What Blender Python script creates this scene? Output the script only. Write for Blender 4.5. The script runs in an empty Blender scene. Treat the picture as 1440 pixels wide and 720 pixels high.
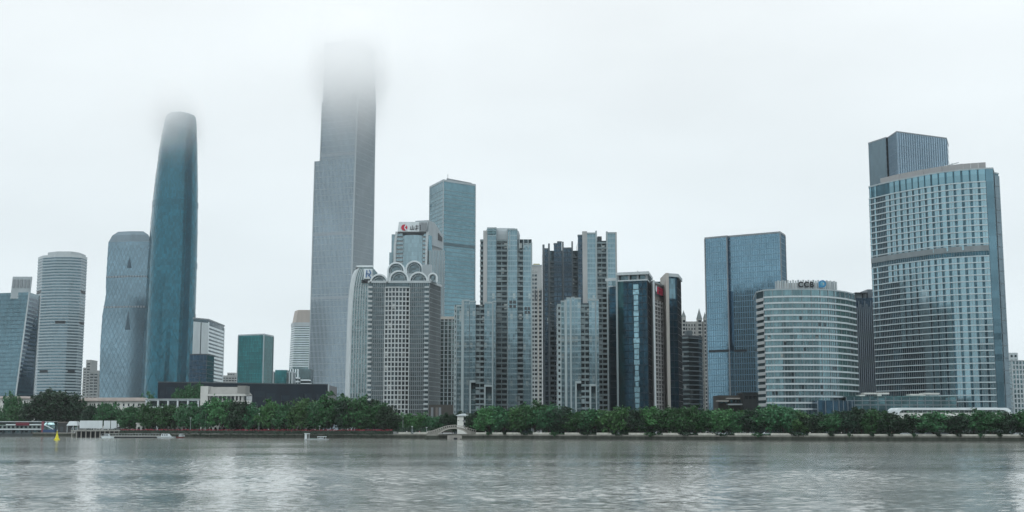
import bpy, math, random
from math import sin, cos, pi, radians, sqrt
from mathutils import Vector
random.seed(7)
sc = bpy.context.scene
col = sc.collection

# ------------------------------------------------------------------ camera
FPX = 1777.0                       # focal length in pixels of the 1440 px wide photograph
TH = math.atan(240 / FPX)
CT, ST = cos(TH), sin(TH)
CAM_H = 7.0
cam_data = bpy.data.cameras.new("camera")
cam_data.sensor_width = 36
cam_data.lens = 36 * FPX / 1440
cam_data.clip_start = 0.5
cam_data.clip_end = 60000
cam = bpy.data.objects.new("camera", cam_data)
cam.location = (0, 0, CAM_H)
cam.rotation_euler = (pi / 2 + TH, 0, 0)
col.objects.link(cam)
sc.camera = cam

# ------------------------------------------------------------------ view, world, sun
sc.view_settings.view_transform = 'Standard'
sc.view_settings.look = 'None'
sc.view_settings.gamma = 1
sc.view_settings.use_curve_mapping = False
sc.view_settings.exposure = 0.0
sc.cycles.volume_bounces = 40
sc.cycles.max_bounces = 48
sc.cycles.diffuse_bounces = 2
sc.cycles.glossy_bounces = 4
sc.cycles.volume_step_rate = 1.0
SUN_EL, SUN_AZ = radians(48), radians(200)
world = bpy.data.worlds.new("World")
sc.world = world
world.use_nodes = True
wn, wl = world.node_tree.nodes, world.node_tree.links
wn.clear()
w_out = wn.new('ShaderNodeOutputWorld')
w_bg = wn.new('ShaderNodeBackground')
w_bg.inputs['Strength'].default_value = 0.1
sky = wn.new('ShaderNodeTexSky')
sky.sky_type = 'NISHITA'
sky.sun_disc = False
sky.sun_elevation = SUN_EL
sky.sun_rotation = SUN_AZ
tc = wn.new('ShaderNodeTexCoord')
sep = wn.new('ShaderNodeSeparateXYZ')
wl.new(tc.outputs['Generated'], sep.inputs[0])
# stratus deck: pale overcast, a little brighter towards the zenith, soft cloud structure
ramp = wn.new('ShaderNodeValToRGB')
ramp.color_ramp.elements[0].position = 0.0
ramp.color_ramp.elements[0].color = (0.765, 0.85, 0.89, 1)
ramp.color_ramp.elements[1].position = 1.0
ramp.color_ramp.elements[1].color = (1.70, 1.78, 1.83, 1)
e = ramp.color_ramp.elements.new(0.14); e.color = (0.815, 0.895, 0.93, 1)
e = ramp.color_ramp.elements.new(0.34); e.color = (0.925, 0.98, 1.0, 1)
wl.new(sep.outputs['Z'], ramp.inputs['Fac'])
mp = wn.new('ShaderNodeMapping'); mp.inputs['Scale'].default_value = (1.6, 1.6, 5.0)
wl.new(tc.outputs['Generated'], mp.inputs[0])
nz = wn.new('ShaderNodeTexNoise'); nz.inputs['Scale'].default_value = 1.9
nz.inputs['Detail'].default_value = 4; nz.inputs['Roughness'].default_value = 0.45
wl.new(mp.outputs[0], nz.inputs['Vector'])
nr = wn.new('ShaderNodeMapRange')
nr.inputs['From Min'].default_value = 0.3; nr.inputs['From Max'].default_value = 0.7
nr.inputs['To Min'].default_value = 9.6; nr.inputs['To Max'].default_value = 10.9
wl.new(nz.outputs['Fac'], nr.inputs['Value'])
vm = wn.new('ShaderNodeVectorMath'); vm.operation = 'SCALE'
wl.new(ramp.outputs['Color'], vm.inputs[0]); wl.new(nr.outputs[0], vm.inputs['Scale'])
mixw = wn.new('ShaderNodeMixRGB'); mixw.inputs['Fac'].default_value = 0.96
wl.new(sky.outputs[0], mixw.inputs['Color1']); wl.new(vm.outputs[0], mixw.inputs['Color2'])
wl.new(mixw.outputs[0], w_bg.inputs['Color']); wl.new(w_bg.outputs[0], w_out.inputs['Surface'])

sun_d = bpy.data.lights.new("sun", 'SUN')
sun_d.energy = 0.5
sun_d.angle = radians(25)
sun_d.color = (1.0, 0.985, 0.96)
sun = bpy.data.objects.new("sun", sun_d)
col.objects.link(sun)
# points from the sun (behind and left of the camera) to the scene
sdir = Vector((sin(SUN_AZ) * cos(SUN_EL), cos(SUN_AZ) * cos(SUN_EL), sin(SUN_EL)))
sun.rotation_euler = sdir.to_track_quat('Z', 'Y').to_euler()
sun.location = (0, -200, 900)

# ------------------------------------------------------------------ helpers
def Zp(py, Y):
    v = (360 - py) / FPX
    return CAM_H + Y * (ST + v * CT) / (CT - v * ST)
def Xp(px, py, Y):
    v = (360 - py) / FPX
    return Y * ((px - 720) / FPX) / (CT - v * ST)
def P2(px, Y, py=560):
    return Vector((Xp(px, py, Y), Y))

def offset(pl, d, closed):
    """offset a 2d polyline outward (to the right of its direction)"""
    n = len(pl); out = []
    for i in range(n):
        a = pl[i - 1] if (i > 0 or closed) else None
        b = pl[i]
        c = pl[(i + 1) % n] if (i < n - 1 or closed) else None
        ns = []
        if a is not None and (b - a).length > 1e-6:
            t = (b - a).normalized(); ns.append(Vector((t.y, -t.x)))
        if c is not None and (c - b).length > 1e-6:
            t = (c - b).normalized(); ns.append(Vector((t.y, -t.x)))
        if len(ns) == 2:
            m = (ns[0] + ns[1])
            if m.length < 1e-3: m = ns[0].copy()
            m.normalize(); k = max(0.35, m.dot(ns[0])); out.append(b + m * (d / k))
        else:
            out.append(b + ns[0] * d)
    return out

class MB:
    def __init__(s):
        s.v = []; s.f = []; s.uv = []
    def quad(s, pts, uvs=None):
        b = len(s.v); s.v += [tuple(p) for p in pts]; s.f.append(tuple(range(b, b + len(pts))))
        s.uv.append(uvs or [(p[0] + p[1], p[2]) for p in pts])
    def wall(s, a, b, za, zb, u0=0.0):
        L = (b - a).length
        s.quad([(a.x, a.y, za), (b.x, b.y, za), (b.x, b.y, zb), (a.x, a.y, zb)],
               [(u0, za), (u0 + L, za), (u0 + L, zb), (u0, zb)])
        return u0 + L
    def prism(s, poly, z0, z1, bottom=False):
        u = 0; n = len(poly)
        for i in range(n): u = s.wall(poly[i], poly[(i + 1) % n], z0, z1, u)
        s.quad([(p.x, p.y, z1) for p in poly], [(p.x, p.y) for p in poly])
        if bottom: s.quad([(p.x, p.y, z0) for p in reversed(poly)])
    def box(s, x0, x1, y0, y1, z0, z1):
        s.prism([Vector((x0, y0)), Vector((x1, y0)), Vector((x1, y1)), Vector((x0, y1))], z0, z1, True)
    def obox(s, p, t, u0, u1, d0, d1, z0, z1):
        """oriented box: u along t, d along the outward normal"""
        n = Vector((t.y, -t.x))
        s.prism([p + t * u0 + n * d1, p + t * u1 + n * d1, p + t * u1 + n * d0, p + t * u0 + n * d0], z0, z1, True)
    def strip(s, pl, z0, z1, out, inn=0.0, closed=False):
        o = offset(pl, out, closed); i_ = offset(pl, inn, closed)
        n = len(pl); m = n if closed else n - 1; u = 0
        for k in range(m):
            a, b = o[k], o[(k + 1) % n]; c, d = i_[k], i_[(k + 1) % n]
            u = s.wall(a, b, z0, z1, u)
            s.quad([(a.x, a.y, z1), (b.x, b.y, z1), (d.x, d.y, z1), (c.x, c.y, z1)])
            s.quad([(c.x, c.y, z0), (d.x, d.y, z0), (b.x, b.y, z0), (a.x, a.y, z0)])
        if not closed:
            for a, c, r in ((o[0], i_[0], 0), (o[-1], i_[-1], 1)):
                q = [(c.x, c.y, z0), (a.x, a.y, z0), (a.x, a.y, z1), (c.x, c.y, z1)]
                s.quad(q if not r else q[::-1])
    def loft(s, rings, cap=True):
        for (za, A), (zb, B) in zip(rings[:-1], rings[1:]):
            n = len(A); u = 0
            for k in range(n):
                a, b = A[k], A[(k + 1) % n]; c, d = B[(k + 1) % n], B[k]
                L = (b - a).length
                s.quad([(a.x, a.y, za), (b.x, b.y, za), (c.x, c.y, zb), (d.x, d.y, zb)],
                       [(u, za), (u + L, za), (u + L, zb), (u, zb)])
                u += L
        if cap:
            z, A = rings[-1]; s.quad([(p.x, p.y, z) for p in A])
    def tube(s, pts, r, n=6, cap=True):
        pts = [Vector(p) for p in pts]; rings = []
        for i, p in enumerate(pts):
            t = (pts[min(i + 1, len(pts) - 1)] - pts[max(i - 1, 0)]).normalized()
            a = t.cross(Vector((0, 0, 1)))
            if a.length < 1e-3: a = Vector((1, 0, 0))
            a.normalize(); b = a.cross(t)
            rr = r[i] if isinstance(r, (list, tuple)) else r
            rings.append([p + (a * cos(2 * pi * k / n) + b * sin(2 * pi * k / n)) * rr for k in range(n)])
        for A, B in zip(rings[:-1], rings[1:]):
            for k in range(n): s.quad([A[k], B[k], B[(k + 1) % n], A[(k + 1) % n]])
        if cap:
            s.quad(rings[0]); s.quad(rings[-1][::-1])
    def mesh(s, name, mat, org=(0, 0, 0), smooth=False):
        me = bpy.data.meshes.new(name)
        ox, oy, oz = org
        me.from_pydata([(x - ox, y - oy, z - oz) for x, y, z in s.v], [], s.f)
        uvl = me.uv_layers.new(name="UVMap")
        flat = [c for f in s.uv for p in f for c in p[:2]]
        uvl.data.foreach_set('uv', flat)
        if mat: me.materials.append(mat)
        if smooth:
            me.polygons.foreach_set('use_smooth', [True] * len(me.polygons))
        me.update()
        return me

def link(name, me, parent=None, loc=(0, 0, 0), kind=None, label=None):
    o = bpy.data.objects.new(name, me); col.objects.link(o); o.location = loc
    if parent: o.parent = parent
    if kind: o['kind'] = kind
    if label: o['label'] = label
    return o
def thing(name, label, cat, loc=(0, 0, 0), group=None, data=None):
    o = bpy.data.objects.new(name, data); col.objects.link(o); o.location = loc
    if data is None: o.empty_display_size = 3
    o['label'] = label; o['category'] = cat
    if group: o['group'] = group
    return o
def struct(name, me, kind='structure', label=None):
    return link(name, me, None, (0, 0, 0), kind, label)

# ------------------------------------------------------------------ materials
MATS = {}
def base_mat(name):
    m = bpy.data.materials.new(name); m.use_nodes = True
    nt = m.node_tree; b = nt.nodes['Principled BSDF']
    return m, nt.nodes, nt.links, b
def solid(name, c, rough=0.7, metal=0.0, var=0.12, scale=0.15, streak=True):
    """painted, stone or concrete surface with weather streaks and soft mottling"""
    if name in MATS: return MATS[name]
    m, n, l, b = base_mat(name)
    t = n.new('ShaderNodeNewGeometry'); mpn = n.new('ShaderNodeMapping')
    mpn.inputs['Scale'].default_value = (1, 1, 0.22 if streak else 1)
    l.new(t.outputs['Position'], mpn.inputs[0])
    z = n.new('ShaderNodeTexNoise'); z.inputs['Scale'].default_value = scale; z.inputs['Detail'].default_value = 5
    z.inputs['Roughness'].default_value = 0.65
    l.new(mpn.outputs[0], z.inputs['Vector'])
    r = n.new('ShaderNodeMapRange'); r.inputs['From Min'].default_value = 0.3; r.inputs['From Max'].default_value = 0.7
    r.inputs['To Min'].default_value = 1 - var; r.inputs['To Max'].default_value = 1 + var
    l.new(z.outputs['Fac'], r.inputs['Value'])
    v = n.new('ShaderNodeVectorMath'); v.operation = 'SCALE'; v.inputs[0].default_value = c
    l.new(r.outputs[0], v.inputs['Scale']); l.new(v.outputs[0], b.inputs['Base Color'])
    b.inputs['Roughness'].default_value = rough; b.inputs['Metallic'].default_value = metal; b.inputs['Specular IOR Level'].default_value = 0.25
    MATS[name] = m; return m
def glass(name, c, pane=(1.6, 3.6), var=0.25, metal=0.75, rough=0.12, tilt=0.012, blind=0.0, lines=0.0, linec=0.45, wob=0.012):
    """coated facade glass: every pane has its own tone and a slightly different tilt"""
    if name in MATS: return MATS[name]
    m, n, l, b = base_mat(name)
    uv = n.new('ShaderNodeUVMap'); uv.uv_map = 'UVMap'
    dv = n.new('ShaderNodeVectorMath'); dv.operation = 'DIVIDE'; dv.inputs[1].default_value = (pane[0], pane[1], 1)
    l.new(uv.outputs[0], dv.inputs[0])
    fl = n.new('ShaderNodeVectorMath'); fl.operation = 'FLOOR'; l.new(dv.outputs[0], fl.inputs[0])
    wnz = n.new('ShaderNodeTexWhiteNoise'); wnz.noise_dimensions = '3D'; l.new(fl.outputs[0], wnz.inputs['Vector'])
    r = n.new('ShaderNodeMapRange'); r.inputs['To Min'].default_value = 1 - var; r.inputs['To Max'].default_value = 1 + var
    l.new(wnz.outputs['Value'], r.inputs['Value'])
    # large soft patches of film and dust
    z = n.new('ShaderNodeTexNoise'); z.inputs['Scale'].default_value = 0.02; z.inputs['Detail'].default_value = 3
    g = n.new('ShaderNodeNewGeometry'); l.new(g.outputs['Position'], z.inputs['Vector'])
    r2 = n.new('ShaderNodeMapRange'); r2.inputs['From Min'].default_value = 0.3; r2.inputs['From Max'].default_value = 0.7
    r2.inputs['To Min'].default_value = 0.85; r2.inputs['To Max'].default_value = 1.15
    l.new(z.outputs['Fac'], r2.inputs['Value'])
    mu = n.new('ShaderNodeMath'); mu.operation = 'MULTIPLY'; l.new(r.outputs[0], mu.inputs[0]); l.new(r2.outputs[0], mu.inputs[1])
    last = mu.outputs[0]
    if lines > 0:
        fr = n.new('ShaderNodeVectorMath'); fr.operation = 'FRACTION'; l.new(dv.outputs[0], fr.inputs[0])
        sp = n.new('ShaderNodeSeparateXYZ'); l.new(fr.outputs[0], sp.inputs[0])
        a1 = n.new('ShaderNodeMath'); a1.operation = 'GREATER_THAN'; a1.inputs[1].default_value = lines; l.new(sp.outputs['X'], a1.inputs[0])
        a2 = n.new('ShaderNodeMath'); a2.operation = 'GREATER_THAN'; a2.inputs[1].default_value = lines; l.new(sp.outputs['Y'], a2.inputs[0])
        a3 = n.new('ShaderNodeMath'); a3.operation = 'MULTIPLY'; l.new(a1.outputs[0], a3.inputs[0]); l.new(a2.outputs[0], a3.inputs[1])
        a4 = n.new('ShaderNodeMapRange'); a4.inputs['To Min'].default_value = linec; l.new(a3.outputs[0], a4.inputs['Value'])
        a5 = n.new('ShaderNodeMath'); a5.operation = 'MULTIPLY'; l.new(last, a5.inputs[0]); l.new(a4.outputs[0], a5.inputs[1]); last = a5.outputs[0]
    v = n.new('ShaderNodeVectorMath'); v.operation = 'SCALE'; v.inputs[0].default_value = c
    l.new(last, v.inputs['Scale'])
    if blind > 0:
        gt = n.new('ShaderNodeMath'); gt.operation = 'GREATER_THAN'; gt.inputs[1].default_value = 1 - blind
        sc2 = n.new('ShaderNodeSeparateXYZ'); l.new(wnz.outputs['Color'], sc2.inputs[0]); l.new(sc2.outputs['Y'], gt.inputs[0])
        mx = n.new('ShaderNodeMixRGB'); mx.inputs['Color2'].default_value = (0.45, 0.48, 0.46, 1)
        sc3 = n.new('ShaderNodeMath'); sc3.operation = 'MULTIPLY'; sc3.inputs[1].default_value = 0.6
        l.new(gt.outputs[0], sc3.inputs[0])
        l.new(sc3.outputs[0], mx.inputs['Fac']); l.new(v.outputs[0], mx.inputs['Color1']); l.new(mx.outputs[0], b.inputs['Base Color'])
    else:
        l.new(v.outputs[0], b.inputs['Base Color'])
    # tilt
    ad = n.new('ShaderNodeVectorMath'); ad.operation = 'SUBTRACT'; ad.inputs[1].default_value = (0.5, 0.5, 0.5)
    l.new(wnz.outputs['Color'], ad.inputs[0])
    s2 = n.new('ShaderNodeVectorMath'); s2.operation = 'SCALE'; s2.inputs['Scale'].default_value = tilt * 2
    l.new(ad.outputs[0], s2.inputs[0])
    zz = n.new('ShaderNodeTexNoise'); zz.inputs['Scale'].default_value = 0.12; zz.inputs['Detail'].default_value = 1
    l.new(g.outputs['Position'], zz.inputs['Vector'])
    zs = n.new('ShaderNodeVectorMath'); zs.operation = 'SUBTRACT'; zs.inputs[1].default_value = (0.5, 0.5, 0.5); l.new(zz.outputs['Color'], zs.inputs[0])
    zc = n.new('ShaderNodeVectorMath'); zc.operation = 'SCALE'; zc.inputs['Scale'].default_value = wob * 2; l.new(zs.outputs[0], zc.inputs[0])
    aa = n.new('ShaderNodeVectorMath'); l.new(s2.outputs[0], aa.inputs[0]); l.new(zc.outputs[0], aa.inputs[1])
    bb = n.new('ShaderNodeVectorMath'); l.new(g.outputs['Normal'], bb.inputs[0]); l.new(aa.outputs[0], bb.inputs[1])
    nn = n.new('ShaderNodeVectorMath'); nn.operation = 'NORMALIZE'; l.new(bb.outputs[0], nn.inputs[0])
    l.new(nn.outputs[0], b.inputs['Normal'])
    b.inputs['Roughness'].default_value = rough; b.inputs['Metallic'].default_value = metal
    MATS[name] = m; return m

white = solid('white paint', (0.58, 0.65, 0.675), 0.6, var=0.1)
offwhite = solid('pale panel', (0.41, 0.465, 0.485), 0.6, var=0.1)
palegrey = solid('pale grey metal', (0.31, 0.365, 0.39), 0.5, var=0.08)
midgrey = solid('mid grey metal', (0.2, 0.23, 0.25), 0.5, var=0.1)
darkgrey = solid('dark grey metal', (0.06, 0.075, 0.085), 0.5)
nearblack = solid('near black frame', (0.02, 0.027, 0.033), 0.4)
beige = solid('beige stone', (0.39, 0.385, 0.36), 0.8)
brown = solid('brown stone', (0.16, 0.15, 0.14), 0.8)
concrete = solid('weathered concrete', (0.30, 0.30, 0.28), 0.9, var=0.25)
# ------------------------------------------------------------------ ground, river, banks
bank_px = [(-500, 1080), (-200, 1000), (0, 925), (110, 868), (180, 822), (300, 765), (480, 735), (600, 715), (700, 690),
           (900, 640), (1100, 602), (1440, 566), (1800, 540), (2300, 520)]
bank = [Vector((Xp(px, 608, Y), Y)) for px, Y in bank_px]
def bankY(x):
    for a, b in zip(bank[:-1], bank[1:]):
        if a.x <= x <= b.x: return a.y + (b.y - a.y) * (x - a.x) / (b.x - a.x)
    return bank[0].y if x < bank[0].x else bank[-1].y
def Yb(px):
    """distance of the bank at a photo column"""
    Y = 700.0
    for _ in range(12): Y = bankY(Xp(px, 608, Y))
    return Y

# ground: one sheet out to the horizon
gm = MB()
prev = None
gpts = [Vector((-9000, bank[0].y))] + bank + [Vector((9000, bank[-1].y))]
for a, b in zip(gpts[:-1], gpts[1:]):
    gm.quad([(a.x, a.y, 3.0), (b.x, b.y, 3.0), (b.x * 1.0, 12000, 3.0), (a.x * 1.0, 12000, 3.0)])
g_mat = solid('paved ground', (0.30, 0.32, 0.32), 0.9, var=0.3, streak=False)
struct('ground', gm.mesh('ground', g_mat))

# river
m, n, l, b = base_mat('river water')
b.inputs['Base Color'].default_value = (0.21, 0.228, 0.212, 1)
b.inputs['Roughness'].default_value = 0.06
b.inputs['IOR'].default_value = 1.33
geo = n.new('ShaderNodeNewGeometry')
def wnoise(sx, sy, scale, detail, rough=0.5, dist=0.0):
    mpn = n.new('ShaderNodeMapping'); mpn.inputs['Scale'].default_value = (sx, sy, 1)
    l.new(geo.outputs['Position'], mpn.inputs[0])
    t = n.new('ShaderNodeTexNoise'); t.inputs['Scale'].default_value = scale; t.inputs['Detail'].default_value = detail
    t.inputs['Roughness'].default_value = rough; t.inputs['Distortion'].default_value = dist
    l.new(mpn.outputs[0], t.inputs['Vector']); return t.outputs['Fac']
small = wnoise(0.7, 1.0, 0.8, 4, 0.55, 0.3)
swell = wnoise(0.5, 1.0, 0.09, 3, 0.5)
patch = wnoise(1.0, 2.2, 0.008, 2, 0.5)
pr = n.new('ShaderNodeMapRange'); pr.inputs['From Min'].default_value = 0.36; pr.inputs['From Max'].default_value = 0.62
pr.inputs['To Min'].default_value = 0.10; pr.inputs['To Max'].default_value = 1.0; l.new(patch, pr.inputs['Value'])
# calmer water far out, towards the opposite bank
sy_ = n.new('ShaderNodeSeparateXYZ'); l.new(geo.outputs['Position'], sy_.inputs[0])
fr_ = n.new('ShaderNodeMapRange'); fr_.inputs['From Min'].default_value = 200; fr_.inputs['From Max'].default_value = 480
fr_.inputs['To Min'].default_value = 1.0; fr_.inputs['To Max'].default_value = 0.45; l.new(sy_.outputs['Y'], fr_.inputs['Value'])
rr_ = n.new('ShaderNodeMapRange'); rr_.inputs['From Min'].default_value = 180; rr_.inputs['From Max'].default_value = 520
rr_.inputs['To Min'].default_value = 0.04; rr_.inputs['To Max'].default_value = 0.12; l.new(sy_.outputs['Y'], rr_.inputs['Value']); l.new(rr_.outputs[0], b.inputs['Roughness'])
m1 = n.new('ShaderNodeMath'); m1.operation = 'MULTIPLY'; l.new(small, m1.inputs[0]); l.new(pr.outputs[0], m1.inputs[1])
m1b = n.new('ShaderNodeMath'); m1b.operation = 'MULTIPLY'; l.new(m1.outputs[0], m1b.inputs[0]); l.new(fr_.outputs[0], m1b.inputs[1])
m2 = n.new('ShaderNodeMath'); m2.operation = 'MULTIPLY'; m2.inputs[1].default_value = 0.9; l.new(swell, m2.inputs[0])
m3 = n.new('ShaderNodeMath'); l.new(m1b.outputs[0], m3.inputs[0]); l.new(m2.outputs[0], m3.inputs[1])
bp = n.new('ShaderNodeBump'); bp.inputs['Distance'].default_value = 0.30; bp.inputs['Strength'].default_value = 1.0
l.new(m3.outputs[0], bp.inputs['Height']); l.new(bp.outputs[0], b.inputs['Normal'])
w_mat = m
import numpy as np
rng = np.random.default_rng(4)
def axis(lo, d0, d1, hi, step, grow):
    out = list(np.arange(d0, d1 + step * .5, step)); st = step
    while out[-1] < hi: st *= grow; out.append(min(hi, out[-1] + st))
    st = step
    while out[0] > lo: st *= grow; out.insert(0, max(lo, out[0] - st))
    return np.array(out)
gx_ = axis(-9000, -172, 172, 9000, .40, 1.6); gy_ = np.concatenate([axis(-18, 90, 205, 205, .23, 1.35), axis(205.5, 205.5, 400, 1300, .5, 1.35)])
X_, Y_ = np.meshgrid(gx_, gy_); Z_ = np.zeros_like(X_)
def smooth(t): t = np.clip(t, 0, 1); return t * t * (3 - 2 * t)
def fieldn(seed, sc_):           # slow random field for gusts
    r = np.random.default_rng(seed); f = np.zeros_like(X_)
    for _ in range(9):
        a = r.uniform(0, 6.28); k = r.uniform(.6, 1.6) / sc_; f += np.sin(X_ * cos(a) * k + Y_ * sin(a) * k * 1.3 + r.uniform(0, 6.28))
    return f / 3
gust = .74 + .26 * np.tanh(fieldn(3, 9.0) * 1.5)
for _ in range(80):              # wind ripples, crests mostly across the view
    wl_ = 10 ** rng.uniform(np.log10(.75), np.log10(2.2)); a = rng.normal(pi / 2, .55); k = 2 * pi / wl_
    Z_ += (.0125 / k) * np.sin(k * (X_ * cos(a) + Y_ * sin(a)) + rng.uniform(0, 6.28))
Z_ = Z_ * gust
Z_ += .12 * Z_ ** 2 / (.02)      # sharper crests
win = smooth((171 - np.abs(X_)) / 8) * smooth((Y_ - 90) / 5) * smooth((400 - Y_) / 190)
Z_ = Z_ * win
ny, nx = X_.shape
vv = np.stack([X_.ravel(), Y_.ravel(), Z_.ravel()], 1)
ii = np.arange((ny - 1) * nx).reshape(ny - 1, nx)[:, :-1].ravel()
ff = np.stack([ii, ii + 1, ii + nx + 1, ii + nx], 1)
rme = bpy.data.meshes.new('river'); rme.vertices.add(len(vv)); rme.vertices.foreach_set('co', vv.ravel())
rme.loops.add(ff.size); rme.loops.foreach_set('vertex_index', ff.ravel().astype(np.int32))
rme.polygons.add(len(ff)); rme.polygons.foreach_set('loop_start', np.arange(0, ff.size, 4, dtype=np.int32)); rme.polygons.foreach_set('loop_total', np.full(len(ff), 4, dtype=np.int32))
rme.polygons.foreach_set('use_smooth', np.ones(len(ff), dtype=bool))
rme.materials.append(w_mat); rme.update(); rme.validate()
struct('river', rme)

# near bank the camera stands on, and the far side of it
nb = MB(); nb.box(-9000, 9000, -6000, -2, -1.5, 4.2)
struct('near_bank', nb.mesh('near_bank', g_mat))

# embankment: dark mossy wall, pale coping
moss = solid('mossy river wall', (0.045, 0.055, 0.045), 0.85, var=0.45, scale=0.5)
coping = solid('pale stone coping', (0.42, 0.43, 0.39), 0.8, var=0.25, scale=0.6, streak=False)
wallroot = thing('river_wall', 'long dark river wall carrying the promenade', 'wall', (bank[0].x, bank[0].y, 0))
wo = wallroot.location
mbw = MB(); mbw.strip(bank, -1.5, 2.15, 0.0, -2.0)
link('wall_face', mbw.mesh('wall_face', moss, wo), wallroot)
mbw = MB(); mbw.strip(bank, 2.15, 2.9, 0.35, -1.2)
link('kerb', mbw.mesh('kerb', solid('grey wall ledge', (0.17, 0.175, 0.155), 0.8, var=0.3, scale=0.5), wo), wallroot)
mbw = MB(); mbw.strip(bank, -1.0, 0.5, 0.6, 0.02)
link('toe', mbw.mesh('toe', solid('wet stone', (0.09, 0.095, 0.085), 0.6, var=0.4, scale=0.5), wo), wallroot)

# ------------------------------------------------------------------ tower helpers
Z0 = 3.0
class Tower:
    """rings: list of (z, [2d points]) with the visible front walked left to right first"""
    def __init__(s, name, label, cat, rings, wallmat, wallname='glass_wall', group=None, cap=True, smooth=False):
        s.rings = rings
        A = rings[0][1]
        s.org = Vector((sum(p.x for p in A) / len(A), sum(p.y for p in A) / len(A), Z0))
        s.root = thing(name, label, cat, s.org, group)
        if wallmat:
            mb = MB(); mb.loft(rings, cap); s.part(wallname, mb, wallmat, smooth=smooth)
        s.shared = {}
        s.prismatic = all((p - q).length < 1e-4 for p, q in zip(rings[0][1], rings[-1][1])) and len(rings) == 2
    def part(s, name, mb, mat, parent=None, kind=None, label=None, smooth=False):
        me = mb.mesh(name, mat, s.org, smooth)
        return link(name, me, parent or s.root, (0, 0, 0), kind, label)
    def at(s, z):
        r = s.rings
        if z <= r[0][0]: return r[0][1]
        for (za, A), (zb, B) in zip(r[:-1], r[1:]):
            if za <= z <= zb and zb > za:
                k = (z - za) / (zb - za); return [p.lerp(q, k) for p, q in zip(A, B)]
        return r[-1][1]
    def bands(s, name, zs, h, out, mat, sel=None, inn=-0.3, lo=0):
        """one object per floor; sel = (first, last) index of the ring points to follow (None: all round)"""
        if s.prismatic:
            pl = s.rings[0][1]
            closed = sel is None
            if sel: pl = pl[sel[0]:sel[1] + 1]
            mb = MB(); mb.strip(pl, 0, h, out, inn, closed)
            me = mb.mesh(name, mat, (s.org.x, s.org.y, 0))
            for z in zs: link(name, me, s.root, (0, 0, z - s.org.z))
        else:
            for z in zs:
                pl = s.at(z); closed = sel is None
                if sel: pl = pl[sel[0]:sel[1] + 1]
                mb = MB(); mb.strip(pl, z, z + h, out, inn, closed)
                s.part(name, mb, mat)
    def bars(s, name, edges, spacing, w, d, mat, z0=None, z1=None, kind='stuff', each=False, skip_ends=False, inn=-0.3):
        """upright bars on the given edges, following the taper"""
        zs = sorted({s.rings[0][0], s.rings[-1][0]} | {r[0] for r in s.rings})
        z0 = z0 or zs[0]; z1 = z1 or zs[-1]
        zs = [z0] + [z for z in zs if z0 < z < z1] + [z1]
        mb = MB(); first = None
        for e in edges:
            A = s.rings[0][1]; L = (A[(e + 1) % len(A)] - A[e]).length
            k = max(1, round(L / spacing)); ks = range(1, k) if skip_ends else range(0, k + 1)
            for j in ks:
                u = j / k
                if each: mb = MB()
                for za, zb in zip(zs[:-1], zs[1:]):
                    if zb - za < 0.02: continue
                    q = []
                    for z in (za + 1e-3, zb - 1e-3):
                        R = s.at(z); a = R[e]; b_ = R[(e + 1) % len(R)]
                        t = (b_ - a).normalized(); nn = Vector((t.y, -t.x)); c = a.lerp(b_, u)
                        q.append([c - t * w / 2 + nn * d, c + t * w / 2 + nn * d, c + t * w / 2 + nn * inn, c - t * w / 2 + nn * inn])
                    lo_, hi_ = q
                    for i in (0, 1, 3):
                        j2 = (i + 1) % 4
                        mb.quad([(lo_[i].x, lo_[i].y, za), (lo_[j2].x, lo_[j2].y, za), (hi_[j2].x, hi_[j2].y, zb), (hi_[i].x, hi_[i].y, zb)])
                mb.quad([(p.x, p.y, zb) for p in hi_])
                if each: s.part(name, mb, mat)
        if not each: s.part(name, mb, mat, kind=kind)
    def cap(s, name, z0, z1, out, mat, inn=None, label=None):
        pl = s.at(z0); mb = MB()
        if inn is None: mb.prism(offset(pl, out, True), z0, z1, True)
        else: mb.strip(pl, z0, z1, out, inn, True)
        return s.part(name, mb, mat, label=label)

def frange(a, b, st):
    r = []; z = a
    while z < b - 1e-6: r.append(z); z += st
    return r
def front(pts, py=560):
    return [P2(px, Y, py) for px, Y in pts]
def para(pts, py=560):
    """three visible corners -> parallelogram footprint"""
    A, B, C = front(pts, py); return [A, B, C, A + C - B]
def rect(a, b, depth, py=560):
    """two visible corners -> rectangle reaching back"""
    A, B = front([a, b], py); t = (B - A).normalized(); nn = Vector((-t.y, t.x))
    return [A, B, B + nn * depth, A + nn * depth]
def arc_pts(A, B, sag, n):
    """points on a convex (towards the camera) arc from A to B"""
    t = (B - A).normalized(); nn = Vector((t.y, -t.x)); L = (B - A).length; out = []
    for i in range(n + 1):
        u = i / n; out.append(A + t * L * u + nn * sag * (4 * u * (1 - u)))
    return out
def prism_rings(poly, z1, z0=Z0): return [(z0, poly), (z1, poly)]
# ------------------------------------------------------------------ buildings
def pts3(lst):
    return [P2(px, Y, py) for px, Y, py in lst]

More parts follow.
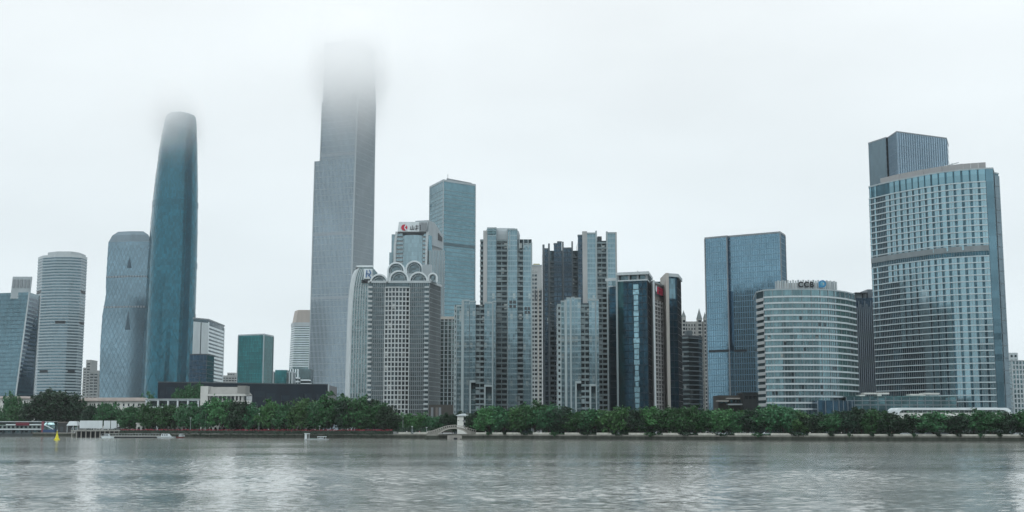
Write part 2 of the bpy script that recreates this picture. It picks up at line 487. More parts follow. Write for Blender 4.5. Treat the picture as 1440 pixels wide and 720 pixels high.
# --- leaning glass office block at the left edge of the frame
gA = glass('slate blue glass', (0.125, 0.215, 0.255), (1.7, 4.0), lines=0.07, linec=0.75, var=0.12)
gAd = glass('deep navy glass', (0.02, 0.06, 0.10), (1.6, 3.9), var=0.35)
def lean_ring(py, b, c):
    L = pts3([(-45, 1262, py), (b, 1245, py), (c, 1278, py)])
    return L + [P2(c - 4, 1330, py), P2(-45, 1330, py)]
rA = [(Z0, lean_ring(600, 16, 44)), (Zp(555, 1245), lean_ring(555, 22, 47)), (Zp(411, 1245), lean_ring(411, 41, 56.5))]
t = Tower('office_tower', 'slant-edged glass office block with a louvred roof box, at the left edge', 'office tower', rA, gA)
t.bands('floor_band', frange(Z0 + 8, rA[-1][0] - 2, 4.0), 0.25, 0.12, gAd)
t.bands('side_band', frange(Z0 + 8.8, rA[-1][0] - 4, 4.0), 2.3, 0.1, gAd, sel=(1, 2))
t.bars('edge_fin', [1], 60, 1.0, 0.7, offwhite, each=True)
mb = MB(); zt = rA[-1][0]
a0, a1 = P2(15, 1248, 408), P2(42, 1248, 408); c0, c1 = P2(18, 1248, 389), P2(45, 1248, 389); zc = Zp(389, 1248)
mb.loft([(zt - 6, [a0, a1, a1 + Vector((-3, 9)), a0 + Vector((0, 9))]), (zc, [c0, c1, c1 + Vector((-3, 9)), c0 + Vector((0, 9))])])
crown = t.part('roof_box', mb, palegrey)
for k in range(5):
    mb = MB(); u = 0.12 + k * 0.19
    p = a0.lerp(a1, u); q = c0.lerp(c1, u)
    z_a, z_b = zt + 5, zc - 3
    pa = p.lerp(q, 0.5); mb.box(pa.x - 1.1, pa.x + 1.1, 1247.3, 1248.2, z_a, z_b)
    t.part('louvre', mb, midgrey, crown)

# --- banded round-cornered tower
gB = glass('grey green glass', (0.10, 0.17, 0.205), (1.8, 3.5), var=0.25)
fb = [(49, 1524, 460), (56, 1506, 460), (73, 1498, 460), (95, 1498, 460), (110, 1505, 460), (118, 1524, 460)]
fp = pts3(fb)
polyB = fp + [fp[-1] + Vector((-15, 40)), fp[0] + Vector((1, 40))]
zB = Zp(362, 1500)
t = Tower('banded_tower', 'pale banded office tower with rounded corners, behind the biggest dark tree', 'office tower', prism_rings(polyB, zB), gB)
t.bands('floor_band', frange(Z0 + 2, zB, 3.5), 1.55, 0.45, solid('silver band', (0.30, 0.36, 0.385), 0.4, var=0.06))
for zz, e in ((Zp(411, 1500), (0, 4)), (Zp(455, 1500), (2, 4)), (Zp(524, 1500), (1, 3))):
    for k in e:
        A_, B_ = polyB[k], polyB[k + 1]
        mb = MB(); tt = (B_ - A_).normalized(); L_ = (B_ - A_).length
        mb.obox(A_, tt, L_ * .2, L_ * .85, 0.2, 0.75, zz, zz + 3.0); t.part('refuge_opening', mb, nearblack)
cp = pts3([(67, 1512, 362), (80, 1502, 362), (99, 1502, 362), (111, 1512, 362)])
mb = MB(); mb.prism(cp + [cp[-1] + Vector((0, 24)), cp[0] + Vector((0, 24))], zB, Zp(353.5, 1502))
t.part('crown', mb, offwhite)
mb = MB(); mb.strip(polyB, zB, zB + 3.2, 0.3, -0.6, True); t.part('parapet', mb, offwhite)

# --- faceted waisted tower with lattice skin
gC = glass('steel blue lattice glass', (0.17, 0.265, 0.32), (3.0, 4.2), var=0.12, tilt=0.008, wob=0.004)
def ringC(py, l, mid, r):
    F_ = pts3([(l, 1800, py), (l + (mid - l) * .5, 1795, py), (mid, 1790, py), (mid + (r - mid) * .5, 1791, py), (r, 1792, py)])
    return F_ + [F_[-1] + Vector((-14, 40)), F_[0] + Vector((0, 40))]
outC = [(600, 138, 176, 206), (557, 140, 178, 209), (530, 140, 178, 210), (484, 141, 179, 211), (441, 144, 180.5, 212), (413, 149, 181, 212),
        (393, 149, 181.5, 212), (360, 151, 182.5, 213), (338, 152.5, 183, 213)]
rC = [(max(Z0, Zp(py, 1780)) if py < 600 else Z0, ringC(py, l, mm, r)) for py, l, mm, r in outC]
t = Tower('lattice_tower', 'blue grey faceted tower with a narrow waist, left of the tall round-shouldered tower', 'skyscraper', rC, gC)
ztC = rC[-1][0]
cr = pts3([(160, 1796, 334), (172, 1780, 334), (196, 1780, 334), (206, 1796, 334)])
mb = MB(); R0 = rC[-1][1]
R1 = [p.lerp(Vector((sum(q.x for q in R0) / 7, sum(q.y for q in R0) / 7)), 0.16) for p in R0]
R2 = [p.lerp(Vector((sum(q.x for q in R0) / 7, sum(q.y for q in R0) / 7)), 0.42) for p in R0]
mb.loft([(ztC, R0), (Zp(328, 1780), R1), (Zp(322.5, 1780), R2)]); t.part('crown', mb, solid('blue grey crown', (0.15, 0.215, 0.255), .5))
# diagonal lattice ribs on the four front facets
lat = glass('lattice rib', (0.14, 0.23, 0.285), (5, 5), var=0.05)
mb = MB()
zsC = frange(Z0 + 6, ztC - 8, 14.0)
for e_, nd in ((0, 3), (1, 3), (2, 3), (3, 3)):
    for j in range(len(zsC) - 1):
        za, zb = zsC[j], zsC[j + 1]
        Ra, Rb = t.at(za), t.at(zb)
        for k in range(nd):
            for (u0, u1) in ((k / nd, (k + 1) / nd), ((k + 1) / nd, k / nd)):
                a = Ra[e_].lerp(Ra[e_ + 1], u0); b_ = Rb[e_].lerp(Rb[e_ + 1], u1)
                tt = (Ra[e_ + 1] - Ra[e_]).normalized(); nn = Vector((tt.y, -tt.x)) * 0.25
                w = tt * 0.35
                q = [a - w + nn, a + w + nn, b_ + w + nn, b_ - w + nn]
                mb.quad([(q[0].x, q[0].y, za), (q[1].x, q[1].y, za), (q[2].x, q[2].y, zb), (q[3].x, q[3].y, zb)])
t.part('lattice_rib', mb, lat, kind='stuff')
for py_, side in ((388, 0), (388, 2), (431, 0), (431, 2)):
    z_ = Zp(py_, 1775); R = t.at(z_)
    for seg in (0, 1):
        A_, B_ = R[side + seg], R[side + seg + 1]; L_ = (B_ - A_).length; tt = (B_ - A_).normalized()
        for k in range(4):
            mb = MB(); u = L_ * (k + 0.15) / 4
            mb.obox(A_, tt, u, u + L_ * 0.17, 0.1, 0.6, z_, z_ + 2.4); t.part('sky_window', mb, midgrey)
for pa, pb, wv in ((358, 374, 6.5), (434, 462, 5.5)):
    za, zb = Zp(pb, 1768), Zp(pa, 1768); xa = Xp(182 if pa < 400 else 179.5, pb, 1768)
    R = t.at(za); a = R[2]; Rt = t.at(zb)[2]
    mb = MB()
    for s_ in (-1, 1):
        o_ = R[2 - 0].lerp(R[1] if s_ < 0 else R[3], 0.22)
        q = [(a.x, a.y - 0.5, za), (o_.x, o_.y - 0.5, za), (Rt.x, Rt.y - 0.5, zb)]
        mb.quad(q if s_ > 0 else [q[1], q[0], q[2]])
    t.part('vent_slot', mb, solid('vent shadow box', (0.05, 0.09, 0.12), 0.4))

# --- round-shouldered tapered diagrid tower
gD = glass('deep teal glass', (0.021, 0.118, 0.162), (2.2, 4.5), var=0.3, tilt=0.008, wob=0.005)
outD = [(600, 195, 264), (562, 198.5, 266.5), (507, 201, 269.5), (446, 204, 272), (384, 207, 274), (323, 211, 275.5), (262, 217, 276),
        (207, 224.5, 275.5), (185, 228.5, 275), (172, 231, 274.5), (165, 232.5, 274), (162, 234.5, 272.5), (160.5, 239, 269)]
NS = 36
def ringD(py, l, r):
    xl, xr = Xp(l, py, 1760), Xp(r, py, 1760); cx, hw = (xl + xr) / 2, (xr - xl) / 2
    out = []
    for k in range(NS):
        a = pi + 2 * pi * k / NS              # start at the left, walk along the front
        rr = hw * (1 + 0.07 * cos(3 * (a + pi / 2)))
        out.append(Vector((cx + rr * cos(a), 1760 + rr * sin(a))))
    return out
rD = [(Z0 if py == 600 else Zp(py, 1760), ringD(py, l, r)) for py, l, r in outD]
t = Tower('tapered_tower', 'tall teal glass tower with curved tapering sides, its top fading into cloud', 'skyscraper', rD, gD)
ribD = glass('teal diagrid rib', (0.026, 0.132, 0.178), (5, 5), var=0.1)
nlev = 14; zD0, zD1 = Z0 + 1, rD[-2][0]
for j in range(nlev):
    za = zD0 + (zD1 - zD0) * j / nlev; zb = zD0 + (zD1 - zD0) * (j + 1) / nlev
    for k in range(0, NS // 2 + 1, 3):
        for dk in (3, -3):
            mb = MB()
            for i in range(3):
                z_a = za + (zb - za) * i / 3; z_b = za + (zb - za) * (i + 1) / 3
                ka = (k + (dk // 3) * i + (0 if j % 2 == 0 else 0)) % NS; kb = (k + (dk // 3) * (i + 1)) % NS
                Ra, Rb = t.at(z_a), t.at(z_b)
                a, b_ = Ra[ka], Rb[kb]; c_ = sum((p for p in Ra), Vector((0, 0))) / NS
                na = (a - c_).normalized() * 0.3; nb_ = (b_ - c_).normalized() * 0.3
                tw = Vector((-na.y, na.x)).normalized() * 0.4
                q = [a + na - tw, a + na + tw, b_ + nb_ + tw, b_ + nb_ - tw]
                mb.quad([(q[0].x, q[0].y, z_a), (q[1].x, q[1].y, z_a), (q[2].x, q[2].y, z_b), (q[3].x, q[3].y, z_b)])
            t.part('diagonal_brace', mb, ribD)
for py_ in (292, 377, 449):
    t.bands('mechanical_floor', [Zp(py_, 1760)], 8.0, 0.5, glass('dark teal louvre', (0.022, 0.11, 0.15), (2, 4), var=0.2))

# --- small dark block and white banded tower to the right of it
t = Tower('dark_block', 'small dark navy block at the foot of the tapered teal tower', 'building',
          prism_rings(rect((266, 1210), (290, 1210), 30, 530), Zp(499, 1210)), gAd)
t.bands('floor_band', frange(Z0 + 6, Zp(503, 1210), 4.0), 0.5, 0.15, darkgrey)
t.bars('mullion', [0], 3.0, 0.25, 0.25, darkgrey)
t.cap('parapet', Zp(499, 1210), Zp(499, 1210) + 1.0, 0.3, darkgrey, inn=-0.4)
pE = para([(272, 1375), (293, 1395), (315, 1480)], 460)
zE = Zp(450.5, 1395)
t = Tower('white_banded_block', 'white office block with dark window bands, right of the tapered teal tower', 'office building', prism_rings(pE, zE),
          glass('dark band glass', (0.07, 0.11, 0.13), (1.6, 3.6)))
t.bands('spandrel', frange(Z0 + 2, zE - 7, 4.1), 2.1, 0.4, white, sel=(1, 2))
for u0, u1 in ((0.0, 0.44), (0.52, 1.0)):
    L_ = (pE[1] - pE[0]).length; tt = (pE[1] - pE[0]).normalized(); mb = MB()
    mb.obox(pE[0], tt, L_ * u0, L_ * u1, -0.2, 0.8, Z0, zE - 3); t.part('stone_pier', mb, offwhite)
t.cap('roof_slab', zE, zE + 1.5, 0.8, midgrey)
t.bars('corner_fin', [1], 200, 1.6, 0.8, white, each=True, z1=zE - 2)

# --- teal glass cube
gF = glass('bright teal glass', (0.022, 0.12, 0.13), (1.5, 3.8), lines=0.1, linec=1.7, var=0.3)
pF = para([(335, 1310), (371, 1296), (384.5, 1325)], 480)
zF = Zp(471.5, 1300)
t = Tower('teal_glass_block', 'bluish green glass block standing alone above the black museum slab', 'office building', prism_rings(pF, zF), gF)
t.bands('floor_band', frange(Z0 + 4, zF, 3.9), 0.35, 0.12, glass('teal spandrel', (0.035, 0.15, 0.155), (2, 2)))
t.bars('mullion', [0, 1], 3.0, 0.2, 0.25, glass('teal spandrel', (0.035, 0.15, 0.155), (2, 2)))
t.cap('parapet', zF, zF + 1.4, 0.25, palegrey, inn=-0.5)
t.bars('corner_mullion', [0, 1], 300, 0.8, 0.5, palegrey, each=True)

# --- pale banded tower with tapered tan crown
def ringG(py, l, r):
    F_ = pts3([(l, 2030, py), (l + 5, 2008, py), (r - 3, 2008, py), (r, 2030, py)]); return F_ + [F_[-1] + Vector((0, 30)), F_[0] + Vector((0, 30))]
rG = [(Z0, ringG(600, 402, 437)), (Zp(518, 2010), ringG(518, 406.5, 440)), (Zp(458, 2010), ringG(458, 410, 442))]
t = Tower('crowned_tower', 'pale tower with white floor bands and a tan tapered crown, left of the tallest tower', 'office tower', rG,
          glass('green band glass', (0.13, 0.2, 0.21), (1.6, 3.6)))
t.bands('floor_band', frange(Zp(516, 2010), rG[-1][0] - 1, 3.62), 1.9, 0.5, white)
mb = MB(); mb.loft([(rG[-1][0], ringG(458, 410, 442)), (Zp(436, 2010), ringG(436, 414.5, 442))])
t.part('crown', mb, solid('tan louvre', (0.40, 0.37, 0.34), 0.7, var=0.08))
mb = MB(); mb.strip(ringG(458, 410, 442), rG[-1][0] - 1, rG[-1][0] + 5, 1.0, -0.5, True); t.part('cornice', mb, offwhite)

# --- tallest tower: stepped, pale terracotta fins
gH = glass('pale blue grey glass', (0.21, 0.29, 0.345), (1.6, 4.4), var=0.10, tilt=0.006, wob=0.006)
def ringH(py, a, b_, c):
    F_ = pts3([(a, 1765, py), (b_, 1745, py), (c, 1800, py)]); return F_ + [F_[-1] + Vector((-30, 42)), F_[0] + Vector((8, 70))]
rH = [(Z0, ringH(600, 432, 490, 520)), (Zp(420, 1750), ringH(420, 437.5, 493.5, 523.5)), (Zp(300, 1750), ringH(300, 440.8, 497, 525.5)), (Zp(224, 1750), ringH(224, 443, 499.5, 526.5)),
      (Zp(223.4, 1750), ringH(223, 450.5, 499.5, 526.5)), (Zp(140, 1750), ringH(140, 453.5, 502.5, 528)), (Zp(139.4, 1750), ringH(139, 455, 502.5, 528)), (Zp(56, 1750), ringH(56, 457.5, 504, 526))]
t = Tower('tallest_tower', 'tallest pale grey skyscraper with a stepped left edge, its head hidden in cloud', 'skyscraper', rH, gH)
finH = solid('pale terracotta fin', (0.35, 0.405, 0.435), 0.45, var=0.05)
t.bars('fin', [0, 1], 2.1, 0.55, 0.45, finH)
t.bars('corner_fin', [0, 1], 300, 1.4, 0.8, finH, each=True)
t.bands('floor_line', frange(Z0 + 20, rH[-1][0] - 3, 8.8), 0.4, 0.2, finH)
for py_ in (218, 330, 420):
    t.bands('mechanical_band', [Zp(py_, 1750)], 4.0, 0.3, sel=(0, 1), mat= solid('terracotta screen', (0.25, 0.30, 0.34), 0.5, var=0.05))

# --- curved-front tower with blue sign, left of the arched roof
gI = glass('sage glass', (0.16, 0.235, 0.25), (1.4, 3.5), var=0.25)
def ringI(py, l):
    F_ = pts3([(l, 945, py), (l + 4.5, 930, py), (524, 930, py)]); return F_ + [F_[-1] + Vector((0, 34)), F_[0] + Vector((4, 34))]
outI = [(600, 485.5), (557, 487), (460, 489.8), (425, 491.2), (405, 493), (390, 495.5), (382, 498), (376, 501)]
rI = [(Z0 if py == 600 else Zp(py, 930), ringI(py, l)) for py, l in outI]
t = Tower('curved_shoulder_tower', 'pale striped tower with curved left shoulder and blue sign, left of the scalloped arches', 'office tower', rI, gI)
t.bands('floor_band', frange(Z0 + 3, Zp(400, 930), 3.6), 0.45, 0.2, palegrey)
t.bars('stripe', [1], 2.2, 0.6, 0.5, offwhite, z1=Zp(378, 930))
t.bars('edge_rib', [0], 2.4, 1.1, 0.9, white, each=True, z1=Zp(377, 930))
mb = MB(); mb.prism([P2(501, 929, 376), P2(524.5, 929, 376), P2(524.5, 950, 376), P2(501, 950, 376)], Zp(376, 930), Zp(373.3, 930)); t.part('roof_edge', mb, white)
mb = MB(); mb.box(Xp(512, 385, 929), Xp(523.5, 385, 929), 927.8, 929.4, Zp(392, 928), Zp(378, 928)); sg = t.part('sign_panel', mb, white)
blue = solid('sign blue', (0.08, 0.17, 0.35), 0.5, var=0.02)
def strokes(t, parent, lst, Y, mat, name='sign_stroke', thick=0.35):
    """letter strokes: px0, py0, px1, py1, width in px; on a plane facing the river"""
    for x0, y0, x1, y1, w in lst:
        a = Vector((Xp(x0, y0, Y), Zp(y0, Y))); b_ = Vector((Xp(x1, y1, Y), Zp(y1, Y)))
        d = (b_ - a).normalized(); nn = Vector((-d.y, d.x)) * (w * Y / FPX / 2); mb = MB()
        c = [a - nn, b_ - nn, b_ + nn, a + nn]
        mb.quad([(p.x, Y - thick, p.y) for p in c])
        for i in range(4):
            p, q = c[i], c[(i + 1) % 4]; mb.quad([(q.x, Y - thick, q.y), (p.x, Y - thick, p.y), (p.x, Y, p.y), (q.x, Y, q.y)])
        t.part(name, mb, mat, parent)
strokes(t, sg, [(516, 380, 515, 390, 1.6), (519.5, 379.5, 521.5, 384, 1.5), (521.5, 384, 518, 388, 1.5), (515, 385, 519, 385, 1.2), (519, 387, 521.5, 391, 1.3)], 927.7, blue)
mb = MB(); mb.box(Xp(508.5, 396, 929), Xp(520.5, 396, 929), 927.9, 929.2, Zp(397.5, 928), Zp(393.5, 928)); t.part('plant_room_slot', mb, nearblack)

# --- scalloped arch tower
YJ = 885
def jx(px, py=480): return Xp(px, py, YJ)
zJ = Zp(398, YJ)
gJ = glass('smoky grid glass', (0.085, 0.125, 0.14), (1.3, 3.3), var=0.3)
pJ = [Vector((jx(518), YJ)), Vector((jx(603.5), YJ)), Vector((Xp(619, 480, 912), 912)), Vector((jx(600), 930)), Vector((jx(520), 930))]
t = Tower('arched_roof_tower', 'grey gridded tower topped by scalloped white arches in two rows', 'residential tower', prism_rings(pJ, zJ), gJ)
FH = 3.27
fz = frange(Z0 + 9, zJ - 1, FH)
frm = solid('grid frame', (0.43, 0.47, 0.48), 0.7, var=0.15)
frm2 = solid('grey grid frame', (0.22, 0.25, 0.26), 0.7, var=0.12)
# protruding middle bay with the bold square window grid
midp = arc_pts(Vector((jx(541), YJ - 1.2)), Vector((jx(575.5), YJ - 1.2)), 1.6, 6)
mbm = MB(); mbm.prism(midp + [Vector((jx(575.5), YJ + 1)), Vector((jx(541), YJ + 1))], Z0 + 9, zJ - 4)
t.part('centre_bay', mbm, glass('dark punched glass', (0.045, 0.065, 0.075), (2.4, 3.3), var=0.5, blind=0.06))
mb = MB(); mb.strip([p - Vector((0, 0)) for p in midp], 0, .85, 0.55, -0.2); me = mb.mesh('frame_rail', frm, (t.org.x, t.org.y, 0))
for z in fz: link('frame_rail', me, t.root, (0, 0, z - t.org.z))
for k in range(8):
    u = k / 7; i = min(5, int(u * 6)); p = midp[i].lerp(midp[i + 1], u * 6 - i)
    mb = MB(); mb.box(p.x - 0.36, p.x + 0.36, p.y - 0.5, p.y + 0.3, Z0 + 9, zJ - 4); t.part('frame_post', mb, frm)
# finer grids on both sides
for a_, b_ in ((524, 541), (575.5, 597)):
    L_ = jx(b_) - jx(a_)
    mb = MB(); mb.box(jx(a_), jx(b_), YJ - 0.35, YJ + 0.1, 0, 0.55); me = mb.mesh('side_rail', frm2, (t.org.x, t.org.y, 0))
    for z in fz: link('side_rail', me, t.root, (0, 0, z - t.org.z))
    k = round(L_ / 1.35); mb = MB()
    for j in range(k + 1):
        x = jx(a_) + L_ * j / k; mb.box(x - 0.16, x + 0.16, YJ - 0.5, YJ + 0.05, Z0 + 6, zJ)
    t.part('side_mullion', mb, frm2, kind='stuff')
# balcony stacks at both corners
for a_, b_ in ((518, 523.5), (597.5, 603.2)):
    mb = MB(); mb.box(jx(a_) - 0.5, jx(b_) - 0.4, YJ - 1.5, YJ - 0.02, 0, 1.4); me = mb.mesh('balcony', offwhite if a_ > 590 else frm, (t.org.x, t.org.y, 0))
    for z in fz: link('balcony', me, t.root, (0, 0, z - t.org.z))
mb = MB()
t.bands('side_floor_line', fz, 0.35, 0.15, frm2, sel=(1, 2))
t.bars('side_mullion', [1], 2.6, 0.2, 0.2, frm2)
mb = MB(); mb.strip(pJ, zJ, zJ + 1.6, 0.9, -1.0, True); t.part('cornice', mb, offwhite)
# arches
def arch(cx_px, top_py, r_px, Y, depth):
    cx = Xp(cx_px, 390, Y); zt_ = Zp(top_py, Y); r = r_px * Y / FPX; zc_ = zt_ - r
    zb_ = zJ + 1.0
    mb = MB(); n_ = 14
    prof = [(cx - r, zb_)] + [(cx - r * cos(pi * k / n_), zc_ + r * sin(pi * k / n_)) for k in range(n_ + 1)] + [(cx + r, zb_)]
    inn_ = [(cx - r + 1.1, zb_)] + [(cx - (r - 1.1) * cos(pi * k / n_), zc_ + (r - 1.1) * sin(pi * k / n_)) for k in range(n_ + 1)] + [(cx + r - 1.1, zb_)]
    for k in range(len(prof) - 1):
        a, b_, c, d = prof[k], prof[k + 1], inn_[k + 1], inn_[k]
        mb.quad([(a[0], Y - 0.6, a[1]), (d[0], Y - 0.6, d[1]), (c[0], Y - 0.6, c[1]), (b_[0], Y - 0.6, b_[1])])
        mb.quad([(a[0], Y - 0.6, a[1]), (b_[0], Y - 0.6, b_[1]), (b_[0], Y + 1.0, b_[1]), (a[0], Y + 1.0, a[1])])
        mb.quad([(d[0], Y - 0.6, d[1]), (d[0], Y + 1.0, d[1]), (c[0], Y + 1.0, c[1]), (c[0], Y - 0.6, c[1])])
    ar = t.part('arch', mb, white)
    mb = MB()   # vaulted glass roof behind the arch
    for k in range(len(inn_) - 1):
        a, b_ = inn_[k], inn_[k + 1]
        mb.quad([(a[0], Y + 0.9, a[1]), (b_[0], Y + 0.9, b_[1]), (b_[0], Y + depth, b_[1]), (a[0], Y + depth, a[1])])
    t.part('vault', mb, glass('vault glass', (0.2, 0.26, 0.27), (1.5, 1.5), var=0.15, metal=0.5), ar)
    mb = MB()
    for k in range(1, len(inn_) - 2):
        a, b_ = inn_[k], inn_[k + 1]
        mb.quad([(cx, Y + 1.6, zb_), (b_[0], Y + 1.6, b_[1]), (a[0], Y + 1.6, a[1])])
    t.part('tympanum', mb, glass('arch glass', (0.12, 0.165, 0.18), (1.5, 1.5), var=0.4), ar)
    mb = MB()
    for rr in (0.62,):
        q = [(cx - r * rr * cos(pi * k / n_), Y + 0.5, zc_ + r * rr * sin(pi * k / n_)) for k in range(n_ + 1)]
        mb.tube([(cx - r * rr, Y + 0.5, zb_)] + q + [(cx + r * rr, Y + 0.5, zb_)], 0.3, 4)
    t.part('inner_hoop', mb, palegrey, ar)
    for k in range(1, 6):
        a = pi * k / 6; mb = MB()
        mb.tube([(cx - r * .62 * cos(a), Y + .5, zc_ + r * .62 * sin(a)), (cx - (r - .6) * cos(a), Y + .3, zc_ + (r - .6) * sin(a))], 0.22, 4)
        t.part('spoke', mb, palegrey, ar)
for cxp in (557, 582.5): arch(cxp, 366.5 if cxp > 570 else 368.5, 12.6, YJ + 26, 14)
for cxp, tp, rr in ((533, 385, 13.0), (561, 380, 14.0), (588.5, 382, 13.5), (608.5, 383.5, 7.0)): arch(cxp, tp, rr, YJ - 0.4, 14)
mb = MB(); mb.box(jx(543), jx(577), YJ + 14, YJ + 24, zJ, Zp(381, YJ)); t.part('roof_hall', mb, palegrey)
mb = MB(); mb.box(jx(590), jx(603), YJ + 20, YJ + 30, zJ, Zp(372, YJ + 20)); t.part('stair_head', mb, palegrey)
mb = MB(); mb.box(jx(545), jx(571), YJ - 2.9, YJ, Z0, Z0 + 8.8); t.part('lobby', mb, darkgrey)

# --- stone and glass tower with red sign, behind the arches
YK = 1100
def kx(px, py=350): return Xp(px, py, YK)
gK = glass('pale sky glass', (0.22, 0.315, 0.35), (1.6, 3.7), var=0.12, lines=0.08, linec=0.85)
stK = solid('pale grey stone', (0.27, 0.295, 0.305), 0.7, var=0.1)
def ringK(py, l, r):
    F_ = pts3([(l, YK, py), (r, YK, py), (r + 21, YK + 34, py)]); return F_ + [F_[-1] + Vector((-6, 30)), F_[0] + Vector((4, 50))]
rK = [(Z0, ringK(600, 553, 597)), (Zp(420, YK), ringK(420, 554, 598)), (Zp(345, YK), ringK(345, 555.5, 600)), (Zp(326, YK), ringK(326, 558, 601))]
t = Tower('red_sign_tower', 'stone framed glass tower carrying a red and white roof sign, behind the scalloped arches', 'office tower', rK, stK, 'wall')
mb = MB(); mb.prism(arc_pts(Vector((kx(567), YK - 0.3)), Vector((kx(594), YK - 0.3)), 2.2, 6) + [Vector((kx(594), YK + 1)), Vector((kx(567), YK + 1))], Z0, Zp(331, YK))
t.part('bowed_glass', mb, gK)
fzK = frange(Zp(480, YK), Zp(331, YK), 3.7)
for a_, b_ in ((557.5, 566.5), (594.5, 600)):
    for z in fzK:
        mb = MB(); mb.box(kx(a_), kx(b_), YK - 0.7, YK - 0.02, z, z + 2.1); t.part('window', mb, gK)
t.bars('corner_pier', [0], 200, 2.0, 1.4, offwhite, each=True)
mb = MB(); mb.loft([(Zp(331, YK), pts3([(566, YK - 1.6, 331), (596, YK - 1.6, 331), (596, YK + 16, 331), (566, YK + 16, 331)])), (Zp(328, YK), pts3([(566, YK - 1.6, 331), (596, YK - 1.6, 331), (596, YK + 16, 331), (566, YK + 16, 331)]))])
t.part('louvre_slot', mb, nearblack)
mb = MB(); mb.loft([(Zp(326.2, YK), pts3([(559, YK - 2, 326), (600, YK - 2, 326), (600, YK + 14, 326), (559, YK + 14, 326)])), (Zp(312.5, YK), pts3([(561, YK - 2, 312), (601.5, YK - 2, 312), (601.5, YK + 14, 312), (561, YK + 14, 312)]))])
sg = t.part('sign_board', mb, white)
for k in range(6):
    mb = MB(); x = kx(590.5 + k * 1.9, 320); mb.box(x - 0.3, x + 0.3, YK - 2.8, YK - 2, Zp(326, YK), Zp(313, YK)); t.part('louvre', mb, midgrey)
red = solid('sign red', (0.45, 0.02, 0.05), 0.5, var=0.02)
ink = solid('sign ink', (0.10, 0.11, 0.12), 0.5, var=0.02)
YS = YK - 2.1
mb = MB(); cxs, czs = Xp(568.5, 320, YS), Zp(320, YS); R_ = 4.4 * YS / FPX
ringp = [(cxs + R_ * cos(2 * pi * k / 20), YS - .4, czs + R_ * sin(2 * pi * k / 20)) for k in range(20)]
mb.quad(ringp); 
for k in range(20):
    p, q = ringp[k], ringp[(k + 1) % 20]; mb.quad([(q[0], YS - .4, q[2]), (p[0], YS - .4, p[2]), (p[0], YS, p[2]), (q[0], YS, q[2])])
lg = t.part('sign_disc', mb, red, sg)
strokes(t, sg, [(570.8, 316.5, 568.7, 320, 1.5), (568.7, 320, 571.3, 323.8, 1.5)], YS - 0.45, white, thick=0.2)
strokes(t, sg, [(576.5, 322.5, 582.5, 322.5, 1.0), (577.5, 318.5, 577.5, 322.5, .9), (580, 317, 580, 322.5, .9), (582, 319, 582.2, 322, .8),
                (584, 318, 588.5, 318, .9), (586, 316.3, 586, 323.4, .9), (584.2, 321, 588.3, 321, .8),
                (584.2, 323.4, 585.6, 320.5, .8)], YS, ink)
strokes(t, sg, [(589.2, 317.5, 592.8, 317.5, .8), (591, 316.2, 591, 323.5, .8), (589.4, 320.4, 592.6, 320.4, .8), (589.4, 323.4, 592.8, 323.4, .8)], YS, ink)
mb = MB(); mb.box(kx(549.5, 330), kx(557.5, 330), YK + 8, YK + 30, Z0, Zp(329.5, YK + 8)); t.part('side_wing', mb, gK)
mb = MB(); mb.box(kx(547, 355), kx(552, 355), YK + 3, YK + 26, Z0, Zp(355, YK + 3)); t.part('side_wing', mb, gK)
# right flank: blue glass strip, gabled stone wall, lower glass wing
A_, B_ = P2(601.5, YK + 0.5, 340), P2(622, YK + 34, 340); tt = (B_ - A_).normalized(); L_ = (B_ - A_).length
mb = MB(); mb.obox(A_, tt, 0.3, L_ * 0.24, 0.0, 0.6, Z0, Zp(330, YK)); t.part('blue_glass_strip', mb, glass('strong blue glass', (0.05, 0.17, 0.22), (1.6, 3.7)))
mb = MB(); nn = Vector((tt.y, -tt.x))
def gp(u, d): return A_ + tt * (L_ * u) + nn * d
zg0, zg1, zg2 = Zp(345, YK + 10), Zp(311.5, YK + 8), Zp(332, YK + 34)
for d_, fl in ((0.5, 1), (-12, -1)):
    q = [(gp(0.0, d_).x, gp(0, d_).y, zg0), (gp(1, d_).x, gp(1, d_).y, zg0), (gp(1, d_).x, gp(1, d_).y, zg2), (gp(.42, d_).x, gp(.42, d_).y, zg1), (gp(.0, d_).x, gp(.0, d_).y, zg1)]
    mb.quad(q if fl > 0 else q[::-1])
for (u0, za), (u1, zb) in (((1, zg2), (.42, zg1)), ((.42, zg1), (0, zg1)), ((0, zg1), (0, zg0)), ((1, zg0), (1, zg2))):
    a, b_, c, d = gp(u0, .5), gp(u1, .5), gp(u1, -12), gp(u0, -12); mb.quad([(a.x, a.y, za), (d.x, d.y, za), (c.x, c.y, zb), (b_.x, b_.y, zb)])
t.part('gable', mb, solid('grey stone gable', (0.27, 0.315, 0.335), 0.6))
for k in range(4):
    mb = MB(); mb.obox(A_, tt, L_ * (.66 + k * .075), L_ * (.71 + k * .075), .5, .9, Zp(339, YK + 28), Zp(329, YK + 28) - k * 0.8); t.part('vent_louvre', mb, nearblack)
mb = MB(); q = [P2(603, YK + 1, 400), P2(624.5, YK + 2, 400), P2(626, YK + 34, 400), P2(604, YK + 34, 400)]
mb.prism(q, Z0, Zp(352, YK)); wg = t.part('lower_wing', mb, gK)
mb = MB()
for k in range(11):
    x = q[0].x + (q[1].x - q[0].x) * k / 10; mb.box(x - .25, x + .25, YK + 0.4, YK + 2, Z0, Zp(352, YK))
t.part('wing_mullion', mb, stK, wg, kind='stuff')

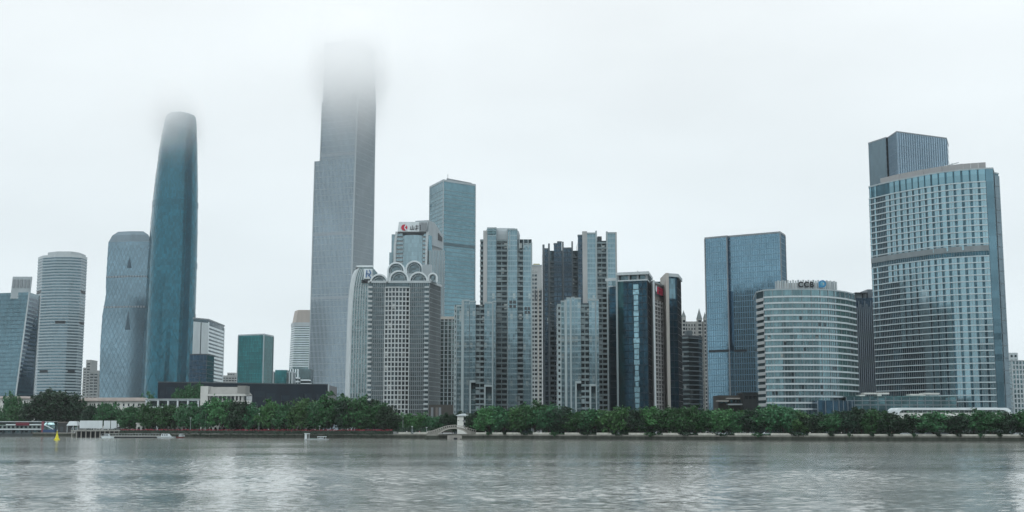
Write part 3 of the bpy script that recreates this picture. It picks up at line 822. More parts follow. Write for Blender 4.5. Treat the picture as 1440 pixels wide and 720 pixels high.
# --- tall plain glass slab behind it
gL = glass('grey teal slab glass', (0.135, 0.25, 0.295), (1.8, 4.1), var=0.13, wob=0.02)
pL = para([(604.5, 1287), (623.5, 1250), (668.5, 1275)], 258)
zL = Zp(255, 1250)
t = Tower('glass_slab_tower', 'tall square glass slab rising right behind the red sign tower', 'office tower', prism_rings(pL, zL), gL)
lnL = solid('slab spandrel', (0.15, 0.225, 0.25), 0.4, metal=0.3, var=0.05)
t.bands('floor_band', frange(Z0 + 3, zL - 8, 4.15), 0.9, 0.12, lnL, inn=-0.1)
t.bands('mechanical_floor', [Zp(345, 1250)], 3.2, 0.3, solid('mechanical louvre', (0.075, 0.12, 0.14), 0.5))
t.cap('parapet', zL, zL + 2.0, 0.4, palegrey, inn=-0.6)
mb = MB(); mb.prism([pL[1] + Vector((3, 6)), pL[2] + Vector((-4, 6)), pL[2] + Vector((-6, 24)), pL[1] + Vector((3, 24))], zL, zL + 4.5); t.part('roof_plant', mb, midgrey)
t.bars('corner_fin', [0, 1], 300, 0.8, 0.4, palegrey, each=True)
mb = MB(); mb.tube([(pL[1].x + 4, pL[1].y + 8, zL), (pL[1].x + 4, pL[1].y + 8, zL + 9)], 0.25, 5); t.part('mast', mb, midgrey)

# --- slim block wedged between arches and the flats
Ym = 1000
pM = rect((619, Ym), (641, Ym), 30, 480); zM = Zp(449, Ym)
t = Tower('slim_block', 'slim glass block with a beige roof edge, wedged right of the arched tower', 'building', prism_rings(pM, zM), glass('murky green glass', (0.11, 0.165, 0.165), (1.5, 3.3), var=0.4))
t.bands('floor_line', frange(Z0 + 4, zM, 3.3), 0.7, 0.25, frm2)
t.bars('pier', [0], 3.2, 0.7, 0.6, palegrey, each=True)
t.cap('roof_edge', zM, zM + 2.2, 0.6, beige)
# ------------------------------------------------------------------ riverside flats made of vertical strips
gN = glass('pale bay glass', (0.165, 0.265, 0.305), (1.5, 3.1), var=0.16, blind=0.05)
gNm = glass('mid bay glass', (0.11, 0.185, 0.205), (1.5, 3.1), var=0.3, blind=0.08)
gNd = glass('dark recess glass', (0.035, 0.055, 0.065), (1.8, 3.1), var=0.5, blind=0.06)
gNn = glass('navy bay glass', (0.04, 0.075, 0.105), (1.5, 3.1), var=0.35, blind=0.02)
pierm = solid('pale flat pier', (0.28, 0.345, 0.365), 0.75, var=0.12)
pierb = solid('beige flat pier', (0.345, 0.37, 0.375), 0.75, var=0.1)
pierd = solid('slate flat pier', (0.115, 0.145, 0.165), 0.7, var=0.1)
slabm = solid('balcony slab', (0.165, 0.215, 0.23), 0.8, var=0.2)
slabd = solid('slate balcony slab', (0.10, 0.13, 0.145), 0.8, var=0.2)
spm = glass('bay spandrel', (0.27, 0.355, 0.385), (3, .75), var=0.1, metal=0.85, rough=0.2)
spd = solid('slate spandrel', (0.075, 0.105, 0.13), 0.6, var=0.1)

def flats(name, label, Y, pyr, strips, fh=3.1, coretop=None, depth=28, glassb=gN, core=gNd, pier=pierm, slab=slabm, sp=spm, cat='residential tower', slope=0.0, phase=0.0, tops=True):
    x0 = Xp(strips[0][1], pyr, Y); x1 = Xp(strips[-1][2], pyr, Y)
    def yy(x): return Y + slope * (x - x0)
    ct = Zp(coretop if coretop else max(s[3] for s in strips), Y)
    poly = [Vector((x0 + .3, yy(x0) + 1.6)), Vector((x1 - .3, yy(x1) + 1.6)), Vector((x1 - .3, yy(x1) + depth)), Vector((x0 + .3, yy(x0) + depth))]
    t = Tower(name, label, cat, prism_rings(poly, ct), core, 'core_wall')
    t.Y = Y
    tt = (Vector((x1, yy(x1))) - Vector((x0, yy(x0)))).normalized(); O = Vector((x0, yy(x0)))
    k = 1 / tt.x
    nside = 0
    for st in strips:
        kind, a, b_, top = st[:4]; o = st[4] if len(st) > 4 else {}
        ua, ub = (Xp(a, pyr, Y) - x0) * k, (Xp(b_, pyr, Y) - x0) * k
        zt_ = Zp(top, Y); zb_ = Zp(o['bot'], Y) if 'bot' in o else Z0
        fzs = frange(Z0 + 4 + phase, zt_ - 1.0, fh)
        if kind == 'pier':
            mb = MB(); mb.obox(O, tt, ua, ub, -2.2, o.get('d', 0.6), Z0, zt_); t.part('pier', mb, o.get('m', pier))
        elif kind == 'bay':
            d = o.get('d', 0.0)
            mb = MB(); mb.obox(O, tt, ua + .05, ub - .05, -2.4, d, zb_, zt_); bay = t.part('glass_bay', mb, o.get('g', glassb))
            if tops:
                mb = MB(); mb.obox(O, tt, ua - .1, ub + .1, -2.6, d + .25, zt_, zt_ + 0.9); t.part('bay_cap', mb, o.get('pm', pier))
            h = o.get('h', 0.75); L_ = ub - ua
            mb = MB(); mb.obox(O, tt, ua + .02, ub - .02, d - .05, d + 0.16, 0, h); me = mb.mesh('spandrel', o.get('s', sp), (t.org.x, t.org.y, 0))
            for z in fzs:
                if z > zb_: link('spandrel', me, t.root, (0, 0, z - t.org.z))
            n_ = max(1, round(L_ / 1.6)); mb = MB()
            for j in range(n_ + 1):
                u = ua + .1 + (L_ - .2) * j / n_; mb.obox(O, tt, u - .09, u + .09, d - .05, d + .24, zb_, zt_)
            t.part('mullion', mb, o.get('s', sp), kind='stuff')
            if zb_ > Z0 + 1:
                mb = MB(); mb.obox(O, tt, ua, ub, -2.4, d + .1, zb_ - 1.2, zb_); t.part('bay_foot', mb, o.get('pm', pier))
                mb = MB(); mb.obox(O, tt, ua, ua + .9, -2.0, d, Z0, zb_ - 1.2); t.part('column', mb, o.get('pm', pier))
                mb = MB(); mb.obox(O, tt, ua + .9, ub, -2.0, -.9, Z0, zb_ - 5.0); t.part('recessed_glazing', mb, gNm)
                for z in frange(Z0 + 4, zb_ - 6, fh):
                    mb = MB(); mb.obox(O, tt, ua + .9, ub, -.9, -.7, z, z + .6); t.part('recess_spandrel', mb, slabm)
        elif kind == 'bal':
            dd = o.get('d', 0.1)
            me = None
            for v in range(2):
                mb = MB()
                mb.obox(O, tt, ua + .1, ub - .1, -1.7, dd, 0, 0.28)
                mb.obox(O, tt, ua + .1, ub - .1, dd - .18, dd, 0.28, 1.15)
                if v: mb.obox(O, tt, ua + .1, ua + (ub - ua) * .42, -0.4, dd - .3, 0.2, 2.6)
                m_ = mb.mesh('balcony', o.get('m', slab), (t.org.x, t.org.y, 0)); me = (me or []) + [m_]
            for z in fzs:
                link('balcony', me[1 if random.random() < .25 else 0], t.root, (0, 0, z - t.org.z))
            um = (ua + ub) / 2
            if ub - ua > 4:
                mb = MB(); mb.obox(O, tt, um - .22, um + .22, -1.65, 0.0, Z0, zt_ - 2); t.part('party_wall', mb, o.get('m', slab))
        elif kind == 'win':
            mb = MB(); mb.obox(O, tt, ua, ub, -2.2, 0.3, 0, fh * .5); me = mb.mesh('wall_band', pier, (t.org.x, t.org.y, 0))
            for z in fzs: link('wall_band', me, t.root, (0, 0, z - t.org.z))
            for u in (ua, ub - .5):
                mb = MB(); mb.obox(O, tt, u, u + .5, -2.2, 0.45, Z0, zt_); t.part('pier', mb, pier)
    t.O, t.tt = O, tt
    return t

# lower block beside the slim one
flats('residential_tower', 'low grey glass flats with one balcony stack, right of the slim beige-topped block', 741, 450, [
    ('win', 638.6, 642.2, 429), ('bay', 642.4, 649, 431, {'g': gNm}), ('pier', 649, 652.4, 421.5), ('bay', 652.5, 660, 423.5), ('bay', 660.6, 669, 425, {'d': .9, 'bot': 535}),
    ('bal', 669, 681, 427), ('bay', 681, 692, 427, {'d': .5, 'bot': 541}), ('pier', 692, 693.6, 424), ('bay', 693.7, 697, 425)], coretop=428, depth=15)
t = flats('residential_tower', 'tall pale flats with a curved top, with balcony stacks on a white face', 760, 400, [
    ('bal', 674.6, 679.4, 331), ('pier', 679.4, 684.8, 324.5, {'m': pierb, 'd': .9}), ('bay', 685, 698, 322, {'d': .5}), ('bal', 698, 713, 334), ('pier', 713, 714.2, 322),
    ('bay', 714.2, 727.5, 324, {'d': 1.0}), ('bal', 727.5, 735.6, 346), ('bay', 735.6, 746.8, 344), ('pier', 746.8, 748.6, 341)], coretop=336)
mb = MB(); ca, cb = P2(682, 762.5, 340), P2(731, 762.5, 340)
ap = arc_pts(ca, cb, 1.2, 10); top_ = []
zc0 = Zp(337, 760)
mb.prism(ap + [cb + Vector((0, 20)), ca + Vector((0, 20))], zc0 - 2, Zp(329, 760))
mb2 = MB(); cc, cd = P2(682, 763, 325), P2(727, 763, 325)
mb2.loft([(Zp(329, 760), arc_pts(P2(682, 762.6, 329), P2(731, 762.6, 329), 1.2, 10) + [cb + Vector((0, 19)), ca + Vector((0, 19))]),
          (Zp(324, 760), arc_pts(P2(683, 763, 324), P2(729.5, 763, 324), 1.1, 10) + [cd + Vector((2, 18)), cc + Vector((1, 18))]),
          (Zp(319.5, 760), arc_pts(P2(685, 764, 320), P2(724, 764, 320), 1, 10) + [cd + Vector((-3, 14)), cc + Vector((3, 14))])])
t.part('crown_base', mb, palegrey); t.part('crown', mb2, palegrey)
mb = MB(); mb.box(Xp(685.5, 325, 760), Xp(697, 325, 760), 757.9, 760.5, Zp(329.5, 760), Zp(325, 760)); t.part('crown_window', mb, gNm)
for pxw in (716, 729.5, 735.8, 742):
    mb = MB(); mb.box(Xp(pxw, 338, 760), Xp(pxw + 1.1, 338, 760), 758.6, 760.9, Zp(350, 760), Zp(337 if pxw > 728 else 326, 760)); t.part('parapet_fin', mb, pierm)
for (a_, b_, pt, pb) in ((715.5, 726.5, 422, 434), (737, 746, 431, 442)):   # framed feature windows
    x_0, x_1 = Xp(a_, 428, 760), Xp(b_, 428, 760); yq = 760 - 1.35 if a_ < 730 else 760 - .3
    for i in range(2):
        for j in range(2):
            mb = MB(); xa = x_0 + (x_1 - x_0) * (i * .5 + .06); xb = x_0 + (x_1 - x_0) * (i * .5 + .44)
            za = Zp(pb, 760) + (Zp(pt, 760) - Zp(pb, 760)) * (j * .5 + .06); zb = Zp(pb, 760) + (Zp(pt, 760) - Zp(pb, 760)) * (j * .5 + .42)
            mb.box(xa, xb, yq, yq + .8, za, zb); t.part('feature_window', mb, darkgrey)

# pale block in the gap
Yq = 1010
pQ = rect((747, Yq), (766, Yq), 26, 480); zQ = Zp(374, Yq)
t = Tower('pale_block', 'pale block seen in the gap between the curved-top flats and the dark navy flats', 'residential tower', prism_rings(pQ, zQ), solid('pale render wall', (0.33, 0.36, 0.365), 0.8), 'wall')
for j, zz in enumerate(frange(Z0 + 5, zQ - 4, 3.3)):
    for a_, b_ in ((748.8, 750.6), (752, 755.2), (758, 761.5)):
        if a_ > 757 and zz > Zp(410, Yq): continue
        mb = MB(); mb.box(Xp(a_, 480, Yq), Xp(b_, 480, Yq), Yq - .12, Yq - .004, zz, zz + 1.7)
        t.part('window', mb, gNd)
for a_ in (756.5, 762.5):
    mb = MB(); mb.box(Xp(a_, 480, Yq), Xp(a_ + 1.5, 480, Yq), Yq - .9, Yq - .13, Z0, zQ - 18); t.part('pier', mb, beige)
for a_ in (752, 755.8, 760):
    mb = MB(); mb.box(Xp(a_, 430, Yq), Xp(a_ + 1.8, 430, Yq), Yq - .3, Yq - .14, Zp(423, Yq), Zp(408, Yq)); t.part('stair_window', mb, darkgrey)
mb = MB(); mb.box(Xp(750, 373, Yq), Xp(759, 373, Yq), Yq + 3, Yq + 16, zQ, zQ + 2.2); t.part('roof_garden', mb, solid('roof ochre', (0.36, 0.36, 0.2), 0.9))
t.cap('parapet', zQ, zQ + 1.0, 0.3, palegrey, inn=-.4)

flats('residential_tower', 'dark navy flats between the two pale balcony towers', 790, 400, [
    ('pier', 763, 766, 344), ('bay', 766, 771, 351), ('pier', 771, 773.4, 342.5), ('bal', 773.5, 779, 364), ('bay', 779, 784, 344, {'d': .6}), ('bay', 784, 790, 341.5, {'d': .9}),
    ('pier', 790.8, 793, 340), ('bay', 793, 798.5, 350), ('bay', 798.5, 804, 350, {'d': .4}), ('pier', 804, 806, 339.5), ('bal', 806, 813.5, 356)], coretop=352,
    glassb=gNn, pier=pierd, slab=slabd, sp=spd)
t = flats('residential_tower', 'tallest riverside flats, pale, with fins above the roof and a wide beige pier', 770, 400, [
    ('bay', 813, 819.3, 332, {'g': gNn, 's': spd, 'pm': pierd}), ('pier', 819.3, 826, 325.5, {'m': pierb, 'd': 1.0}), ('bay', 826, 838, 329), ('pier', 838, 840, 324.5),
    ('bal', 840, 853, 337), ('pier', 853, 855, 325.5), ('bay', 855, 866, 328.5), ('pier', 866, 868, 326.5, {'m': pierb})], coretop=338)
mb = MB(); mb.box(Xp(840, 330, 775), Xp(846, 330, 775), 774, 790, Zp(338, 770), Zp(331, 770)); t.part('lift_head', mb, darkgrey)
for i in range(2):
    for j in range(2):
        mb = MB(); xa = Xp(856.6 + i * 4.2, 428, 770); za = Zp(432.5 - j * 5, 770); mb.box(xa, xa + 1.4, 769.3, 770.5, za, za + 1.5); t.part('feature_window', mb, darkgrey)
t = flats('residential_tower', 'shortest of the riverside flats, pale, standing in front of the tallest flats', 690, 450, [
    ('win', 783.6, 789, 428), ('bay', 789, 794, 425, {'g': gNm}), ('pier', 794, 797, 421.5), ('bay', 797, 801.5, 420.5), ('pier', 801.5, 803.5, 419), ('bay', 803.6, 808, 419.5, {'d': .2}),
    ('bay', 808, 816.6, 421, {'d': .9, 'bot': 536}), ('bal', 816.6, 828, 424), ('bay', 828, 837, 423, {'d': .9, 'bot': 540}), ('pier', 837, 838.2, 421), ('bay', 838.3, 842, 423)], coretop=426)

# ------------------------------------------------------------------ twin dark glass blocks with white frames
gR = glass('ink blue glass', (0.012, 0.05, 0.078), (1.6, 3.9), var=0.35, wob=0.02)
gR2 = glass('ink green glass', (0.018, 0.07, 0.08), (1.6, 3.9), var=0.3)
Yr = 715
pR = pts3([(869.5, Yr, 480), (911.6, Yr - 6, 480), (917, Yr + 22, 480)]); pR = pR + [pR[2] + Vector((-24, 6))] + [pR[0] + Vector((4, 26))]
zR = Zp(396, Yr)
t = Tower('framed_glass_block', 'dark blue glass block under a white roof frame, left one of the pair', 'office building', prism_rings(pR, zR), gR)
t.bands('floor_line', frange(Z0 + 3, zR, 3.9), 0.3, 0.12, nearblack)
t.bars('mullion', [0, 1], 3.1, 0.16, 0.16, nearblack)
A_, B_ = pR[0], pR[1]; tt = (B_ - A_).normalized(); L_ = (B_ - A_).length
mb = MB(); mb.obox(A_, tt, 0.3, L_ * .2, 0, .25, Z0, zR); t.part('end_bay', mb, gR2)
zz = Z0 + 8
while zz < zR - 3:       # jagged bright reflection built as lighter panes of differing width
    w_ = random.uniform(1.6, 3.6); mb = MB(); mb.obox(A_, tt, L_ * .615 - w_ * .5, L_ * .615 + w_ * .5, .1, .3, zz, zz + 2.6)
    t.part('reflection_pane', mb, glass('bright reflection glass', (0.24, 0.4, 0.46), (1.5, 1.5), var=0.2)); zz += 3.05
mb = MB(); mb.strip(pR, zR, zR + 0.7, .25, -.8, True); t.part('cornice', mb, offwhite)
zf = Zp(387.5, Yr); up = [p + Vector((0, .9)) for p in pR]
for e_ in (0, 1):
    a, b_ = pR[e_], pR[e_ + 1]; tq = (b_ - a).normalized(); Lq = (b_ - a).length
    for u in ([0.02, .38, .68, .97] if e_ == 0 else [.97]):
        mb = MB(); mb.obox(a, tq, Lq * u - .5, Lq * u + .5, -1.2, .1, zR + .7, zf); t.part('frame_post', mb, midgrey)
mb = MB(); mb.prism([p.lerp(sum(pR, Vector((0, 0))) / 5, .12) for p in pR], zR + .7, zf - .01); t.part('attic', mb, glass('attic glass', (0.1, 0.16, 0.18), (3, 4)))
mb = MB(); mb.prism(offset(pR, .9, True), zf, Zp(383.5, Yr), True); t.part('roof_slab', mb, offwhite)
mb = MB(); mb.box(pR[0].x + 7, pR[0].x + 15, Yr + 6, Yr + 14, Zp(383.5, Yr), Zp(381, Yr)); t.part('roof_plant', mb, palegrey)
mb = MB(); mb.tube([(pR[0].x + 12, Yr + 5, Zp(383, Yr)), (pR[0].x + 12, Yr + 5, Zp(379, Yr))], .2, 5); t.part('mast', mb, midgrey)
mb = MB(); mb.obox(pR[0], tt, -1.0, 0, -3, .5, Z0, zf); t.part('edge_pier', mb, pierm)
mb = MB(); mb.box(Xp(917.3, 480, Yr), Xp(919.6, 480, Yr), Yr - 7.5, Yr + 3, Z0, Zp(396, Yr)); t.part('white_pier', mb, offwhite)

# recessed middle block with red sign
pS = pts3([(919.8, 722, 480), (936, 748, 480), (936.2, 775, 480), (919.8, 770, 480)]); zS = Zp(397, 722)
t = Tower('red_lettered_block', 'stone gridded block with red roof lettering, between the two dark framed glass blocks', 'office building', prism_rings(pS, zS), brown, 'wall')
A_, B_ = pS[0], pS[1]; tt = (B_ - A_).normalized(); L_ = (B_ - A_).length; nn = Vector((tt.y, -tt.x))
ztop = Zp(424, 735)
mb = MB(); mb.obox(A_, tt, .2, L_ - .5, 0, .15, Z0, ztop); t.part('window_wall', mb, glass('dim grid glass', (0.075, 0.1, 0.11), (2.2, 2.4), var=.3))
stw = solid('light stone grid', (0.31, 0.315, 0.315), .8, var=.12)
for j in range(5):
    mb = MB(); u = .2 + (L_ - 1.5) * j / 4; mb.obox(A_, tt, u, u + .75, .1, .75, Z0, ztop); t.part('grid_post', mb, stw)
for j, z in enumerate(frange(Z0 + 2, ztop, 2.35)):
    bold = (j % 3 == 0); mb = MB(); mb.obox(A_, tt, .2, L_ - .5, .1, .7 if bold else .55, z, z + (.95 if bold else .5)); t.part('grid_rail', mb, stw)
mb = MB(); mb.obox(A_, tt, 0, L_, -8, .2, zS, zS + 1); t.part('parapet', mb, palegrey)
def sign3(lst, mat, name, par):
    for u0, v0, u1, v1, w in lst:
        a = Vector((u0, v0)); b_ = Vector((u1, v1)); d = (b_ - a).normalized(); s_ = Vector((-d.y, d.x)) * w / 2
        c = [a - s_, b_ - s_, b_ + s_, a + s_]; pf = []; pb = []
        for p in c:
            q = A_ + tt * p.x + nn * .7; r_ = A_ + tt * p.x + nn * .18
            pf.append((q.x, q.y, zsg + p.y)); pb.append((r_.x, r_.y, zsg + p.y))
        mb = MB(); mb.quad(pf)
        for i in range(4): mb.quad([pf[(i + 1) % 4], pf[i], pb[i], pb[(i + 1) % 4]])
        t.part(name, mb, mat, par)
zsg = Zp(416, 735)
mb = MB(); mb.obox(A_, tt, .8, L_ - .8, 0, .16, zsg - .8, zsg + 5.6); sg = t.part('sign_panel', mb, darkgrey)
ringq = []
for k in range(16):
    u, v = 4.6 + 1.9 * cos(2 * pi * k / 16), 3.3 + 1.9 * sin(2 * pi * k / 16); q = A_ + tt * u + nn * .6; ringq.append((q.x, q.y, zsg + v))
mb = MB(); mb.quad(ringq); t.part('sign_disc', mb, white, sg)
L3 = []
for k, u in enumerate((8.2, 13.2, 18.4)):
    L3 += [(u, .9, u + 3.4, .9, .36), (u, 3.0, u + 3.4, 3.0, .36), (u + 1.8, .6, u + 1.8, 4.9, .4), (u + .2, 4.4, u + 3.3, 4.4, .36)] + ([(u + .2, .6, u + .2, 4.6, .5)] if k != 1 else [(u + 3.2, .6, u + 1.8, 3, .7)])
sign3(L3, solid('lettering red', (0.5, 0.03, 0.08), .5, var=.02), 'sign_stroke', sg)
# back part above
mb = MB(); mb.box(Xp(921, 400, 775), Xp(938, 400, 775), 776, 800, Z0, Zp(396, 776)); t.part('rear_wing', mb, gR2)

pT = pts3([(941.6, 735, 480), (953.5, 738, 480), (958.8, 762, 480), (942, 765, 480)]); zT = Zp(389.5, 737)
t = Tower('framed_glass_block', 'slim dark glass block with a tall beige pier, right one of the framed pair', 'office building', prism_rings(pT, zT), gR)
t.bands('floor_line', frange(Z0 + 3, zT - 4, 3.9), 0.3, 0.12, nearblack)
mb = MB(); mb.obox(pT[0], (pT[1] - pT[0]).normalized(), .3, 4.6, 0, .2, Zp(420, 737), zT - 1); t.part('upper_glazing', mb, glass('pale attic glass', (0.13, 0.22, 0.26), (1.5, 3)))
t.bars('mullion', [0, 1], 2.5, .16, .16, nearblack)
t.cap('roof_slab', zT, zT + 1.9, .9, offwhite)
mb = MB(); mb.box(Xp(937, 480, 735), Xp(941.4, 480, 735), 733, 760, Z0, zT + 1.9); t.part('beige_pier', mb, beige)

# dark banded flats and turreted flats behind
Yu = 840
pU = pts3([(958.5, Yu, 520), (969, Yu - 4, 520), (983, Yu + 2, 520), (988, Yu + 16, 520)]); pU = pU + [pU[-1] + Vector((-3, 25)), pU[0] + Vector((0, 25))]
zU = Zp(474, Yu)
t = Tower('dark_banded_flats', 'dark flats with thin pale floor bands in front of the turreted flats', 'residential tower', prism_rings(pU, zU), gNd)
t.bands('balcony_band', frange(Z0 + 3, zU, 3.1), 1.0, .5, slabm, sel=(0, 1))
t.bands('balcony_band', frange(Z0 + 3, zU, 3.1), .7, .5, slabd, sel=(1, 3))
mb = MB(); mb.box(pU[1].x, pU[2].x - 4, Yu + 2, Yu + 14, zU, zU + 4.5); t.part('roof_house', mb, slabd)
t.cap('parapet', zU, zU + 1, .3, darkgrey, inn=-.5)
Yv = 1150
def vx(px): return Xp(px, 470, Yv)
pV = [Vector((vx(958), Yv)), Vector((vx(996), Yv)), Vector((vx(996), Yv + 30)), Vector((vx(958), Yv + 30))]
zV = Zp(452, Yv)
bst = solid('turret stone', (0.27, 0.285, 0.28), .8, var=.15)
t = Tower('turreted_flats', 'pale flats with pointed turret roofs behind the dark banded flats', 'residential tower', prism_rings(pV, zV), bst, 'wall')
for zz in frange(Zp(575, Yv), zV - 3, 3.4):
    for a_ in (964.8, 968.5, 972.5, 976.2, 986.5):
        mb = MB(); mb.box(vx(a_), vx(a_ + 1.6), Yv - .15, Yv - .004, zz, zz + 1.9); t.part('window', mb, gNd)
for cpx, r_, base_py, tip_py in ((961.5, 3.2, 446, 436.5), (983.5, 4.0, 449, 433.5), (991.5, 2.6, 448, 439)):
    cx, rr = vx(cpx), r_ * Yv / FPX; mb = MB()
    ring = [Vector((cx + rr * cos(2 * pi * k / 8 + pi / 8), Yv - 1 + rr * sin(2 * pi * k / 8 + pi / 8))) for k in range(8)]
    mb.loft([(Z0, ring), (Zp(base_py, Yv), ring)]); tr = t.part('turret', mb, bst)
    for zz in frange(Zp(575, Yv), Zp(base_py, Yv) - 2, 3.4):
        mb = MB(); mb.box(cx - rr * .5, cx + rr * .5, Yv - 1 - rr - .1, Yv - rr * .9 , zz, zz + 1.9); t.part('turret_window', mb, gNd, tr)
    zb_, zt_ = Zp(base_py, Yv), Zp(tip_py, Yv); c2 = Vector((cx, Yv - 1)); mb = MB()
    mb.loft([(zb_, [c2 + (p - c2) * 1.12 for p in ring]), (zb_ + (zt_ - zb_) * .45, [c2 + (p - c2) * .62 for p in ring]), (zb_ + (zt_ - zb_) * .8, [c2 + (p - c2) * .2 for p in ring]), (zt_, [c2 + (p - c2) * .02 for p in ring])])
    t.part('spire', mb, solid('slate spire', (0.13, 0.16, 0.165), .6), tr)

# ------------------------------------------------------------------ blue glass slab
gW = glass('sky blue glass', (0.155, 0.285, 0.37), (1.5, 4.0), var=0.10, tilt=0.008)
tpW = pts3([(991, 905, 330), (1022, 895, 330), (1024.5, 896.5, 330), (1029, 895, 330), (1097, 876, 330), (1104, 892, 330)])
pW = tpW + [tpW[-1] + Vector((-14, 30)), tpW[0] + Vector((8, 36))]
zW = Zp(335.5, 905); zW2 = Zp(328.5, 876); zW = (zW + zW2) / 2
t = Tower('blue_glass_tower', 'plain sky blue glass slab with one dark vertical slot, left of the round banded building', 'office tower', prism_rings(pW, zW), gW)
lnW = solid('blue mullion', (0.17, 0.285, 0.365), .4, metal=.4, var=.04)
t.bars('mullion', [0, 2, 3, 4], 1.75, .22, .2, lnW, inn=-.1)
t.bands('floor_line', frange(Z0 + 4, zW, 4.0), .35, .12, lnW, inn=-.05)
dn = glass('navy slot glass', (0.03, 0.08, 0.13), (1.5, 4), var=.2)
q0, q1 = tpW[1] - Vector((0, .25)), tpW[2] - Vector((0, .25))
mb = MB(); tq = (tpW[3] - tpW[2]).normalized(); mb.obox(tpW[1], (tpW[2] - tpW[1]).normalized(), 0, (tpW[2] - tpW[1]).length, 0, .3, Zp(493, 896), zW - 1); t.part('slot', mb, dn)
mb = MB(); mb.obox(tpW[2], tq, 0, (tpW[3] - tpW[2]).length, 0, .32, Zp(493, 896), Zp(410, 896)); t.part('slot', mb, dn)
mb = MB(); o_ = offset(tpW[0:5], 0, False); mb.obox(tpW[0], (tpW[1] - tpW[0]).normalized(), 1.5, (tpW[1] - tpW[0]).length, 0, .5, Zp(495, 900), Zp(492, 900)); t.part('recess_line', mb, nearblack)
mb = MB(); tq = (tpW[4] - tpW[3]).normalized(); mb.obox(tpW[3], tq, 0, 9.5, 0, .5, Zp(495, 896), Zp(492, 896)); t.part('recess_line', mb, nearblack)
t.cap('parapet', zW, zW + 1.2, .25, midgrey, inn=-.6)
t.bars('edge_frame', [0, 4], 400, .8, .4, midgrey, each=True)

# ------------------------------------------------------------------ round banded office with crown sign
gX = glass('grey green ribbon glass', (0.14, 0.24, 0.265), (2.0, 3.4), var=0.22, lines=.05, linec=.7, wob=.03)
fX = pts3([(1064, 704, 412), (1074, 694, 412), (1085, 691, 411), (1098, 689.5, 410), (1115, 688.5, 408), (1132, 688.5, 408), (1148, 689, 407), (1163, 691.5, 408), (1176, 696, 408.5), (1189, 703, 409), (1201.5, 715, 410)])
pX = fX + [fX[-1] + Vector((-6, 34)), fX[0] + Vector((6, 40))]
zX = Zp(408, 690)
t = Tower('round_banded_building', 'round-fronted office building with white floor bands and dark roof letters CCB', 'office building', prism_rings(pX, zX), gX)
zb0 = Zp(418.5, 690); FX = 3.4
zsX = []; z = zb0
while z > Z0 + 4: zsX.append(z); z -= FX
# darker green reflection on the right flank, put into its own glass colour
mb = MB(); mb.strip(fX[8:11], Z0, zb0, .12, -.05); t.part('green_flank_reflection', mb, glass('bottle green reflection glass', (0.06, 0.17, 0.165), (2.0, 3.4), var=0.3, wob=.03))
t.bands('floor_band', zsX, .88, .75, solid('white band', (0.45, 0.51, 0.535), .5, var=.06), sel=(1, 10))
t.bands('end_band', [z - 1.4 for z in zsX], 1.7, .55, solid('end band', (0.40, 0.43, 0.44), .5, var=.06), sel=(0, 1))
res = [];
def resample(pl, n):
    d = [0]
    for a, b_ in zip(pl[:-1], pl[1:]): d.append(d[-1] + (b_ - a).length)
    out = []
    for k in range(n + 1):
        s_ = d[-1] * k / n; i = 0
        while i < len(pl) - 2 and d[i + 1] < s_: i += 1
        u = (s_ - d[i]) / (d[i + 1] - d[i]); out.append((pl[i].lerp(pl[i + 1], u), (pl[i + 1] - pl[i]).normalized()))
    return out
for k, (p, tq) in enumerate(resample(fX[1:], 13)):
    mb = MB(); mb.obox(p, tq, -.14, .14, -.2, .35, Z0, zX); t.part('mullion', mb, midgrey)
mb = MB()
for k, (p, tq) in enumerate(resample(fX[1:], 39)):
    mb.obox(p, tq, -.06, .06, -.2, .2, Z0, zb0)
t.part('thin_mullion', mb, midgrey, kind='stuff')
# dark open window leaves scattered along the ribbons
rs = resample(fX[1:], 39)
for z in zsX[2:]:
    for k in range(1, 38):
        if random.random() < .045:
            p, tq = rs[k]; mb = MB(); mb.obox(p, tq, .1, 1.3, 0, .25, z - 2.1, z - .2); t.part('open_window', mb, gNd)
mb = MB(); mb.strip(pX, zX, zX + .7, .3, -.6, True); t.part('parapet', mb, palegrey)
cr = pts3([(1091, 697, 400), (1103, 694, 400), (1120, 693, 400), (1140, 693, 400), (1158, 694, 400), (1176, 699, 400)])
zc0, zc1 = zX, Zp(394.5, 693)
mb = MB(); mb.strip(cr, zc0, zc1 - 1.2, -.5, -1.0); sc_ = t.part('crown_screen', mb, solid('crown screen', (0.42, 0.42, 0.41), .6))
for k, (p, tq) in enumerate(resample(cr, 26)):
    mb = MB(); mb.obox(p, tq, -.45, .45, -.45, .1, zc0, zc1 + (0.4 if k % 2 else 0)); t.part('screen_fin', mb, offwhite if k % 3 else palegrey, sc_)
def text_part(t, body, px, py_base, cap_px, Y, mat, parent, name='letter', depth=.35, bold=.0, sx=1.0):
    """each character an extruded mesh of its own"""
    x = Xp(px, py_base, Y); z = Zp(py_base, Y)
    for ch in body:
        cu = bpy.data.curves.new('letter', 'FONT'); cu.body = ch; cu.size = cap_px * Y / FPX / 0.7; cu.extrude = depth / 2; cu.offset = bold
        to = bpy.data.objects.new('letter', cu); col.objects.link(to)
        dg = bpy.context.evaluated_depsgraph_get(); me = bpy.data.meshes.new_from_object(to.evaluated_get(dg))
        xs = [v.co.x for v in me.vertices]; w = (max(xs) if xs else 1) * sx
        bpy.data.objects.remove(to, do_unlink=True)
        for v in me.vertices:
            cx_, cy_, cz_ = v.co; v.co = (cx_ * sx + x - t.org.x, Y - cz_ - t.org.y, z + cy_ - t.org.z)
        me.materials.clear(); me.materials.append(mat); me.name = name
        link(name, me, parent or t.root); x += w + cap_px * Y / FPX * .14
    return x
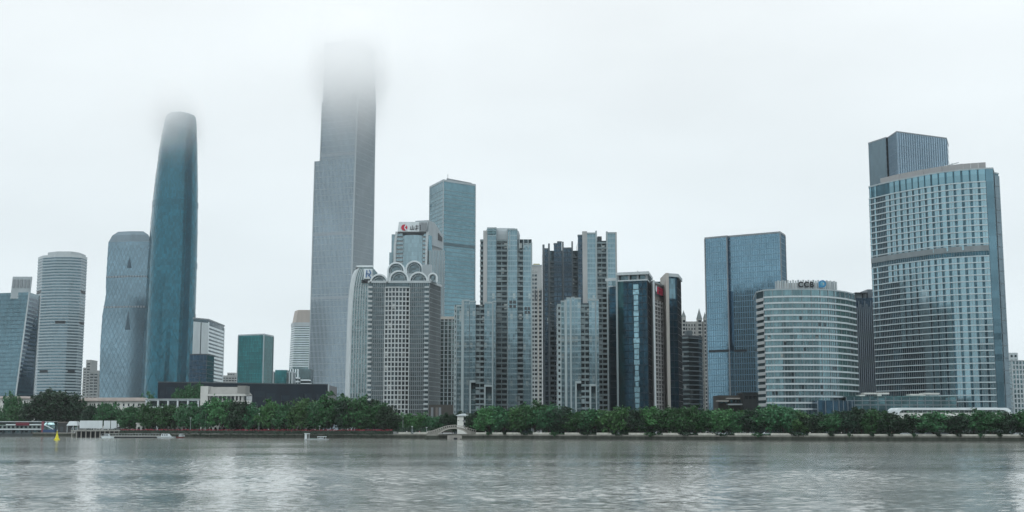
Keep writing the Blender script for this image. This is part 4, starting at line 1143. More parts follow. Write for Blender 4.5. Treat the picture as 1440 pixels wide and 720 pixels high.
text_part(t, 'CCB', 1122.3, 403.6, 7.4, 692, solid('letter black', (0.015, 0.02, 0.025), .5, var=.02), sc_, bold=.13, sx=.98)
lb = solid('logo blue', (0.03, 0.2, 0.38), .5, var=.02)
cx, cz, R_ = Xp(1156.5, 399.4, 692), Zp(399.2, 692), 2.0
def ringpart(r0, r1, a0, a1, mat, y, name, par):
    mb = MB(); n_ = 24
    for k in range(n_):
        a, b_ = a0 + (a1 - a0) * k / n_, a0 + (a1 - a0) * (k + 1) / n_
        q = [(cx + r1 * cos(a), y, cz + r1 * sin(a)), (cx + r0 * cos(a), y, cz + r0 * sin(a)), (cx + r0 * cos(b_), y, cz + r0 * sin(b_)), (cx + r1 * cos(b_), y, cz + r1 * sin(b_))]
        mb.quad(q[::1]); mb.quad([(x, y + .3, z) for x, y, z in q[::-1]])
        mb.quad([q[0], q[3], (q[3][0], y + .3, q[3][2]), (q[0][0], y + .3, q[0][2])])
        mb.quad([q[1], q[2], (q[2][0], y + .3, q[2][2]), (q[1][0], y + .3, q[1][2])])
    return t.part(name, mb, mat, par)
ringpart(1.15, 2.05, 0, 2 * pi, lb, 691.8, 'logo_ring', sc_)
mb = MB(); mb.box(cx - 2.1, cx - 1.2, 691.75, 692.05, cz - 2.05, cz + 1.3); t.part('logo_bar', mb, lb, sc_)
ringpart(.45, .95, radians(50), radians(310), solid('logo teal', (0.05, 0.35, 0.5), .5, var=.02), 691.7, 'logo_arc', sc_)
# glazed foot of the round building
pf_ = pts3([(1150, 676, 575), (1176, 678, 575), (1200, 690, 575), (1210, 700, 575)]); pf_ = pf_ + [pf_[-1] + Vector((0, 10)), pf_[0] + Vector((0, 14))]
mb = MB(); mb.prism(pf_, Z0, Zp(563, 676)); ft = t.part('glazed_foot', mb, glass('navy foot glass', (0.05, 0.12, 0.18), (2.5, 4), var=.35))
for k, (p, tq) in enumerate(resample(pf_[:4], 9)):
    mb = MB(); mb.obox(p, tq, -.12, .12, 0, .25, Z0, Zp(563, 676)); t.part('foot_mullion', mb, midgrey, ft)

# grey finned tower behind, between the two big right hand ones
Yx = 860
pY = rect((1201, Yx), (1232, Yx), 30, 480); zY = Zp(419, Yx)
t = Tower('finned_tower', 'dark grey finned tower squeezed between the round building and the biggest right hand tower', 'office tower', prism_rings(pY, zY), glass('graphite glass', (0.065, 0.10, 0.13), (1.6, 4), var=.2))
for k in range(12):
    u = (pY[1] - pY[0]).length * k / 11; mb = MB(); mb.obox(pY[0], Vector((1, 0)), u - .28, u + .28, -.2, .7, Z0, zY - (2 + 2.2 * (k % 3))); t.part('fin', mb, solid('graphite fin', (0.2, 0.245, 0.275), .5))
for a_ in (1203, 1213, 1219.5):
    mb = MB(); mb.box(Xp(a_, 418, Yx), Xp(a_ + 1.3, 418, Yx), Yx + .6, Yx + 2, zY, zY + 3.2); t.part('roof_post', mb, nearblack)
mb = MB(); mb.box(Xp(1203, 418, Yx), Xp(1221, 418, Yx), Yx + .5, Yx + 6, zY + 3.2, zY + 3.9); t.part('roof_beam', mb, darkgrey)
mb = MB(); mb.box(Xp(1204.5, 418, Yx), Xp(1219, 418, Yx), Yx + 2.5, Yx + 5, zY, zY + 3.1); t.part('plant_screen', mb, palegrey)
mb = MB(); mb.box(Xp(1222, 410, Yx), Xp(1232, 410, Yx), Yx + 4, Yx + 22, zY, Zp(406, Yx)); t.part('rear_wing', mb, midgrey)

# ------------------------------------------------------------------ angular glass tower behind the big one
gZ = glass('steel blue glass', (0.27, 0.375, 0.455), (1.6, 4.0), var=.08, tilt=.006)
fZ = pts3([(1221, 834, 200), (1245.8, 817, 195), (1248, 818, 194), (1261, 800, 187), (1331, 819, 195), (1333.5, 840, 200)])
pZ = fZ + [fZ[-1] + Vector((-8, 24)), fZ[0] + Vector((9, 24))]; zZ = Zp(186, 800)
t = Tower('angular_tower', 'taller angular glass tower rising behind the big curved right hand tower', 'office tower', prism_rings(pZ, zZ), gZ)
zlo = Zp(330, 800)
t.bars('mullion', [2, 3], 2.0, .35, .4, solid('steel mullion', (0.22, 0.305, 0.37), .4, metal=.3), inn=-.1)
t.bands('floor_line', frange(Z0 + 4, zZ, 4.0), .25, .1, solid('steel mullion', (0.22, 0.305, 0.37)), inn=-.05)
mb = MB(); mb.obox(fZ[1], (fZ[2] - fZ[1]).normalized(), 0, (fZ[2] - fZ[1]).length, 0, .3, Z0, zZ); t.part('corner_slot', mb, nearblack)
mb = MB(); mb.obox(fZ[0], (fZ[1] - fZ[0]).normalized(), .1, (fZ[1] - fZ[0]).length - .1, 0, .15, Z0, zZ); t.part('side_panel_wall', mb, glass('grey side glass', (0.115, 0.17, 0.2), (2, 4), var=.08))
t.cap('parapet', zZ, zZ + .8, .2, midgrey, inn=-.5)

# ------------------------------------------------------------------ big curved tower on the right
gV = glass('dark teal slot glass', (0.045, 0.115, 0.15), (2.1, 4.0), var=.28, wob=.03)
fV = pts3([(1222, 778, 263), (1234, 771, 260), (1247.5, 763, 257), (1261, 756, 254), (1275, 750, 250), (1289, 744, 247), (1302.5, 738.5, 245), (1322, 732, 242), (1342, 727, 240), (1364, 723, 238), (1385, 720.5, 237), (1396, 720, 237),
           (1397.5, 733, 240), (1403.5, 736, 241)])
pV2 = fV + [fV[-1] + Vector((3, 40)), fV[0] + Vector((13, 36))]; zV2 = Zp(237.5, 720)
t = Tower('curved_tower', 'biggest tower on the right, with curved gridded front and grey mid-height band', 'office tower', prism_rings(pV2, zV2), gV)
FV = 3.62
ztopb = Zp(264, 738)               # first band under the tall crown glazing
bandm = solid('pale aluminium band', (0.42, 0.50, 0.53), .45, var=.05)
zsV = []; z = ztopb
while z > Z0 + 12: zsV.append(z); z -= FV
zmid = min(zsV, key=lambda q: abs(q - Zp(360, 740)))
zsb = [q for q in zsV if abs(q - zmid) > .1]
t.bands('floor_band', zsb, .6, .75, bandm, sel=(0, 10))
t.bands('mid_band', [zmid - .4], 3.3, .6, solid('mid grey screen', (0.18, 0.215, 0.23), .5), sel=(0, 10))
t.bands('side_band', zsV[::2], .4, .3, palegrey, sel=(12, 14))
curve = fV[:11]
NB = 18
rs = resample(curve, NB * 5)
panelm = glass('light grey green panel glass', (0.235, 0.37, 0.42), (4.2, 3.62), var=.10, tilt=.006)
panelb = glass('blue lower panel glass', (0.14, 0.26, 0.33), (4.2, 3.62), var=.3, tilt=.01)
npart = 0; stuff_p = MB(); meshes = {}
for fi, z in enumerate(zsV):
    if abs(z - zmid) < .1: continue
    zl = z - FV + .62; hh = FV - .64
    lim = 3 if fi < 15 else (5 if fi < 26 else 9)      # dark reflection shaped by leaving panels off, further right on lower floors
    if fi > 40: lim = 12
    for k in range(NB):
        if k < lim and not (k == 0 and fi < 24) and not (k == 1 and fi < 24): continue
        if k in (0, 1): ja, jb = k * 5 + 0.2, k * 5 + 1.2
        else: ja, jb = k * 5 + 1.6, k * 5 + 5
        ia, ib = int(ja), int(jb)
        p, tq = rs[ia][0].lerp(rs[min(ia + 1, len(rs) - 1)][0], ja - ia), rs[ia][1]
        L_ = (rs[ib][0] - p).length
        if k in (0, 1): L_ = 1.3
        if npart < 290:
            key = (k,)
            if key not in meshes:
                mb = MB(); mb.obox(p, tq, 0, L_, -.3, .3, 0, hh); meshes[key] = mb.mesh('wall_panel', panelm, (t.org.x, t.org.y, 0))
            link('wall_panel', meshes[key], t.root, (0, 0, zl - t.org.z)); npart += 1
        else:
            stuff_p.obox(p, tq, 0, L_, -.3, .3, zl, zl + hh)
t.part('lower_wall_panel', stuff_p, panelm, kind='stuff')
for k in range(NB):                 # tall crown glazing panels
    if k in (2, 3): continue
    p, tq = rs[k * 5 + 1]; L_ = (rs[k * 5 + 5][0] - p).length * (1 if k > 1 else .4)
    mb = MB(); mb.obox(p, tq, 0, L_ - .1, -.3, .35, ztopb + .6, zV2); t.part('crown_panel', mb, glass('crown glass', (0.18, 0.32, 0.375), (4, 2.5), var=.1))
mb = MB()
for k in range(NB * 3 + 1):
    p, tq = resample(curve, NB * 3)[k]; mb.obox(p, tq, -.06, .06, 0, .4, Z0, ztopb)
t.part('mullion', mb, midgrey, kind='stuff')
p, tq = rs[9 * 5]; mb = MB(); mb.obox(p, tq, -.4, 3.6, 0, .55, Z0 + 10, Zp(405, 735)); t.part('white_reflection_strip', mb, glass('pale reflection glass', (0.3, 0.41, 0.45), (1.3, 3.6), var=.1))  # pale reflection beside the dark zone, built as a lighter glass strip
mb = MB(); mb.obox(fV[10], (fV[11] - fV[10]).normalized(), .2, (fV[11] - fV[10]).length, 0, .3, Z0, zV2); t.part('end_strip', mb, glass('plain end glass', (0.10, 0.19, 0.235), (4, 4), var=.12))
mb = MB(); mb.obox(fV[12], (fV[13] - fV[12]).normalized(), 0, (fV[13] - fV[12]).length + .6, 0, .3, Z0, zV2 - 1); t.part('rear_strip', mb, glass('grey side glass', (0.115, 0.17, 0.2), (2, 4)))
mb = MB(); mb.strip(pV2, zV2, zV2 + .8, .35, -.6, True); t.part('parapet', mb, palegrey)
scr = pts3([(1238, 775, 256), (1262, 762, 250), (1290, 750, 244), (1320, 739, 240), (1350, 731, 236), (1386, 726, 234)])
for k, (p, tq) in enumerate(resample(scr, 17)[:-1]):
    L_ = (scr[-1] - scr[0]).length / 17
    mb = MB(); mb.obox(p, tq, .15, L_ + .2, -.4, .1, zV2, zV2 + 5.2); t.part('roof_screen', mb, solid('roof screen', (0.30, 0.31, 0.315), .5, var=.05))
mb = MB(); a, b_ = P2(1312, 745, 230), P2(1348, 740, 225)
mb.tube([(a.x, a.y, zV2 + 5), (b_.x, b_.y, zV2 + 8)], .28, 5); mb.tube([(b_.x - 4, b_.y, zV2), (b_.x - 4, b_.y, zV2 + 7.6)], .3, 5)
t.part('cleaning_crane', mb, offwhite)

# little blocks at the far right
Yy = 900
pa_ = rect((1419.5, Yy), (1433, Yy), 25, 530)
t = Tower('small_block', 'small pale block at the right edge, half hidden by the big tower', 'residential tower', prism_rings(pa_, Zp(496, Yy)), offwhite, 'wall')
for z in frange(Z0 + 20, Zp(499, Yy), 3.3):
    for u in (1.6, 4.4):
        mb = MB(); mb.obox(pa_[0], Vector((1, 0)), u, u + 1.5, 0, .1, z, z + 1.6); t.part('window', mb, gNd)
pa_ = rect((1424.5, 850), (1462, 850), 25, 540)
t = Tower('small_block', 'grid-windowed block cut off by the right edge of the photo', 'residential tower', prism_rings(pa_, Zp(508, 850)), gNm)
t.bands('floor_band', frange(Z0 + 3, Zp(508, 850), 3.2), .9, .3, offwhite)
t.bars('pier', [0], 2.3, .8, .35, offwhite, each=True)
t.cap('parapet', Zp(508, 850), Zp(506.5, 850), .5, palegrey)
# ------------------------------------------------------------------ black museum slab
gMu = solid('museum black panel', (0.005, 0.014, 0.025), .45, var=.25, scale=.08)
A_, B_ = P2(222, 1075, 545), P2(461, 1140, 545)
pMu = [A_, B_, B_ + Vector((0, 60)), A_ + Vector((0, 90))]; zMu = Zp(539.5, 1105)
t = Tower('museum', 'long low black museum slab behind the trees on the left', 'museum', prism_rings(pMu, zMu, Zp(572, 1100)), gMu, 'wall')
tt = (B_ - A_).normalized(); L_ = (B_ - A_).length
u = 2.0
while u < L_ - 6:
    w_ = random.uniform(3, 9); h0 = random.uniform(Zp(566, 1100), Zp(552, 1100)); h1 = min(zMu - 1.5, h0 + random.uniform(3, 9)); mb = MB(); mb.obox(A_, tt, u, u + w_, 0, random.choice((.25, .5, .8)), h0, h1)
    t.part('panel', mb, solid(random.choice(('museum slate panel', 'museum navy panel')), random.choice(((0.010, 0.022, 0.035), (0.006, 0.017, 0.032))), .4)); u += w_ + random.uniform(1, 7)
mb = MB(); mb.obox(A_, tt, 0, L_, -1, .3, zMu, zMu + .8); t.part('roof_edge', mb, darkgrey)
mb = MB(); mb.obox(A_, tt, L_, L_ + 1.2, -8, .3, Zp(556, 1140), zMu + .8); t.part('end_trim', mb, offwhite)
mb = MB(); mb.prism([A_ + Vector((8, 10)), B_ + Vector((-10, 10)), B_ + Vector((-10, 40)), A_ + Vector((8, 60))], Z0, Zp(572, 1100)); t.part('plinth', mb, darkgrey)

# low white striped complex left of the tallest tower
def simple(name, label, cat, px0, px1, top, Y, depth, wall, wname='wall', py=560):
    p = rect((px0, Y), (px1, Y), depth, py); return Tower(name, label, cat, prism_rings(p, Zp(top, Y)), wall, wname), p
Yc = 1500
t, p = simple('low_office', 'low white striped office behind the right half of the black museum slab', 'office building', 376, 410, 524, Yc, 25, glass('dim office glass', (0.09, 0.14, 0.15), (1.5, 3.5)))
t.bars('stripe', [0], 3.1, 1.3, .6, offwhite, each=True); t.cap('roof_edge', Zp(524, Yc), Zp(522.5, Yc), .6, palegrey)
mb = MB(); mb.prism(rect((386, Yc - 5), (402, Yc - 5), 20), Z0, Zp(520.5, Yc)); t.part('glass_drum', mb, gF)
t, p = simple('low_office', 'low white podium with long ledges at the foot of the tan crowned tower', 'office building', 406, 436, 519, 1620, 25, glass('dim office glass', (0.09, 0.14, 0.15)))
for a_ in (407, 410.5, 414, 417.5):
    mb = MB(); mb.obox(p[0], Vector((1, 0)), (a_ - 406) * .91, (a_ - 406 + 1.5) * .91, 0, .8, Z0, Zp(519, 1620)); t.part('stripe', mb, white)
for a_, b_, y_ in ((406, 421, 531), (405, 422, 536), (424, 436, 534), (424, 437, 539)):
    mb = MB(); mb.box(Xp(a_, y_, 1612), Xp(b_, y_, 1612), 1604, 1619, Zp(y_ + 1.6, 1612), Zp(y_, 1612)); t.part('ledge', mb, white)
# hazy far blocks
far = [(121, 127, 506, 1900, 'slim grey far block between the banded tower and the lattice tower'), (126, 138, 521, 1850, 'pale far block right beside the lattice tower foot'),
       (117, 122, 517, 2100, 'narrow beige far block just right of the banded tower'), (313, 334, 528, 2200, 'low pale far roofs between the white banded block and the teal block'),
       (320, 330, 524, 2300, 'small stepped far block just left of the teal block')]
for a_, b_, tp, Y, lb_ in far:
    t, p = simple('far_block', lb_, 'building', a_, b_, tp, Y, 30, solid('far pale wall', (0.27, 0.29, 0.29), .8), py=530)
    for z in frange(Zp(560, Y), Zp(tp, Y) - 3, 4.2):
        mb = MB(); mb.obox(p[0], Vector((1, 0)), 1, (p[1] - p[0]).length - 1, 0, .12, z, z + 1.8); t.part('window_band', mb, gNd)
    t.bars('pier', [0], 5.0, 1.2, .4, solid('far pale wall', (0.27, 0.29, 0.29)), each=True)

# ------------------------------------------------------------------ low white riverside buildings, left
Yw = 905
def wx(px, py=575, Y=None): return Xp(px, py, Y or Yw)
gLo = glass('dim low glass', (0.06, 0.085, 0.09), (1.4, 2.6), var=.4)
wlow = solid('off white render', (0.52, 0.54, 0.52), .8, var=.12)
# framed gallery
t = Tower('framed_gallery', 'low white building with an open post and beam frame, below the tapered teal tower', 'building',
          prism_rings([Vector((wx(206), Yw + 2)), Vector((wx(283), Yw + 2)), Vector((wx(283), Yw + 20)), Vector((wx(206), Yw + 20))], Zp(563, Yw)), gLo)
for py_ in (562, 572, 589.5):
    mb = MB(); mb.box(wx(205), wx(283), Yw - 1, Yw + 1.9, Zp(py_ + 1.6, Yw), Zp(py_ - .2, Yw)); t.part('beam', mb, white)
for a_ in (205, 221.5, 235.5, 249, 263.5, 278):
    mb = MB(); mb.box(wx(a_), wx(a_ + 1.9), Yw - 1.4, Yw + .8, Z0, Zp(562, Yw)); t.part('column', mb, white)
mb = MB(); mb.box(wx(205), wx(210.5), Yw - 1.2, Yw + 8, Zp(569, Yw), Zp(561.6, Yw)); t.part('end_block', mb, white)
mb = MB(); mb.box(wx(204), wx(284), Yw - 2, Yw + 22, Zp(561.8, Yw), Zp(560.8, Yw)); t.part('roof_slab', mb, offwhite)
t = Tower('stair_tower_hall', 'pale hall with plain stair tower and wide grey roof, in front of the museum', 'building',
          prism_rings([Vector((wx(293), Yw)), Vector((wx(346), Yw)), Vector((wx(346), Yw + 20)), Vector((wx(293), Yw + 20))], Zp(556, Yw)), gLo)
mb = MB(); mb.box(wx(282.6), wx(293), Yw - 3, Yw + 12, Z0, Zp(543.2, Yw)); t.part('stair_tower', mb, wlow)
mb = MB(); mb.loft([(Zp(555, Yw), [Vector((wx(292), Yw - 3)), Vector((wx(345), Yw - 3)), Vector((wx(345), Yw + 24)), Vector((wx(292), Yw + 24))]), (Zp(544, Yw), [Vector((wx(294), Yw + 3)), Vector((wx(336), Yw + 3)), Vector((wx(336), Yw + 20)), Vector((wx(294), Yw + 20))])])
t.part('roof', mb, solid('grey roof sheet', (0.23, 0.24, 0.23), .6))
mb = MB(); mb.box(wx(334), wx(345.5), Yw - 2, Yw + 12, Zp(554, Yw), Zp(542.5, Yw)); t.part('roof_block', mb, solid('grey roof sheet', (0.23, 0.24, 0.23)))
mb = MB(); mb.box(wx(292), wx(346), Yw - 3.3, Yw + 10, Zp(557, Yw), Zp(554.6, Yw)); t.part('eaves', mb, wlow)
for a_ in range(294, 346, 6):
    mb = MB(); mb.box(wx(a_), wx(a_ + 1.3), Yw - 1, Yw + 1, Zp(563, Yw), Zp(556.5, Yw)); t.part('post', mb, wlow)
for py_ in (563.5, 566.5):
    mb = MB(); mb.box(wx(291), wx(354), Yw - 2.2, Yw - .2, Zp(py_ + 1.3, Yw), Zp(py_, Yw)); t.part('terrace_edge', mb, wlow)
for a_ in (330, 335, 340):
    mb = MB(); mb.box(wx(a_), wx(a_ + 2), Yw - 2.4, Yw + 1, Zp(566, Yw), Zp(556, Yw)); t.part('column', mb, wlow)
mb = MB(); mb.box(wx(284), wx(346), Yw + .3, Yw + 15, Z0, Zp(566, Yw)); t.part('lower_wall', mb, wlow)
for a_ in range(289, 345, 5):
    mb = MB(); mb.box(wx(a_), wx(a_ + 2.4), Yw + .1, Yw + .29, Zp(597, Yw), Zp(592, Yw)); t.part('window', mb, gNd)

def arcade(label, px0, px1, top, bot, Y, n, blue_roof=False):
    x0, x1 = Xp(px0, 598, Y), Xp(px1, 598, Y); zt_, zb_ = Zp(top, Y), Z0
    o = Vector(((x0 + x1) / 2, Y + 4, Z0)); root = thing('arcade_building', label, 'building', o)
    me = MB(); me.box(x0 + .2, x1 - .2, Y + .6, Y + 8, zb_, zt_ - .3); link('back_wall', me.mesh('back_wall', gLo, o), root)
    w_ = (x1 - x0) / n; hz = zb_ + (zt_ - zb_) * .68
    mb = MB()                                      # front wall with arched openings
    for k in range(n):
        a, b_ = x0 + w_ * k, x0 + w_ * (k + 1); c, d = a + w_ * .2, b_ - w_ * .2; cxx, r = (c + d) / 2, (d - c) / 2; sp_ = hz - r
        prof = [(c, zb_)] + [(cxx - r * cos(pi * i / 8), sp_ + r * sin(pi * i / 8)) for i in range(9)] + [(d, zb_)]
        mb.quad([(a, Y, zb_), (c, Y, zb_), (c, Y, sp_), (a, Y, sp_)]); mb.quad([(d, Y, zb_), (b_, Y, zb_), (b_, Y, sp_), (d, Y, sp_)])
        mb.quad([(a, Y, sp_), (c, Y, sp_)] + [(p, Y, q) for p, q in prof[2:6]] + [(cxx, Y, zt_), (a, Y, zt_)])
        mb.quad([(p, Y, q) for p, q in prof[5:10]] + [(b_, Y, sp_), (b_, Y, zt_), (cxx, Y, zt_)])
        for i in range(len(prof) - 1):
            p, q = prof[i], prof[i + 1]; mb.quad([(p[0], Y, p[1]), (p[0], Y + .59, p[1]), (q[0], Y + .59, q[1]), (q[0], Y, q[1])])
    link('arcade_wall', mb.mesh('arcade_wall', wlow, o), root)
    mb = MB(); mb.box(x0 - .4, x1 + .4, Y - .4, Y + 8.2, zt_ + .004, zt_ + .6); link('cornice', mb.mesh('cornice', wlow, o), root)
    if blue_roof:
        mb = MB(); mb.loft([(zt_ + .6, [Vector((x0 - .6, Y - .8)), Vector((x1 + .6, Y - .8)), Vector((x1 + .6, Y + 8.5)), Vector((x0 - .6, Y + 8.5))]), (zt_ + 2.6, [Vector((x0 + .8, Y + 3)), Vector((x1 - .8, Y + 3)), Vector((x1 - .8, Y + 5)), Vector((x0 + .8, Y + 5))])])
        link('roof', mb.mesh('roof', solid('blue roof sheet', (0.03, 0.16, 0.32), .5), o), root)
    return root
arcade('white arcade with round arches under the stair tower hall', 282, 318, 596.5, 606, 800, 6)
arcade('white arcade under a blue sheet roof, right of the stair tower hall', 322, 361, 595.5, 606, 792, 5, True)
arcade('white arcade with dark arches behind the trees left of the small work boat', 379, 437, 596, 605, 800, 9)
arcade('short white arcade behind the left end of the red flower rail', 192, 212, 596, 606, 830, 3)
arcade('short white arcade under the open post and beam frame', 236, 262, 596.5, 606, 825, 4)

# tiled white block with three window rows, and the one at the left edge
def punched(label, px0, px1, roof_top, eave, Y, cols, rows, tile, depth=14):
    x0, x1 = Xp(px0, 575, Y), Xp(px1, 575, Y); pl = [Vector((x0, Y)), Vector((x1, Y)), Vector((x1, Y + depth)), Vector((x0, Y + depth))]
    t = Tower('white_block', label, 'building', prism_rings(pl, Zp(eave, Y)), wlow, 'wall')
    for c in cols:
        for r_ in rows:
            mb = MB(); mb.box(Xp(c, r_, Y), Xp(c + 2.1, r_, Y), Y - .15, Y - .004, Zp(r_ + 3.6, Y), Zp(r_, Y)); wdw = t.part('window', mb, gNd)
            mb = MB(); mb.box(Xp(c - .3, r_, Y), Xp(c + 2.4, r_, Y), Y - .35, Y - .16, Zp(r_ + 4.3, Y), Zp(r_ + 3.7, Y)); t.part('sill', mb, offwhite, wdw)
    mb = MB(); o_ = offset(pl, 1.2, True); i_ = offset(pl, -3.0, True)
    mb.loft([(Zp(eave, Y), o_), (Zp(eave, Y) + .5, o_), (Zp(roof_top, Y), i_)]); t.part('roof', mb, tile)
    return t
tile = solid('weathered tile roof', (0.22, 0.2, 0.185), .85, var=.2)
punched('white three-storey block with a shallow tiled roof, right of the biggest dark tree', 110, 205, 559, 564.5, 935, list(range(114, 136, 6)) + list(range(138, 202, 7)), (567.5, 575.5, 584), tile)
punched('white windowed block at the left edge behind the pier', -30, 40, 557, 561, 1010, range(-26, 38, 6), (563.5, 573), tile)
# white fabric hoardings and the open-sided quay house
Yh = 858
for k, (a_, b_, tp, bt) in enumerate(((112, 144, 591.5, 602.5), (146, 155, 591.5, 603), (156, 164, 591.5, 603), (165.5, 175, 591, 601))):
    o = Vector((Xp((a_ + b_) / 2, 597, Yh), Yh, Z0))
    r = thing('white_hoarding', ('widest of the white quay hoardings, just right of the pier', 'second white quay hoarding from the pier', 'third white quay hoarding from the pier', 'last white quay hoarding from the pier, with a slanting lower edge')[k], 'hoarding', o, 'white hoardings on the quay')
    mb = MB(); x0, x1 = Xp(a_, 597, Yh), Xp(b_, 597, Yh); zt_, zb_ = Zp(tp, Yh), Zp(bt, Yh)
    if k == 3:
        q = [(x0, zb_), (x1, zb_ + (zt_ - zb_) * .55), (x1 + .8, zt_), (x0, zt_)]
        mb.quad([(x, Yh, z) for x, z in q]); mb.quad([(x, Yh + .3, z) for x, z in q[::-1]])
        for i in range(4): a, b_2 = q[i], q[(i + 1) % 4]; mb.quad([(b_2[0], Yh, b_2[1]), (a[0], Yh, a[1]), (a[0], Yh + .3, a[1]), (b_2[0], Yh + .3, b_2[1])])
    else: mb.box(x0, x1, Yh, Yh + .3, zb_, zt_)
    link('sheet', mb.mesh('sheet', white, o), r)
    for x in (x0 + .2, (x0 + x1) / 2, x1 - .2):
        mb = MB(); mb.box(x - .12, x + .12, Yh + .3, Yh + .55, Z0, zt_ - .2); link('post', mb.mesh('post', midgrey, o), r)

# ------------------------------------------------------------------ things on the right bank
# long white canopy hall
Yl = 655
x0, x1 = Xp(1259, 580, Yl), Xp(1420, 580, Yl); o = Vector(((x0 + x1) / 2, Yl + 6, Z0))
r = thing('canopy_hall', 'long low white hall with rounded ends in front of the big curved tower', 'pavilion', o)
zt_, zb_ = Zp(573.5, Yl), Zp(590, Yl)
prof = []
R_ = zt_ - Zp(580, Yl)
for k in range(7): a = pi - (pi / 2) * k / 6; prof.append((x0 + R_ + R_ * cos(a) * 1.0, zt_ - R_ + R_ * sin(a)))
prof = [(x0 - 1.6, zb_)] + prof
for k in range(7): a = pi / 2 - (pi / 2) * k / 6; prof.append((x1 - R_ * 1.3 + R_ * 1.3 * cos(a), zt_ - R_ + R_ * sin(a)))
prof.append((x1 + .4, zb_))
mb = MB()
inner = [(x + (1.3 if i < len(prof) / 2 else -1.3), z - (1.1 if 1 <= i < len(prof) - 1 else 0)) for i, (x, z) in enumerate(prof)]
for i in range(len(prof) - 1):
    a, b_, c, d = prof[i], prof[i + 1], inner[i + 1], inner[i]
    mb.quad([(a[0], Yl - 2, a[1]), (d[0], Yl - 2, d[1]), (c[0], Yl - 2, c[1]), (b_[0], Yl - 2, b_[1])])
    mb.quad([(a[0], Yl - 2, a[1]), (b_[0], Yl - 2, b_[1]), (b_[0], Yl + 14, b_[1]), (a[0], Yl + 14, a[1])])
    mb.quad([(d[0], Yl - 2, d[1]), (d[0], Yl + 14, d[1]), (c[0], Yl + 14, c[1]), (c[0], Yl - 2, c[1])])
link('roof_shell', mb.mesh('roof_shell', white, o), r)
mb = MB(); mb.box(x0 + 1.4, x1 - 1.4, Yl, Yl + 12, Z0, zt_ - 1.3); link('glazing', mb.mesh('glazing', glass('hall glass', (0.13, 0.17, 0.165), (2.2, 3), var=.3), o), r)
mb = MB(); mb.box(x0 + 1.3, x1 - 1.3, Yl - .6, Yl - .02, Zp(590, Yl), Zp(580.5, Yl)); link('lower_wall', mb.mesh('lower_wall', solid('bright hall wall', (0.68, 0.71, 0.68), .6), o), r)
for k in range(24):
    x = x0 + 2 + (x1 - x0 - 4) * k / 23; mb = MB(); mb.box(x - .1, x + .1, Yl - .3, Yl - .02, Zp(580.4, Yl), zt_ - 1.2); link('mullion', mb.mesh('mullion', offwhite, o), r)
# teal glass podium with roof canopies
Yp = 692
t, p = simple('glass_podium', 'low teal glass podium left of the canopy hall, with small white roof canopies on top', 'building', 1190, 1345, 558, Yp, 20, glass('podium glass', (0.09, 0.18, 0.2), (3, 3.2), var=.35, wob=.05))
t.bars('mullion', [0], 4.2, .22, .3, midgrey, each=True); t.bands('rail', [Zp(564, Yp), Zp(570, Yp)], .35, .3, midgrey, sel=(0, 1)); t.cap('roof_edge', Zp(558, Yp), Zp(557, Yp), .4, glass('jade edge', (0.12, 0.25, 0.25), (4, 1)))
for a_, b_, tp in ((1217, 1252, 552), (1210, 1218, 555), (1235, 1241, 554.5), (1281, 1303, 553.8), (1300, 1323, 552.3)):
    zt2 = Zp(tp, Yp); xa, xb = Xp(a_, tp, Yp), Xp(b_, tp, Yp); mb = MB(); mb.box(xa, xb, Yp + 2, Yp + 9, zt2 - .9, zt2); cn = t.part('roof_canopy', mb, wlow)
    for x in frange(xa + .4, xb, max(2.5, (xb - xa) / 5)):
        mb = MB(); mb.box(x - .12, x + .12, Yp + 2.2, Yp + 2.5, Zp(557, Yp), zt2 - .9); t.part('canopy_post', mb, midgrey, cn)
# brown podium blocks by the round building
t, p = simple('low_block', 'low dark block with pale ledges at the foot of the sky blue glass slab', 'building', 1010, 1046, 556, 780, 20, solid('dark brown wall', (0.06, 0.06, 0.055), .7), 'wall')
for a_, b_, y_ in ((1022, 1040, 559.5), (1023, 1046.5, 567.8), (1008, 1024, 563)):
    mb = MB(); mb.box(Xp(a_, y_, 776), Xp(b_, y_, 776), 774, 779.9, Zp(y_ + 1.8, 776), Zp(y_, 776)); t.part('ledge', mb, offwhite if y_ > 565 else beige)
for a_ in (1013, 1019, 1027, 1033, 1039):
    mb = MB(); mb.box(Xp(a_, 565, 780), Xp(a_ + 3.6, 565, 780), 779.7, 779.98, Zp(566.8, 780), Zp(562.5, 780)); t.part('window', mb, gNm)
t, p = simple('low_block', 'near black flat-roofed block squeezed against the left side of the round banded building', 'building', 1045.5, 1068, 553, 770, 20, solid('near black wall', (0.028, 0.034, 0.037), .6), 'wall')
t.cap('roof_edge', Zp(553, 770), Zp(551.8, 770), .5, nearblack)
for k in range(4):
    mb = MB(); mb.obox(p[0], Vector((1, 0)), 1 + k * 2.3, 2.6 + k * 2.3, 0, .1, Zp(561, 770), Zp(557, 770)); t.part('window', mb, gNd)
t, p = simple('street_block', 'low dark lobby block under the slim beige-topped block', 'building', 603, 640, 569, 860, 16, solid('dark brown wall', (0.06, 0.06, 0.055)), 'wall')
for a_, c_ in ((606, midgrey), (612.5, brown), (617, midgrey)):
    mb = MB(); mb.box(Xp(a_, 580, 860), Xp(a_ + 3.3, 580, 860), 859.5, 859.98, Zp(590, 860), Zp(573, 860)); t.part('shopfront', mb, c_)

